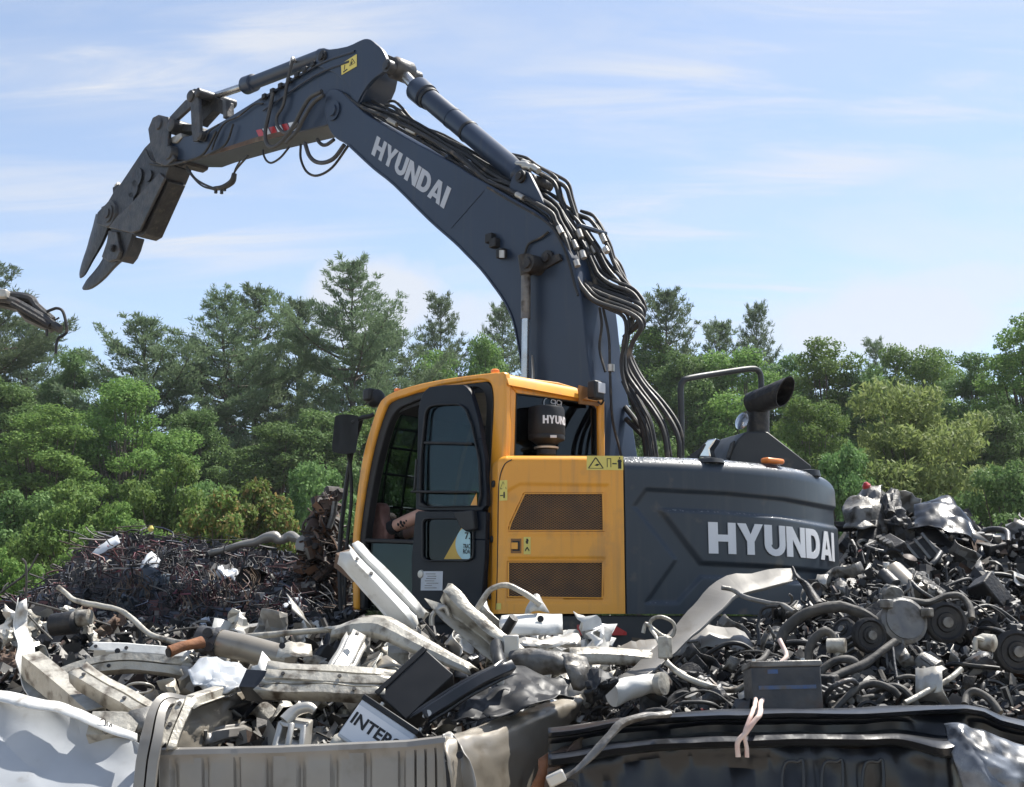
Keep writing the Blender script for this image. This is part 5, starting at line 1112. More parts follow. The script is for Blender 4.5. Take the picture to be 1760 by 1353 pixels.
def heap(name, label, surf, u0, u1, base, mat, mixk, n, smin, smax, nu=60, nt=16, rough=.10, tpow=1.0, lift=.03):
    g = []
    for u in np.linspace(u0, u1, nu):
        row = [surf(u, 0)*A(1, 1, 0)+A(0, -.1, .0), surf(u, 0)*A(1, 1, .5)]
        for t in np.linspace(0, 1, nt):
            q = surf(u, t); row.append(q+A(0, .12, -.10)+A(.5, .6, .6)*rough*(nzv(q, 3.5, 4)+.6*nzv(q, 9, 7)))
        q = surf(u, 1); row += [q+A(0, .9, -.35), (q+A(0, 2.0, 0))*A(1, 1, 0)]; g.append(row)
    for e_, sx in ((0, -1), (-1, 1)):
        edge = g[e_]; out = [[q*A(1, 1, 1-.45*t_)+A(sx*.9*t_, .2*t_, -.05*t_) for q in edge] for t_ in (.5, 1, 1.6)]; out[-1] = [q*A(1, 1, .15) for q in out[-1]]
        g = out[::-1]+g if e_ == 0 else g+out
    mb = MB().grid(g); b = len(mb.f); kinds = [k for k, c in mixk for _ in range(c)]
    for i in range(n):
        u, t = rnd.uniform(u0, u1), rnd.random()**tpow; t = min(t, .97); p = surf(u, t)+A(0, -1, .8)*rnd.uniform(-.05, lift)
        f0 = len(mb.f); bit(mb, p, rnd.uniform(smin, smax)*(1.25 if rnd.random() < .12 else 1), rnd.choice(kinds)); mb.m[f0:] = [1]*(len(mb.f)-f0)
    o = mb.obj(name, ['pile_base', mat], ang=35); tag(o, label, 'scrap heap', None, 'stuff'); return o
PM('pile_base', (.014, .013, .013), (.03, .027, .024), 9, .85, bump=1, bs=30)
WIRE_TOP = [(-40, 1040), (40, 1024), (90, 994), (130, 950), (175, 918), (200, 910), (260, 918), (330, 924), (380, 930), (430, 938), (500, 946), (530, 968), (560, 992), (600, 1012)]
s1 = heap_surf(WIRE_TOP, [(-40, 1135), (600, 1125)], 13.6, 11.3, .5)
heap('wire_heap', 'tall heap of tangled black and reddish wires and torn sheet left of the cab', s1, -40, 600, None, 'wire_mass', [('wire', 3), ('hang', 13), ('strip', 10)], 9500, .12, .55, 80, 18, .22, .8, .04)
s2 = heap_surf([(-40, 1062), (30, 1050), (120, 1070), (300, 1085), (420, 1080), (560, 1062), (610, 1060)], [(-40, 1205), (300, 1175), (610, 1140)], 11.2, 8.4, .2)
heap('debris_heap', 'low debris of small dark and pale car parts at the left, in front of the wire heap', s2, -40, 612, None, 'scrap_mass', [('wire', 7), ('plate', 5), ('box', 1), ('cyl', 1), ('ring', 2), ('rod', 4), ('bracket', 3), ('strip', 4)], 4200, .05, .24, 70, 16, .12)
s3 = heap_surf([(240, 1130), (420, 1100), (560, 1082), (700, 1085), (800, 1090), (900, 1095), (1000, 1112), (1120, 1120)], [(240, 1330), (700, 1320), (1120, 1290)], [(240, 9.4), (600, 8.9), (1120, 8.9)], [(240, 6.8), (740, 6.8), (800, 7.5), (1010, 7.9), (1120, 7.4)], .1)
heap('pale_scrap_heap', 'middle of the foreground heap made of crumpled pale aluminium pieces and black plastic', s3, 240, 1120, None, 'pale_mass', [('plate', 6), ('box', 1), ('bracket', 4), ('rod', 3), ('strip', 5), ('wire', 4)], 2600, .05, .24, 80, 20, .14)
s4 = heap_surf([(1020, 1150), (1100, 1118), (1200, 1092), (1280, 1075), (1340, 1058), (1400, 1028), (1430, 1000), (1520, 985), (1600, 1000), (1700, 1005), (1800, 995)], [(1020, 1290), (1400, 1250), (1800, 1260)], [(1020, 8.7), (1300, 8.9), (1430, 9.2), (1800, 9.6)], [(1020, 8.0), (1100, 7.2), (1160, 6.6), (1800, 6.6)], .15)
heap('engine_scrap_heap', 'right foreground heap of dark engine parts, hoses and cables', s4, 1020, 1800, None, 'scrap_mass', [('wire', 8), ('plate', 4), ('box', 1), ('cyl', 2), ('ring', 2), ('rod', 4), ('bracket', 3), ('strip', 2)], 8500, .03, .15, 90, 22, .16)
s5 = heap_surf([(1425, 940), (1440, 900), (1480, 868), (1530, 858), (1580, 885), (1640, 890), (1690, 918), (1740, 915), (1800, 905)], [(1425, 1030), (1800, 1030)], 13.4, 10.6, .2)
heap('rear_scrap_heap', 'dark scrap heap right of the counterweight, with crushed car bodies on its crest', s5, 1464, 1800, None, 'scrap_mass', [('wire', 6), ('plate', 4), ('box', 1), ('cyl', 2), ('ring', 1), ('rod', 5), ('bracket', 3), ('strip', 2)], 2800, .06, .28, 50, 16, .16)
# ---------------------------------------------------------------- countable pieces lying on the heaps (one of each kind built, then copied)
def proto_hose(sd):
    r_ = random.Random(sd); mb = MB(); L_ = r_.uniform(.35, .8); a0 = r_.uniform(.8, 2.6); pts = []
    for i in range(8): t = i/7; pts.append(A(L_*(t-.5), .12*math.sin(3*t+sd), .28*L_*math.sin(math.pi*t)*a0*.6+.03*math.sin(7*t)))
    return mb.tube(pts, r_.choice((.008, .011, .015, .02)), 9, sm=4, cap=False)
def proto_bracket(sd):
    r_ = random.Random(sd); mb = MB(); w_ = r_.uniform(.05, .1); g = [[A(x, y, z) for y in np.linspace(-w_, w_, 4)] for x, z in ((-.2, .0), (-.06, .01), (-.02, .03), (.0, .08), (.01, .17), (.05, .2), (.12, .205))]
    mb.grid(g); return dent(mb, .02, 8, sd)
def proto_panel(sd):
    mb = MB(); g = []
    for i in range(12):
        row = []
        for j in range(8): x, y = i/11-.5, j/7-.5; q = A(x*.5, y*.3, 0); row.append(q+A(.03*nzv(q, 12, sd+2), .03*nzv(q, 12, sd+8), .14*nzv(q, 6, sd)+.10*abs(1-2*abs(nzv(q, 9, sd+4)))))
        g.append(row)
    return mb.grid(g)
protos = []
def reg(mk, name, mat, category, group, label, solid=0, child=None):
    o = mk.obj(name, mat, solid=solid, ang=24 if solid else 40) if isinstance(mk, MB) else mk; o.location = (0, 0, 0); v = np.array([q.co[:] for q in o.data.vertices]); c = v.mean(0); c[2] = v[:, 2].max()-.08 if name == 'wire_bundle' else c[2]; o.data.transform(Matrix.Translation((-c).tolist())); tag(o, label, category, group); return o
def scatter(protos_, surf, us, ts, n, smin=.8, smax=1.25, lift=.06, flat=False):
    out = []
    for i in range(n):
        o = protos_[i % len(protos_)]; u, t = rnd.uniform(*us), rnd.uniform(*ts); p = surf(u, t)+A(0, -1, .8)*lift; k = rnd.uniform(smin, smax)
        Rm = Matrix(rot_rand().tolist()).to_4x4() if not flat else Matrix.Rotation(rnd.uniform(-1.2, 1.2), 4, 'Z') @ Matrix.Rotation(rnd.uniform(-.5, .5), 4, 'Y') @ Matrix.Rotation(rnd.uniform(-.9, .9), 4, 'X')
        M = Matrix.Translation(p.tolist()) @ Rm @ Matrix.Scale(k, 4)
        if o not in used: used.add(o); o.matrix_basis = M
        else: dup(o, M)
def engine_part(sd, lab, grp):
    r = thing('engine_part', (0, 0, 0), lab, 'engine part', grp); r_ = random.Random(sd); mb = MB(); R0 = .075+.02*r_.random()
    mb.lathe([(R0*.5, -.10), (R0*.92, -.095), (R0, -.08), (R0, .02), (R0*1.08, .025), (R0*1.08, .04), (R0*.8, .05), (R0*.8, .09), (R0*.3, .1)], A(0, 0, 0), A(1, 0, 0), 18)
    for k in range(6): a = k*1.05+sd; mb.box(A(-.02, math.cos(a)*R0*1.03, math.sin(a)*R0*1.03), (.1, .02, .02))
    mb.obj('housing', r_.choice(('grey_metal', 'dark_metal', 'steel_worn')), r)
    MB().lathe([(.02, .0), (.055, .0), (.06, .006), (.05, .012), (.06, .018), (.05, .024), (.06, .03), (.04, .032), (.02, .028)], A(.1, 0, 0), A(1, 0, 0), 20).obj('pulley', 'dark_metal', r)
    b = MB(); b.tube([A(-.06, 0, R0), A(-.06, .03, R0+.06), A(-.02, .09, R0+.09)], .014, 8, sm=3); b.obj('mounting_lug', 'grey_metal', r, .004); return r
def pulley(sd, lab, grp):
    r = thing('pulley', (0, 0, 0), lab, 'pulley', grp); pr_ = [(.03, .0)]; 
    for k in range(5): pr_ += [(.10, .004+k*.009), (.092, .008+k*.009)]
    pr_ += [(.10, .05), (.085, .055), (.075, .045), (.05, .045), (.045, .055), (.03, .055)]
    MB().lathe(pr_, A(0, 0, 0), A(0, -1, 0), 28).obj('wheel', 'dark_metal', r, ang=25); MB().lathe([(.026, .04), (.026, .07), (.015, .072)], A(0, 0, 0), A(0, -1, 0), 12).obj('hub', 'grey_metal', r); return r
def block(sd, lab, grp):
    r = thing('engine_block', (0, 0, 0), lab, 'engine block', grp); r_ = random.Random(sd); mb = MB().box(A(0, 0, 0), (.34, .2, .2)); mb.v = [tuple(np.array(q)*r_.uniform(.85, 1.1)) for q in mb.v]
    mb.obj('casting', 'dark_metal', r, .015)
    b = MB()
    for k in range(4): b.lathe([(.03, 0), (.034, .02), (.03, .05)], A(-.12+k*.08, -.1, .03), A(0, -1, 0), 12)
    for k in range(5): b.box(A(-.14+k*.07, 0, .11), (.02, .19, .03))
    b.obj('ribs', 'grey_metal', r); b = MB().tube([A(-.15, -.08, .1), A(-.1, -.14, .18), A(.05, -.15, .2), A(.16, -.1, .1)], .022, 10, sm=4); b.obj('intake_pipe', 'steel_worn', r); return r
GH = 'hoses in the right scrap heap'
hs_ = [reg(proto_hose(i), 'hose', 'dusty_rubber' if i % 3 else 'rubber', 'hose', GH, 'bent rubber hose lying in the right heap of engine parts') for i in range(5)]
scatter(hs_, s4, (1120, 1780), (.08, .98), 32, .6, 1.0, .045, True)
GL = 'wire loops on the left wire heap'
mbs = []
for i in range(4):
    mb = MB()
    for k in range(7):
        a = rnd.random()*6; mb.tube([A(.06*math.sin(j*a)+.02*k, .05*math.cos(j*1.3+k)+.02*k, -.09*j+.03*math.sin(j*.9+a)) for j in range(7)], .0045, 5, sm=3)
    mbs.append(reg(mb, 'wire_bundle', ('rubber', 'hose_grey', 'brown_rust', 'redwire')[i], 'wire bundle', GL, 'bundle of loose cable hanging on the left wire heap'))
scatter(mbs, s1, (100, 575), (.35, .85), 40, .6, 1.2, .10, True)
GE = 'engine parts in the right scrap heap'
ep = [engine_part(i, 'round engine accessory with a pulley in the right heap of engine parts', GE) for i in range(4)]
scatter(ep, s4, (1120, 1780), (.08, .95), 18, .5, .9, .06); 
GPU = 'loose pulleys in the right scrap heap'
scatter([pulley(0, 'black grooved belt pulley among the dark engine parts', GPU)], s4, (1260, 1780), (.25, .9), 4, .5, .8, .09, True)
GBK = 'engine blocks in the right scrap heap'
scatter([block(i, 'dark cast engine block with ribs in the right heap', GBK) for i in range(2)], s4, (1180, 1780), (.1, .9), 12, .5, .85, .04)
bl_ = [block(i+5, 'dark cast engine block on the heap right of the counterweight', 'engine blocks on the rear heap') for i in range(2)]; scatter(bl_, s5, (1480, 1780), (.2, .8), 8, .8, 1.3, .05)
br_ = [reg(proto_bracket(i), 'bracket', m_, 'bracket', 'metal brackets in the right scrap heap', 'bent metal bracket among the engine parts at the right', .006) for i, m_ in enumerate(('alu', 'grey_metal', 'steel_worn', 'dark_metal'))]
scatter(br_, s4, (1060, 1780), (.05, .98), 34, .35, .8, .08)
br2 = [reg(proto_bracket(i+9), 'bracket', m_, 'bracket', 'pale brackets in the middle heap', 'bent pale bracket in the middle of the foreground heap', .006) for i, m_ in enumerate(('cream', 'alu', 'whitep'))]
scatter(br2, s3, (300, 1060), (.35, .97), 26, .7, 1.2, .08)
pn_ = [reg(proto_panel(i), 'crumpled_sheet', m_, 'sheet', 'crumpled sheets in the middle heap', 'small crumpled sheet metal piece in the middle of the foreground heap', .004) for i, m_ in enumerate(('alu', 'cream', 'black_gloss', 'whitep', 'taupe'))]
scatter(pn_, s3, (300, 1080), (.3, .97), 34, .6, 1.15, .05)
pn2 = [reg(proto_panel(i+7), 'crumpled_sheet', m_, 'sheet', 'crumpled sheets on the left debris', 'small crumpled sheet piece on the low debris at the left', .004) for i, m_ in enumerate(('alu', 'brown_rust', 'cream', 'black_gloss'))]
scatter(pn2, s2, (0, 600), (.1, .95), 30, .35, .8, .05)
pn3 = [reg(proto_panel(i+17), 'crumpled_sheet', m_, 'sheet', 'crumpled sheets in the rear heap', 'crumpled sheet piece on the heap right of the counterweight', .004) for i, m_ in enumerate(('grey_metal', 'black_gloss', 'taupe', 'dark_metal'))]
scatter(pn3, s5, (1475, 1780), (.1, .95), 10, .7, 1.3, .03)
pn4 = [reg(proto_panel(i+27), 'torn_sheet', m_, 'sheet', 'torn sheets in the wire heap', 'torn plastic sheet caught in the left wire heap', .004) for i, m_ in enumerate(('sticker_white', 'slate', 'black_plastic'))]
scatter(pn4, s1, (120, 560), (.1, .7), 9, .5, .9, .03)
# ---------------------------------------------------------------- named pieces of the foreground, left to right
b_ = beam('bumper_beam', [(607, 968, 8.2), (655, 1018, 8.1), (712, 1082, 8.0)], .185, .12, (.35, -.8, .5), 'B', 'whitep', 'bright white double-ridged bumper beam leaning in front of the cab door', wid=[.95, 1, 1.05], amp=.003)
boxbeam('crash_box', [(590, 958, 8.4), (622, 985, 8.3)], .13, .10, (.2, -.6, .8), 'brown_rust', 'brown crash box on the top end of the bright white bumper beam', web=True)
b_ = beam('bumper_beam', [(768, 1020, 8.0), (800, 1052, 7.95), (850, 1095, 7.9), (905, 1140, 7.85)], .16, .10, (.35, -.6, -.75), 'U', 'cream', 'cream channel beam with a torn curled top end, right of the white bumper beam', amp=.014)
pipe('bent_pipe', [(100, 1010, 9.2), (116, 1022, 9.15), (130, 1032, 9.1), (165, 1040, 9.0), (205, 1049, 8.9), (230, 1066, 8.8), (258, 1090, 8.7), (290, 1101, 8.6), (345, 1106, 8.4), (380, 1098, 8.3), (460, 1092, 8.2), (590, 1080, 8.1)], .018, 'cream', 'long thin pale pipe bent in steps across the left scrap', sm=3)
beam('bumper_beam', [(572, 1090, 7.9), (620, 1084, 7.8), (662, 1086, 7.7), (705, 1106, 7.6), (760, 1132, 7.5), (815, 1156, 7.4)], .17, .07, (.1, -.5, .85), 'C', 'cream', 'long cream bumper beam with a rounded wide end, below the white beam', wid=[.5, 1.05, 1.1, .85, .6, .45], amp=.004)
sheet('flat_plate', [[(862, 1058, 8.1), (915, 1055, 8.1), (966, 1054, 8.1)], [(858, 1075, 8.0), (915, 1074, 8.0), (967, 1072, 8.0)], [(868, 1092, 7.98), (915, 1092, 7.98), (968, 1090, 7.98)]], 12, 8, .015, 'whitep', 'flat white plate with one round hole in front of the orange side panel', sd=2)
hole(bpy.data.objects['flat_plate'], 929, 1064, 8.02, .02); 
sheet('crushed_tray', [[(860, 1088, 8.0), (920, 1094, 7.9), (992, 1082, 8.0)], [(865, 1104, 7.85), (930, 1110, 7.8), (1000, 1098, 7.9)], [(880, 1118, 7.9), (940, 1120, 7.85), (996, 1116, 7.9)]], 14, 10, .06, 'alu', 'crushed aluminium tray below the flat white plate', sd=5)
sheet('torn_bracket', [[(898, 1052, 8.2), (918, 1022, 8.2), (938, 1036, 8.2)], [(900, 1058, 8.15), (922, 1048, 8.1), (945, 1052, 8.15)]], 10, 8, .05, 'alu', 'torn shiny bracket standing above the flat white plate', sd=8)
pipe('bent_pipe', [(812, 1062, 8.1), (826, 1035, 8.1), (845, 1012, 8.1), (868, 1006, 8.1), (895, 1016, 8.1), (930, 1040, 8.1)], .018, 'cream', 'thin cream pipe arching in front of the lower orange corner', sm=4)
pipe('bent_pipe', [(742, 1075, 8), (744, 1056, 8), (764, 1044, 8), (772, 1058, 8), (780, 1068, 8)], .016, 'alu', 'small bent metal loop left of the cream channel beam', sm=4)
pipe('rubber_stub', [(868, 1086, 7.8), (884, 1062, 7.75)], .03, 'dark_metal', 'short dark stub of pipe sticking up beside the flat white plate', n=12)
beam('bumper_beam', [(975, 1133, 7.7), (1040, 1132, 7.75), (1120, 1138, 7.8)], .12, .06, (0, -.5, .85), 'C', 'cream', 'straight cream beam lying right of the grey exhaust pipe', amp=.005)
o = pipe('exhaust_pipe', [(884, 1132, 7.5), (915, 1136, 7.45), (950, 1138, 7.4), (980, 1140, 7.4)], .062, 'grey_metal', 'grey exhaust pipe with a wide flange plate in the middle of the heap', n=16, sm=4)
sheet('flange', [[(966, 1122, 7.35), (990, 1124, 7.35), (1010, 1128, 7.4)], [(972, 1150, 7.3), (995, 1152, 7.3), (1018, 1150, 7.35)], [(985, 1186, 7.3), (1000, 1188, 7.3), (1012, 1180, 7.35)]], 8, 8, .03, 'grey_metal', '', parent=o, sd=4)
MB().box(P(878, 1112, 7.5), (.09, .06, .13), rot_rand()*0+np.eye(3)).obj('clamp', 'alu', o, .01)
beam('long_rail', [(1075, 1172, 7.5), (1120, 1140, 7.7), (1170, 1092, 7.9), (1215, 1048, 8.1), (1250, 1012, 8.25), (1300, 1000, 8.3), (1356, 988, 8.35)], .21, .03, (-.35, -.75, .5), 'L', 'taupe', 'long twisted grey-brown rail pointing up across the counterweight', wid=[.55, .6, .7, .9, .95, .75, .55], amp=.012)
sheet('fender_liner', [[(1120, 1118, 8.3), (1180, 1082, 8.3), (1280, 1078, 8.3)], [(1120, 1140, 8.1), (1200, 1112, 8.1), (1300, 1110, 8.1)]], 12, 6, .06, 'taupe', 'arched grey-brown liner half buried under the long twisted rail', sd=9)
sheet('engine_cover', [[(1062, 1112, 8.3), (1090, 1094, 8.3), (1125, 1094, 8.3), (1142, 1108, 8.3)], [(1045, 1132, 8.1), (1090, 1124, 8.0), (1130, 1122, 8.0), (1145, 1130, 8.1)]], 12, 8, .05, 'taupe', 'crumpled dirty engine cover standing right of the straight cream beam', sd=19)
# left group
o = beam('bent_strap', [(38, 1042, 7.7), (36, 1075, 7.7), (42, 1108, 7.6), (46, 1135, 7.55), (58, 1170, 7.5), (72, 1208, 7.4)], .085, .02, (.3, -.9, .2), 'L', 'whitep', 'twisted white metal strap standing upright near the left edge', wid=[.7, .9, 1.0, 1.3, 1.5, 1.1], amp=.014)
boxbeam('box_beam', [(52, 1142, 7.5), (100, 1180, 7.3), (165, 1238, 7.0)], .105, .13, (.3, -.55, .8), 'cream', 'cream box beam with an open front end, leaning beside the upright strap', web=True)
beam('bumper_beam', [(100, 1172, 7.75), (160, 1150, 7.8), (230, 1142, 7.8), (312, 1150, 7.75)], .10, .07, (.0, -.9, .3), 'two', 'cream', 'curved cream bumper beam arching behind the leaning box beam', amp=.004)
o = beam('flat_beam', [(168, 1118, 8.0), (240, 1122, 8.0), (330, 1132, 7.95)], .105, .05, (.05, -.85, .5), 'hat', 'whitep', 'dirty white flat beam with two slots, behind the curved bumper beam', amp=.005)
for u, v in ((202, 1119), (204, 1132), (268, 1127)): hole(o, u, v, 7.93, .016)
o = pipe('rusty_pipe', [(290, 1122, 7.65), (312, 1114, 7.7), (345, 1104, 7.8)], .032, 'rust', 'short rusty brown pipe end lying on the dirty white flat beam', n=14)
MB().lathe([(.026, .0), (.026, .004)], P(290, 1122, 7.65)-nz(P(345, 1104, 7.8)-P(290, 1122, 7.65))*.002, -nz(P(345, 1104, 7.8)-P(290, 1122, 7.65)), 14).obj('bore', 'ink', o)
beam('bumper_beam', [(140, 1172, 7.1), (185, 1200, 7.0), (232, 1226, 6.9), (262, 1246, 6.85)], .12, .075, (.4, -.6, .65), 'two', 'cream', 'cream grooved beam stub below the curved bumper beam', amp=.005)
boxbeam('box_beam', [(158, 1256, 6.75), (205, 1256, 6.75), (236, 1262, 6.75)], .14, .12, (.05, -.75, .65), 'cream', 'short open box tube with marker scribble, above the white car panel', web=True)
mb = MB()
for st in ([(172, 1238), (180, 1236), (181, 1246), (173, 1248)], [(184, 1240), (185, 1252), (191, 1244), (192, 1254)], [(176, 1256), (182, 1262), (186, 1258)]): mb.tube([P(u, v, 6.66) for u, v in st], .003, 4, sm=3)
mb.obj('marker_scribble', 'grey_metal', bpy.data.objects['box_beam.001'])
sheet('plate_scrap', [[(222, 1222, 6.75), (262, 1212, 6.8)], [(226, 1262, 6.7), (262, 1252, 6.7)]], 6, 6, .012, 'grey_metal', 'small grey metal plate between the open box tube and the tan pickup bed', sd=3)
o = thing('drive_shaft', P(410, 1110, 7.9), 'thick tan drive shaft with a worn joint at its left end', 'drive shaft')
MB().tube(PP([(375, 1104, 7.95), (420, 1114, 7.9), (500, 1136, 7.8)]), .078, 20).obj('tube', 'tan', o)
j = MB(); j.lathe([(.05, -.10), (.075, -.09), (.075, 0), (.085, .01), (.08, .05)], P(366, 1102, 7.95), nz(P(500, 1136, 7.8)-P(366, 1102, 7.95)), 18); j.tube(PP([(346, 1090, 7.95), (362, 1096, 7.93), (376, 1098, 7.93)]), .035, 10); j.tube(PP([(346, 1116, 7.95), (362, 1112, 7.93), (376, 1110, 7.93)]), .035, 10); j.obj('joint', 'steel_worn', o)
for u, v in ((358, 1089), (360, 1112)): MB().lathe([(.03, 0), (.03, .02), (.015, .022)], P(u, v, 7.88), A(0, -1, .2), 12).obj('bearing_cap', 'dark_metal', o)
sheet('crumpled_bag', [[(322, 1150, 7.4), (360, 1128, 7.5), (412, 1140, 7.5), (428, 1150, 7.5)], [(330, 1172, 7.2), (365, 1160, 7.2), (400, 1168, 7.2), (430, 1166, 7.3)], [(345, 1190, 7.2), (370, 1188, 7.1), (400, 1182, 7.1), (425, 1176, 7.2)]], 26, 22, .05, 'hoodwhite', 'crumpled white sheet left of the stacked bumper beams', f=5, sd=11)
sheet('oval_bracket', [[(478, 1112, 7.7), (500, 1100, 7.75), (535, 1106, 7.75)], [(474, 1130, 7.6), (505, 1128, 7.6), (538, 1126, 7.65)]], 8, 8, .03, 'cream', 'cream bracket with an oval hole behind the stacked bumper beams', sd=21); hole(bpy.data.objects['oval_bracket'], 485, 1110, 7.66, .018)
beam('bracket_strip', [(612, 1100, 7.6), (596, 1130, 7.45), (572, 1168, 7.3)], .14, .04, (.25, -.8, .5), 'hat', 'alu', 'upright flat aluminium bracket with a round hole, standing behind the stacked bumper beams', amp=.006); hole(bpy.data.objects['bracket_strip'], 596, 1121, 7.4, .02, mat='whitep')
sheet('leather_scrap', [[(622, 1160, 7.4), (640, 1132, 7.4), (664, 1124, 7.4)], [(632, 1166, 7.3), (655, 1146, 7.3), (690, 1142, 7.3)]], 8, 8, .03, 'tan', 'curled tan strip right of the upright aluminium bracket', sd=31)
# stacked beams
for i, (dv, lb, w_) in enumerate(((0, 'upper one of the two stacked cream bumper beams in the centre', .115), (22, 'lower one of the two stacked cream bumper beams in the centre', .10))):
    beam('bumper_beam', [(474-i*18, 1168+dv, 7.1-.04*i), (560, 1171+dv, 7.05-.04*i), (672-i*12, 1178+dv*.9, 7.05-.04*i)], w_, .07, (0, -.72, .7), 'two', 'cream', lb, amp=.005)
o = boxbeam('crash_box', [(424, 1178, 7.15), (470, 1180, 7.1)], .11, .12, (0, -.8, .6), 'black_gloss', 'black open crash box on the left end of the stacked beams', web=True)
# castings, batteries, black rails
o = thing('bracket_casting', P(500, 1275, 6.7), 'worn white casting with two openings behind the tan pickup bed wall', 'bracket')
boxbeam_o = MB(); a = PP([(478, 1240, 6.75), (526, 1246, 6.75), (522, 1290, 6.7), (464, 1288, 6.7)]); c_ = np.mean(a, 0); boxbeam_o.strip(a+a[:1], [q*.62+c_*.38 for q in a+a[:1]], A(.02, .12, .02)); m0, m1 = (a[0]+a[1])/2, (a[2]+a[3])/2; boxbeam_o.tube([m0, m1], .018, 6); boxbeam_o.obj('frame', 'alu', o, .008)
MB().tube(PP([(490, 1240, 6.78), (508, 1222, 6.8), (530, 1216, 6.8), (541, 1222, 6.8)]), [.035, .03, .028, .022], 10, sm=4).obj('arm', 'alu', o)
def battery(name, ctr, dx, dy, dz, w_, d_, h_, mat, lid, label):
    o = thing(name, ctr-dz*h_*.5, label, 'battery'); Rm = np.array([dx, dy, dz]).T
    MB().box(ctr, (w_, d_, h_), Rm).obj('case', mat, o, .008); MB().box(ctr+dz*(h_*.5+.012), (w_*1.03, d_*1.05, .03), Rm).obj('lid', lid, o, .006)
    rb = MB()
    for k in range(7): rb.box(ctr-dy*d_*.5+dx*w_*(-.4+.8*k/6), (.008, .008, h_*.8), Rm)
    rb.obj('ribs', mat, o)
    for s_ in (-.36, .36): MB().lathe([(.012, 0), (.010, .025)], ctr+dz*(h_*.5+.027)+dx*w_*s_-dy*d_*.25, dz, 10).obj('terminal', 'alu', o)
    return o, Rm
dx = nz(P(775, 1160, 7.0)-P(700, 1232, 6.9)); dy0 = nz(A(.2, -.75, .62)); dz = nz(np.cross(dx, -dy0)); dz = dz if dz[2] > 0 else -dz; dy = nz(np.cross(dz, dx)); dy = dy if dy[1] < 0 else -dy
o, Rm = battery('car_battery', P(718, 1192, 7.05), dx, dy, dz, .34, .22, .20, 'black_plastic', 'black_plastic', 'large black car battery lying tilted right of the stacked beams')
dx = nz(P(712, 1282, 6.65)-P(632, 1228, 6.75)); dy0 = nz(A(-.25, -.85, .35)); dz = nz(np.cross(dx, -dy0)); dz = dz if dz[2] > 0 else -dz; dy = nz(np.cross(dz, dx)); dy = dy if dy[1] < 0 else -dy
c_ = P(655, 1272, 6.72); o, Rm = battery('car_battery', c_, dx, dy, dz, .34, .18, .21, 'sticker_white', 'black_plastic', 'battery with a white label reading INTERS behind the tan pickup bed wall')
f0 = c_-dy*.0-0*dz
lb_ = MB(); fc_ = c_+dy*.095; lb_.add([fc_-dx*.16-dz*.09, fc_+dx*.16-dz*.09, fc_+dx*.16+dz*.075, fc_-dx*.16+dz*.075], [(0, 1, 2, 3)]); lo = lb_.obj('label', 'logo_white', o)
text('INTERS', fc_-dx*.15-dz*.02, fc_+dx*.13-dz*.02, dz*.062, dy*.002, 'ink', lo, bold=.03)
text('BATTERIES', fc_-dx*.14-dz*.06, fc_+dx*.05-dz*.06, dz*.02, dy*.002, 'grey_metal', lo) if 0 else None
sheet('grille_scrap', [[(575, 1262, 6.75), (605, 1245, 6.8), (640, 1222, 6.85)], [(560, 1282, 6.7), (610, 1280, 6.7), (645, 1272, 6.7)]], 10, 8, .03, 'cream', 'cream plastic trim left of the labelled battery', sd=41)
o = beam('black_rail', [(722, 1236, 6.75), (760, 1210, 6.8), (810, 1180, 6.85), (870, 1150, 6.95)], .095, .05, (.25, -.8, .3), 'hat', 'black_gloss', 'black steel rail with a bolt hole lying across the batteries', amp=.006); hole(o, 736, 1226, 6.72, .016, mat='alu'); hole(o, 729, 1231, 6.72, .009, mat='alu')
sheet('black_tub', [[(820, 1160, 7.2), (880, 1138, 7.3), (940, 1158, 7.3), (982, 1168, 7.3)], [(800, 1195, 6.9), (870, 1182, 6.95), (930, 1186, 7.0), (975, 1188, 7.1)], [(775, 1236, 6.7), (850, 1225, 6.75), (920, 1210, 6.8), (985, 1192, 6.95)]], 24, 20, .05, 'black_plastic', 'black plastic tub behind the beige fender in the centre', sd=51)
pipe('black_post', [(852, 1108, 7.5), (858, 1140, 7.3), (862, 1170, 7.2)], [.03, .045, .03], 'black_plastic', 'black plastic post with a white clip, in front of the cream channel beam', n=10); MB().lathe([(.01, 0), (.022, .02), (.02, .07), (.008, .09)], P(860, 1180, 7.05), A(0, -.2, 1), 10).obj('clip', 'whitep', bpy.data.objects['black_post'])
sheet('rubber_bag', [[(1012, 1150, 7.0), (1026, 1132, 7.05), (1058, 1148, 7.05)], [(1002, 1180, 6.85), (1030, 1172, 6.8), (1060, 1168, 6.9)], [(998, 1212, 6.9), (1020, 1216, 6.85), (1046, 1196, 6.9)]], 14, 14, .07, 'black_plastic', 'crumpled black rubber bag standing at the end of the beige fender', f=6, sd=61)
pipe('white_duct', [(1052, 1192, 7.1), (1090, 1182, 7.15), (1128, 1176, 7.2)], [.06, .055, .05], 'whitep', 'short white duct with an end cap right of the rubber bag', n=16)
MB().lathe([(.055, 0), (.06, .01), (.06, .04), (.03, .045)], P(1130, 1176, 7.15), A(.8, -.6, .1), 16).obj('end_cap', 'cream', bpy.data.objects['white_duct'])
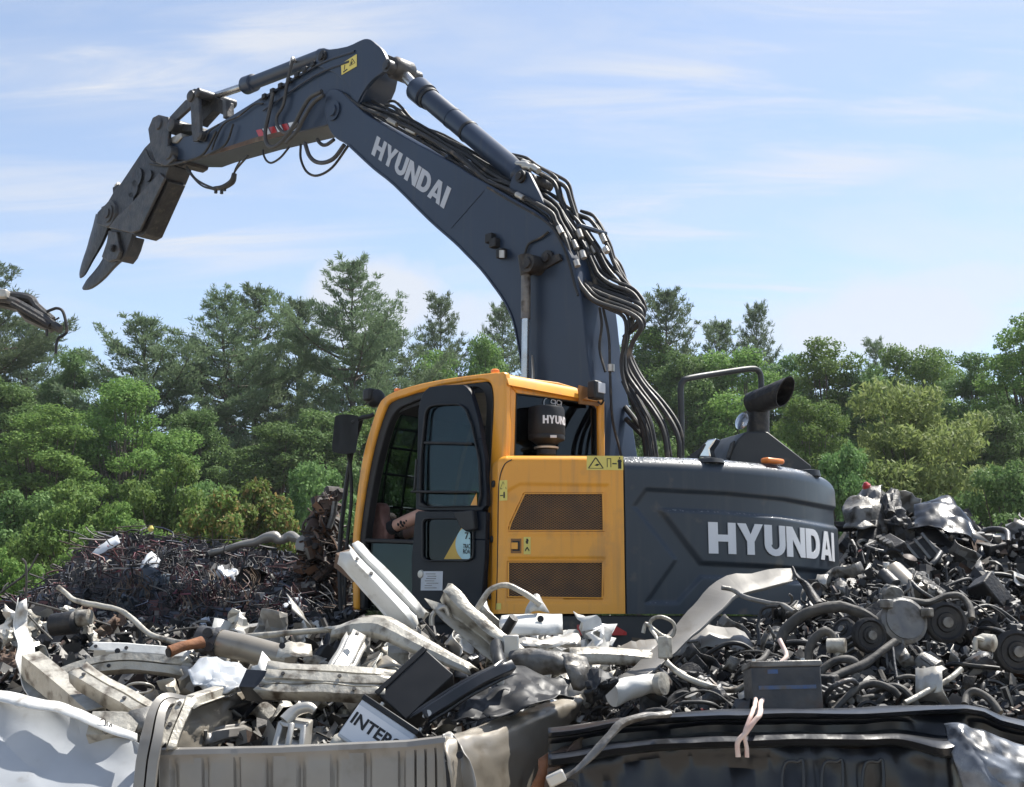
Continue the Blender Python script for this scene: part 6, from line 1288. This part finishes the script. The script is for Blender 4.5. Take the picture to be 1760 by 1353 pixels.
# coil of wire and cables over the right heap
o = pipe('coiled_cable', [(1180, 1160, 7.3), (1150, 1140, 7.4), (1130, 1098, 7.6), (1118, 1080, 7.7), (1120, 1066, 7.7), (1138, 1060, 7.7), (1158, 1072, 7.7), (1156, 1092, 7.7), (1140, 1094, 7.7), (1124, 1082, 7.7), (1110, 1072, 7.7), (1105, 1088, 7.7)], .011, 'cream', 'thin pale cable curling in a loop below the long twisted rail', sm=4)
MB().box(P(1143, 1113, 7.4), (.07, .05, .12), FRM).obj('connector', 'cream', o, .01)
pipe('coolant_hose', [(1146, 1138, 7.25), (1165, 1156, 7.2), (1195, 1172, 7.15), (1230, 1182, 7.1), (1262, 1186, 7.1), (1290, 1172, 7.1)], .016, 'cream', 'pale cable running from the coiled cable towards the dirty battery', sm=4)
for pts, r, mt, lb in [
 ([(1338, 1106, 7.6), (1352, 1080, 7.6), (1385, 1056, 7.55), (1430, 1044, 7.5), (1475, 1050, 7.5), (1508, 1072, 7.5)], 0.030, 'dusty_rubber', 'thick dusty hose arching left of the grey compressor'),
 ([(1388, 1160, 7.3), (1392, 1110, 7.3), (1412, 1086, 7.3), (1428, 1092, 7.3), (1430, 1115, 7.3)], 0.023, 'dusty_rubber', 'dusty hose bent like a hook under the thick arching hose'),
 ([(1402, 1180, 7.1), (1415, 1150, 7.1), (1440, 1134, 7.1), (1465, 1136, 7.1), (1474, 1146, 7.1)], 0.021, 'dusty_rubber', 'short arched hose above the dirty battery'),
 ([(1398, 1180, 7.0), (1440, 1160, 7.05), (1490, 1138, 7.1), (1538, 1102, 7.2)], 0.023, 'dusty_rubber', 'straight dusty hose with a red clip running up to the grey compressor'),
 ([(1550, 1030, 7.6), (1590, 1036, 7.6), (1625, 1026, 7.6), (1652, 1026, 7.6), (1668, 1046, 7.55), (1672, 1064, 7.5)], 0.020, 'dusty_rubber', 'dusty hose bending over the black pulley'),
 ([(1556, 1208, 6.7), (1590, 1190, 6.75), (1630, 1168, 6.8), (1652, 1150, 6.85)], .014, 'cream', 'thin pale tube lying slanted above the black pickup bed'),
 ([(1658, 1212, 6.6), (1662, 1194, 6.65), (1676, 1188, 6.65), (1698, 1200, 6.65), (1720, 1226, 6.6)], 0.020, 'dusty_rubber', 'pale hose arching over the edge of the black pickup bed at the right'),
 ([(1428, 1228, 6.7), (1455, 1198, 6.75), (1490, 1176, 6.8), (1530, 1184, 6.8), (1545, 1196, 6.8)], .018, 'dusty_rubber', 'dusty hose lying along the black bed edge right of the dirty battery'),
 ([(1540, 1166, 6.9), (1565, 1162, 6.9), (1590, 1170, 6.9), (1612, 1190, 6.85)], .012, 'dusty_rubber', 'thin hose arching right of the straight dusty hose'),
 ([(1532, 1100, 7.2), (1538, 1140, 7.1), (1545, 1180, 7.0), (1556, 1200, 6.9)], .008, 'steel_worn', 'thin braided line hanging down from the grey compressor'),
 ([(1240, 1010, 8.0), (1258, 1014, 8.0), (1280, 1026, 7.9), (1320, 1036, 7.8), (1345, 1040, 7.7), (1365, 1052, 7.6)], .014, 'grey_metal', 'thin kinked grey cable lying over the long twisted rail'),
 ([(1305, 1110, 7.7), (1304, 1070, 7.8), (1312, 1046, 7.8), (1340, 1042, 7.7)], .010, 'rubber', 'thin black cable loop right of the long twisted rail'),
 ([(1362, 975, 8.4), (1372, 992, 8.3), (1384, 1006, 8.3), (1408, 1040, 8.2)], [.006, .010, .022, .034], 'dark_metal', 'dark shock absorber rod sticking up in front of the counterweight'),
 ([(1494, 972, 9.6), (1488, 985, 9.5), (1492, 998, 9.4), (1510, 1012, 9.3)], .014, 'cream', 'small pale hooked pipe left of the tan starter motor'),
 ([(1320, 1122, 7.3), (1305, 1138, 7.2), (1282, 1140, 7.2)], 0.018, 'dusty_rubber', 'short pale hose stub above the dirty battery'),
 ([(1340, 1100, 7.2), (1352, 1128, 7.1), (1336, 1146, 7.05), (1344, 1170, 7.0), (1340, 1195, 6.95), (1342, 1226, 6.8)], .013, 'pinkwire', 'pale pinkish cable hanging over the front of the dirty battery')]:
    pipe('hose' if r != .008 else 'brake_line', pts, r, mt, lb, 'hose', sm=4)
MB().tube(PP([(1428, 1164, 6.98), (1434, 1178, 6.98)]), .016, 8).obj('clip', 'red', [o for o in sc.objects if o.get('label', '').startswith('straight dusty hose')][0])
# pink wires over the edge
o = pipe('loose_wire', [(1300, 1196, 6.75), (1298, 1208, 6.4), (1294, 1224, 6.05), (1286, 1244, 5.98), (1280, 1262, 5.97), (1284, 1285, 5.97), (1284, 1302, 5.97)], .010, 'pinkwire', 'pair of pinkish wires hanging over the edge of the black pickup bed', 'wire', sm=4)
pipe('wire', [(1345, 1196, 6.75), (1320, 1198, 6.7), (1308, 1208, 6.5), (1306, 1226, 6.05), (1296, 1240, 5.98), (1282, 1260, 5.97), (1268, 1276, 5.97), (1268, 1302, 5.97)], .012, 'pinkwire', '', parent=o, sm=4)
# dirty battery
dx = nz(A(1, .05, .02)); dz = nz(A(0, .12, .99)); dy = nz(np.cross(dz, dx)); dy = dy if dy[1] < 0 else -dy
o, Rm = battery('car_battery', P(1345, 1188, 6.7), dx, dy, dz, .34, .2, .22, 'steel_worn', 'grey_metal', 'dirty grey battery with a blue stripe, upright in the right heap above the black bed')
MB().box(P(1345, 1188, 6.7)+dy*.102+dz*.01, (.28, .003, .018), Rm).obj('stripe', 'bluep', o); MB().box(P(1327, 1155, 6.62), (.05, .03, .02), Rm).obj('vent_cap', 'bluep', o)
# compressor and pulleys
o = thing('compressor', P(1548, 1072, 7.5), 'round grey compressor with a flat scuffed face in the right heap', 'compressor')
ax = nz(A(.12, -1, .25)); c_ = P(1555, 1066, 7.4)
MB().lathe([(.09, -.18), (.115, -.17), (.115, -.03), (.13, -.025), (.13, -.005), (.118, 0), (.112, .004)], c_, ax, 30).obj('housing', 'grey_metal', o, ang=25)
MB().lathe([(.108, .0), (.106, .012)], c_, ax, 30).obj('face_plate', 'grey_metal', o); 
for k in (0, 2.1, 4.2): MB().box(c_+A(math.cos(k+2.4), 0, math.sin(k+2.4))*.13, (.06, .05, .05), FRM).obj('lug', 'grey_metal', o, .008)
for (u, v, Y, k, lb) in ((1622, 1070, 7.5, 1.12, 'large black belt pulley right of the grey compressor'), (1742, 1120, 7.3, 1.15, 'large black belt pulley at the right edge'), (1490, 1092, 7.4, .95, 'dark belt pulley left of the grey compressor')):
    r = pulley(3, lb, None); r.matrix_basis = Matrix.Translation(P(u, v, Y).tolist()) @ Matrix.Rotation(rnd.uniform(-.25, .25), 4, 'Z') @ Matrix.Scale(k, 4)
o = thing('oil_filter', P(1442, 1112, 7.2), 'pale cylindrical sensor on a bent stem below the thick arching hose', 'engine part'); MB().lathe([(.038, -.09), (.04, 0), (.035, .005)], P(1452, 1110, 7.15), nz(A(.9, -.4, 0)), 16).obj('can', 'cream', o); MB().tube(PP([(1438, 1114, 7.2), (1432, 1112, 7.2), (1444, 1128, 7.15)]), .018, 8).obj('stem', 'cream', o)
o = thing('oil_filter', P(1700, 1108, 7.1), 'cream round canister with a bent neck left of the right-edge pulley', 'engine part'); MB().lathe([(.035, -.08), (.046, -.06), (.046, 0), (.03, .01)], P(1708, 1106, 7.1), nz(A(.7, -.6, -.1)), 16).obj('can', 'cream', o); MB().tube(PP([(1694, 1102, 7.1), (1678, 1098, 7.1), (1676, 1118, 7.1)]), .014, 8, sm=4).obj('neck', 'cream', o)
o = thing('starter_motor', P(1580, 1020, 9.0), 'tan starter motor lying tilted at the top of the right heap', 'engine part'); e0, e1 = P(1540, 990, 9.1), P(1582, 1030, 8.9); d_ = nz(e1-e0); MB().lathe([(.05, -.05), (.085, -.04), (.085, .22), (.1, .225), (.1, .26), (.05, .27)], e0, d_, 18).obj('body', 'tan', o); MB().lathe([(.03, 0), (.045, .01), (.045, .15), (.03, .16)], e0+A(-.1, -.03, .02), d_, 14).obj('solenoid', 'steel_worn', o)
o = thing('engine_cover', P(1452, 1000, 9.0), 'pale dented cover with dark edges right beside the counterweight bottom', 'engine part')
sheet('shell', [[(1428, 990, 9.2), (1450, 985, 9.2), (1482, 1002, 9.2)], [(1424, 1012, 9.0), (1448, 1005, 8.9), (1484, 1028, 9.0)], [(1430, 1030, 9.0), (1452, 1032, 8.9), (1480, 1040, 9.0)]], 12, 12, .06, 'grey_metal', '', parent=o, sd=71)
# crest of the rear heap: crushed bodies
sheet('crushed_hood', [[(1572, 858, 12.4), (1610, 852, 12.5), (1640, 856, 12.4), (1665, 880, 12.2)], [(1568, 878, 12.1), (1600, 868, 12.1), (1640, 880, 12.0), (1684, 912, 11.9)], [(1560, 905, 11.9), (1605, 900, 11.8), (1640, 912, 11.7), (1680, 930, 11.7)]], 24, 20, .15, 'black_gloss', 'crushed black car hood with pale edges on the crest of the right heap', f=1.8, sd=81, th=.01, jit=.05, ang=35)
sheet('crushed_car', [[(1450, 862, 12.4), (1480, 836, 12.5), (1512, 826, 12.4)], [(1448, 885, 12.1), (1478, 868, 12.0), (1518, 862, 12.1)], [(1446, 905, 12.0), (1480, 902, 11.8), (1530, 900, 11.9)]], 18, 18, .14, 'grey_metal', 'crushed grey car body right beside the counterweight, topped by a red lamp', f=1.8, sd=91, th=.01, jit=.05, ang=35)
MB().lathe([(.01, 0), (.035, .02), (.04, .10), (.015, .13)], P(1494, 852, 12.35), nz(A(-.3, -.2, 1)), 10).obj('tail_lamp', 'red', bpy.data.objects['crushed_car'])
sheet('crushed_roof', [[(1514, 850, 12.2), (1536, 836, 12.3), (1556, 858, 12.2)], [(1515, 878, 11.9), (1540, 872, 11.8), (1562, 885, 11.9)], [(1520, 900, 11.8), (1545, 902, 11.7), (1566, 902, 11.8)]], 16, 16, .14, 'dark_metal', 'dark crumpled car roof between the grey crushed body and the black hood', f=2.4, sd=101, th=.01)
sheet('bent_plate', [[(1660, 880, 12.0), (1680, 905, 11.9)], [(1668, 915, 11.8), (1704, 928, 11.7)]], 8, 8, .12, 'taupe', 'bent grey-brown panel at the right foot of the crushed black hood', sd=111)
beam('flat_rail', [(1436, 906, 12.3), (1520, 905, 12.2), (1605, 903, 12.2)], .10, .05, (0, -.8, .6), 'hat', 'steel_worn', 'dark flat steel rail lying below the crushed bodies right of the counterweight', amp=.01)
beam('flat_rail', [(1652, 938, 12.2), (1690, 928, 12.1), (1722, 922, 12.1)], .09, .04, (0, -.7, .7), 'flat', 'whitep', 'pale bar lying on the right heap below the bent grey-brown panel', amp=.008)
o = boxbeam('scrap_box', [(1668, 950, 12.0), (1722, 948, 12.0)], .2, .18, (0, -.8, .6), 'brown_rust', 'brown open metal box at the right below the pale bar', web=False)
pipe('tailpipe', [(1464, 930, 11.8), (1475, 948, 11.7), (1500, 940, 11.6), (1530, 948, 11.6), (1548, 944, 11.6)], .022, 'steel_worn', 'bent dark tailpipe below the flat rail right of the counterweight', sm=4)
# rear left: stacked rusty engine and pole
o = thing('rusty_engine', P(548, 1000, 12.4), 'tall stack of rusty engine parts directly left of the cab front', 'engine')
sheet('upper_casting', [[(560, 842, 12.6), (572, 838, 12.6), (582, 846, 12.6)], [(556, 856, 12.4), (570, 855, 12.3), (582, 862, 12.4)]], 10, 8, .12, 'rust', '', parent=o, sd=121, th=.03)
tg = MB(); kn = [k for k, c in (('rod', 6), ('bracket', 3), ('plate', 1), ('cyl', 3), ('wire', 9), ('ring', 2), ('box', 1)) for _ in range(c)]
for i in range(330):
    v = 845+(rnd.random()**.75)*170; c = np.interp(v, [845, 870, 905, 940, 1015], [570, 562, 553, 556, 565]); hw_ = np.interp(v, [845, 870, 905, 940, 1015], [9, 15, 24, 34, 48])
    bit(tg, P(c+rnd.uniform(-1, 1)*hw_, v, 12.4+rnd.uniform(-.25, .25)), rnd.uniform(.06, .24), rnd.choice(kn))
tg.obj('tangle', 'rust_mass', o)
MB().tube(PP([(576, 862, 12.2), (573, 885, 12.2), (565, 908, 12.2)]), .028, 8).obj('shaft', 'grey_metal', o)
dent(MB().box(P(556, 955, 12.7), (.3, .4, .4)), .1, 4, 2).obj('block', 'dark_metal', o, .02); dent(MB().box(P(568, 995, 12.6), (.4, .5, .4)), .1, 4, 6).obj('lower_block', 'dark_metal', o, .02)
MB().lathe([(.08, -.05), (.11, 0), (.10, .08), (.05, .1)], P(530, 940, 12.4), A(-.2, -1, .3), 16).obj('cover', 'taupe', o)
pipe('axle_tube', [(360, 952, 13.0), (395, 942, 13.0), (440, 930, 13.0), (468, 922, 13.0), (482, 930, 13.0), (500, 922, 13.0), (518, 930, 12.9)], [.035, .035, .038, .05, .045, .045, .04], 'taupe', 'long brown axle tube lying on top of the wire heap left of the rusty engine', n=12, sm=3)
sheet('white_plate', [[(155, 950, 13.0), (178, 932, 13.1), (200, 918, 13.1)], [(168, 955, 12.9), (186, 944, 12.9), (206, 932, 12.9)]], 8, 8, .03, 'sticker_white', 'pale printed plate on the left peak of the wire heap', sd=131)
pipe('bent_wire', [(240, 932, 13.2), (242, 920, 13.2), (250, 914, 13.2), (260, 912, 13.2)], .008, 'dusty_rubber', 'thin wire with a yellow plug sticking up from the wire heap peak', 'wire'); MB().lathe([(.02, 0), (.03, .03), (.015, .06)], P(259, 914, 13.2), Z, 8).obj('plug', 'sticker_yellow', bpy.data.objects['bent_wire'])
for pts, lb in (([(262, 965, 12.6), (256, 1000, 12.5), (258, 1038, 12.4)], 'bluish white strip hanging down the middle of the wire heap'), ([(175, 972, 12.7), (170, 1000, 12.6), (162, 1030, 12.5)], 'grey strip hanging down the left part of the wire heap'), ([(375, 985, 12.6), (400, 1020, 12.4), (420, 1060, 12.2)], 'grey panel sloping down the right part of the wire heap')):
    beam('hanging_strip', pts, .16 if 'panel' not in lb else .3, .05, (0, -1, .3), 'C', 'sticker_white' if 'bluish' in lb else 'grey_metal', lb, 'strip', amp=.04)
sheet('torn_sheet', [[(255, 1048, 12.0), (290, 1046, 12.0)], [(250, 1095, 11.6), (300, 1090, 11.6)]], 8, 8, .1, 'sticker_white', 'dirty bluish panel at the foot of the wire heap', sd=141)
sheet('torn_sheet', [[(395, 1040, 11.6), (430, 1060, 11.6)], [(400, 1080, 11.3), (440, 1090, 11.3)]], 8, 8, .14, 'slate', 'dark blue torn panel at the right foot of the wire heap', sd=151)
for pts, lb in (([(0, 1020, 9.5), (45, 985, 9.5), (66, 952, 9.5)], 'thin straight stick rising at the left edge'), ([(42, 1090, 9.3), (44, 1040, 9.3), (45, 975, 9.3), (38, 960, 9.3)], 'thin upright stick left of the long bent pipe'), ([(8, 1020, 9.4), (40, 1050, 9.4), (90, 1100, 9.3)], 'thin dark rod slanting down at the left edge'), ([(45, 1034, 9.2), (100, 1048, 9.2), (190, 1075, 9.2)], 'thin dark wire stretched over the left debris'), ([(250, 1100, 9.2), (300, 1084, 9.2), (345, 1078, 9.2)], 'thin grey wire above the short rusty pipe')):
    pipe('stick' if 'stick' in lb else 'wire', pts, .008, 'dusty_rubber', lb, 'stick' if 'stick' in lb else 'wire', n=6)
o = pipe('wire_ring', [(240+24*math.cos(a), 1183+9*math.sin(a), 7.3+.05*math.sin(a)) for a in np.linspace(0, 12.4, 26)], .007, 'cream', 'coil of tan wire lying between the curved bumper beam and the pickup bed', 'wire', sm=2)
o = thing('starter_motor', P(112, 1070, 9.0), 'small dark motor with a pale cap in the left debris', 'engine part'); MB().lathe([(.04, -.1), (.075, -.09), (.075, .08), (.05, .1)], P(112, 1072, 9.0), nz(A(1, -.3, .1)), 16).obj('body', 'dark_metal', o); MB().lathe([(.05, 0), (.06, .02), (.05, .12), (.03, .13)], P(128, 1064, 9.0), nz(A(1, -.3, .1)), 14).obj('cap', 'cream', o)
# ---------------------------------------------------------------- car body panels along the bottom
WH = sheet('crushed_hood', [[(-30, 1186, 6.9), (50, 1200, 6.84), (140, 1222, 6.76), (236, 1272, 6.6)], [(-30, 1232, 6.82), (60, 1250, 6.75), (150, 1278, 6.66), (236, 1310, 6.53)], [(-30, 1290, 6.68), (55, 1308, 6.60), (145, 1325, 6.53), (238, 1345, 6.43)], [(-30, 1420, 6.34), (50, 1420, 6.32), (140, 1425, 6.28), (240, 1430, 6.2)]], 63, 60, .055, 'hoodwhite', 'crumpled white car hood sloping up from the lower left corner', f=.6, sd=161, crease=.8, jit=.01, ang=9, fold=3.6)
o = sheet('panel_rim', [[(-30, 1180, 6.95), (40, 1194, 6.85), (110, 1206, 6.8), (170, 1232, 6.72), (236, 1262, 6.6)], [(-30, 1200, 6.85), (40, 1214, 6.75), (110, 1226, 6.7), (170, 1250, 6.62), (236, 1276, 6.55)]], 32, 8, .02, 'whitep', '', parent=WH, sd=171, jit=.03)
pb = thing('pickup_bed', P(520, 1353, 6.4)*A(1, 1, 0), 'tan pickup truck bed with a ribbed front wall, full of scrap', 'truck bed')
def ribbed(net_top, net_bot, n_, ribs, depth, name, mat, par):
    g = []
    for i in range(n_+1):
        t = i/n_; a = P(*[np.interp(t, np.linspace(0, 1, len(net_top)), [q[k] for q in net_top]) for k in range(3)]); b = P(*[np.interp(t, np.linspace(0, 1, len(net_bot)), [q[k] for q in net_bot]) for k in range(3)])
        row = [a+A(0, .07, .004), a, a+A(0, -.01, -.02)]
        for j in range(1, 15):
            s_ = j/14; q = a*(1-s_)+b*s_; x = (t*ribs) % 1; r_ = depth*stp((abs(x-.5)-.10)*10, .5)*stp(.10-s_, .03)
            row.append(q+A(0, -r_+.008*nzv(q, 5, 3), 0))
        g.append(row)
    return MB().grid(g).obj(name, mat, par, solid=.006, ang=35)
ribbed([(272, 1290, 6.45), (480, 1286, 6.4), (700, 1276, 6.35), (766, 1268, 6.3)], [(276, 1480, 6.40), (480, 1480, 6.36), (700, 1480, 6.30), (770, 1480, 6.3)], 170, 11.5, -.022, 'front_wall', 'taupe', pb)
beam('corner_post', [(318, 1204, 6.7), (290, 1205, 6.6), (272, 1222, 6.5), (260, 1270, 6.42), (250, 1330, 6.38), (244, 1430, 6.35)], .10, .06, (.25, -1, .15), 'two', 'taupe', '', parent=pb, wid=[.4, .6, .8, 1, 1, 1], amp=.006)
beam('post_flange', [(316, 1214, 6.62), (304, 1240, 6.56), (292, 1270, 6.5), (284, 1292, 6.45)], .085, .04, (.2, -1, .2), 'two', 'cream', '', parent=pb, amp=.006)
sheet('side_wall', [[(316, 1222, 6.85), (370, 1204, 7.2), (420, 1186, 7.5), (480, 1180, 7.9)], [(300, 1255, 6.7), (370, 1245, 7.1), (425, 1232, 7.5), (480, 1225, 7.9)], [(285, 1300, 6.6), (370, 1300, 7.1), (425, 1290, 7.5), (480, 1285, 7.9)]], 30, 18, .03, 'tan', '', parent=pb, sd=181)
beam('wall_recess', [(350, 1272, 7.0), (385, 1262, 7.15), (420, 1258, 7.3)], .09, .03, (.3, -1, .1), 'hat', 'taupe', '', parent=pb)
beam('top_rail', [(318, 1214, 6.8), (370, 1196, 7.1), (415, 1182, 7.4)], .10, .04, (0, -.3, 1), 'hat', 'cream', '', parent=pb, amp=.004)
sheet('outer_side', [[(768, 1262, 6.35), (830, 1240, 6.7), (900, 1218, 7.1), (960, 1203, 7.5), (998, 1194, 7.8)], [(766, 1280, 6.25), (835, 1262, 6.55), (905, 1238, 6.95), (965, 1218, 7.35), (1002, 1208, 7.7)], [(775, 1320, 6.2), (840, 1310, 6.5), (910, 1280, 6.95), (960, 1245, 7.35), (996, 1222, 7.7)], [(790, 1420, 6.2), (850, 1420, 6.5), (900, 1400, 6.95), (930, 1330, 7.35), (985, 1240, 7.7)]], 36, 28, .035, 'tan', '', parent=pb, f=2.5, sd=191, crease=.25)
sheet('side_flange', [[(764, 1262, 6.32), (776, 1258, 6.4), (790, 1290, 6.3)], [(764, 1310, 6.28), (790, 1310, 6.3), (812, 1330, 6.25)], [(764, 1420, 6.28), (800, 1420, 6.3), (824, 1420, 6.2)]], 10, 20, .02, 'taupe', '', parent=pb, sd=201)
for u, v in ((770, 1302), (790, 1298)): hole(pb, u, v, 6.26, .016)
a = PP([(765, 1310, 6.25), (778, 1306, 6.25), (792, 1420, 6.22), (772, 1420, 6.22)]); MB().prism(a, [q+A(0, .01, 0) for q in a]).obj('slot', 'ink', pb)
beam('side_trim', [(838, 1232, 6.65), (880, 1219, 6.85), (902, 1213, 7.0)], .07, .02, (0, -.4, 1), 'flat', 'black_plastic', '', parent=pb)
# black pickup bed
bk = thing('pickup_bed', P(1400, 1353, 6.2)*A(1, 1, 0), 'black pickup truck bed with dented rails, holding the engine parts at the right', 'truck bed')
TL = [(940, 1252), (1000, 1246), (1060, 1236), (1130, 1229), (1250, 1222), (1400, 1220), (1560, 1217), (1660, 1212), (1690, 1216), (1720, 1230), (1790, 1248)]
def bedrow(rows, name, mat, u0=942, u1=1790, n_=120, amp=.016):
    g = []
    for i in range(n_+1):
        u = u0+(u1-u0)*i/n_; v0 = lerp(u, TL); row = []
        for dv, Y in rows:
            q = P(u, v0+dv, Y+.15*(u-1350)/420*-.3); k = math.exp(-((u-1610)/45)**2)*min(1, dv/60) if dv > 20 else 0; row.append(q+A(0, -.16*k, -.05*k)+A(0, 1, .6)*amp*nzv(q, 3, 8)+A(0, 1, .3)*amp*.9*(abs(nzv(q, 5, 3))-.2)+A(0, 1, 0)*amp*.4*nzv(q, 14, 3))
        g.append(row)
    return MB().grid(g).obj(name, mat, bk, solid=.006, ang=40)
bedrow([(4, 6.5), (0, 6.42), (-1, 6.3), (2, 6.16), (7, 6.12), (12, 6.13), (15, 6.2)], 'top_rail', 'black_gloss')
bedrow([(15, 6.2), (24, 6.24), (38, 6.24), (42, 6.18), (45, 6.06), (52, 6.04), (60, 6.07), (64, 6.12)], 'side_rail', 'black_gloss', amp=.02)
bedrow([(64, 6.12), (85, 6.14), (110, 6.14), (150, 6.12), (230, 6.1)], 'side_wall', 'black_gloss', amp=.075)
for u in (1362, 1430, 1500): 
    beam('wall_recess', [(u-16, 1420, 6.02), (u-18, 1345, 6.05), (u-12, 1312, 6.06), (u+8, 1310, 6.06), (u+18, 1314, 6.06), (u+20, 1420, 6.02)], .011, .003, (0, -1, 0), 'C', 'black_gloss', '', parent=bk, amp=.003)
sheet('torn_corner', [[(1618, 1238, 6.0), (1650, 1232, 5.95), (1690, 1240, 5.95), (1740, 1262, 5.95), (1790, 1280, 5.95)], [(1625, 1275, 5.9), (1655, 1268, 5.85), (1700, 1285, 5.8), (1745, 1305, 5.8), (1790, 1312, 5.85)], [(1640, 1320, 5.85), (1665, 1318, 5.8), (1700, 1330, 5.75), (1745, 1340, 5.75), (1790, 1335, 5.8)], [(1660, 1380, 5.85), (1680, 1375, 5.8), (1712, 1375, 5.75), (1745, 1370, 5.75), (1790, 1360, 5.8)]], 36, 36, .07, 'plastic_clear', '', parent=bk, f=1.7, sd=211, crease=.8, jit=.10, ang=14, fold=4)
# rusty bracket, grey strap, connector at the bed corner
sheet('rusty_bracket', [[(946, 1282, 6.3), (975, 1258, 6.35), (1006, 1252, 6.35)], [(936, 1310, 6.2), (968, 1292, 6.15), (1004, 1262, 6.25)], [(930, 1360, 6.2), (960, 1345, 6.15), (1000, 1330, 6.2)]], 12, 14, .05, 'brown_rust', 'rusty brown hollow bracket between the tan and the black pickup beds', sd=221)
sheet('orange_patch', [[(925, 1305, 6.28), (942, 1292, 6.28)], [(918, 1335, 6.2), (940, 1325, 6.2)], [(905, 1380, 6.2), (935, 1375, 6.2)]], 8, 10, .03, 'rust', '', parent=bpy.data.objects['rusty_bracket'], sd=231)
o = pipe('grey_strap', [(1146, 1229, 6.1), (1110, 1230, 6.0), (1070, 1242, 5.95), (1048, 1262, 5.92), (1030, 1285, 5.9), (1005, 1312, 5.9), (972, 1336, 5.9)], [.028, .026, .03, .024, .028, .022, .02], 'grey_metal', 'grey bent strap curving down over the corner of the black pickup bed', 'strap', sm=4, flat=.6)
MB().box(P(956, 1338, 5.88), (.08, .06, .05), np.array([[.9, 0, -.43], [0, 1, 0], [.43, 0, .9]])).obj('connector', 'alu', o, .008)
for pts in ([(960, 1348, 5.9), (985, 1345, 5.88), (990, 1360, 5.88)],): MB().tube(PP(pts), .014, 8, sm=3).obj('bolt_stem', 'dark_metal', o)
# weeds in front of the white panel
V = []
for k in range(4):
    p0 = P(55+k*14, 1353, 5.2)*A(1, 1, 0)+A(0, 0, .5)
# wreck held up by a machine beyond the left edge
hw = thing('hanging_wreck', P(40, 560, 14.0), 'dark torn car part hanging in mid-air at the left edge with a dangling hose', 'car part')
a = PP([(-60, 505, 14), (0, 508, 14), (20, 508, 14), (55, 513, 14), (64, 524, 14), (88, 545, 14), (100, 556, 14), (110, 566, 14), (100, 568, 14), (92, 564, 14), (88, 570, 14), (76, 565, 14), (42, 548, 14), (28, 532, 14), (0, 524, 14), (-60, 530, 14)]); dent(MB().prism(a, [q+A(-.07, .22, .02) for q in a]), .03, 4, 3).obj('shell', 'black_plastic', hw, .02)
for pts, r, mt in (([(-60, 512, 13.9), (10, 514, 13.9), (50, 532, 13.9), (104, 566, 13.9)], .045, 'steel_worn'), ([(5, 506, 13.95), (50, 512, 13.95), (62, 526, 13.95), (90, 550, 13.95)], .045, 'steel_worn'), ([(20, 522, 13.85), (60, 545, 13.85), (85, 560, 13.85)], .03, 'dark_metal')):
    MB().tube(PP(pts), r, 8, sm=3).obj('rail', mt, hw)
MB().tube(PP([(80, 536, 13.9), (90, 532, 13.9), (98, 530, 13.9), (107, 534, 13.9), (112, 548, 13.9), (115, 568, 13.9), (110, 576, 13.9), (101, 581, 13.9), (97, 592, 13.9), (96, 608, 13.9)]), .016, 8, sm=4).obj('dangling_hose', 'rubber', hw)
MB().tube(PP([(80, 566, 13.9), (81, 578, 13.9)]), .016, 6).obj('stub', 'rubber', hw); MB().box(P(4, 508, 13.9), (.16, .2, .1)).obj('clamp', 'alu', hw, .02)
MB().tube(PP([(93, 551, 13.9), (102, 546, 13.9)]), .01, 6).obj('stub', 'dark_metal', hw)
# ---------------------------------------------------------------- air
mb = MB().box((0, 70, 24), (420, 320, 60)); hz = mb.obj('haze', 'ink', flat=True); hz['kind'] = 'stuff'; tag(hz, 'thin summer haze filling the air over the yard and the trees', 'haze')
hm = bpy.data.materials.new('haze_air'); hm.use_nodes = True; hn = hm.node_tree.nodes; hn.remove(hn['Principled BSDF']); pv = hn.new('ShaderNodeVolumePrincipled'); pv.inputs['Color'].default_value = (.86, .92, 1, 1); pv.inputs['Density'].default_value = .00022; pv.inputs['Anisotropy'].default_value = .2
hm.node_tree.links.new(pv.outputs[0], hn['Material Output'].inputs['Volume']); hz.data.materials.clear(); hz.data.materials.append(hm)
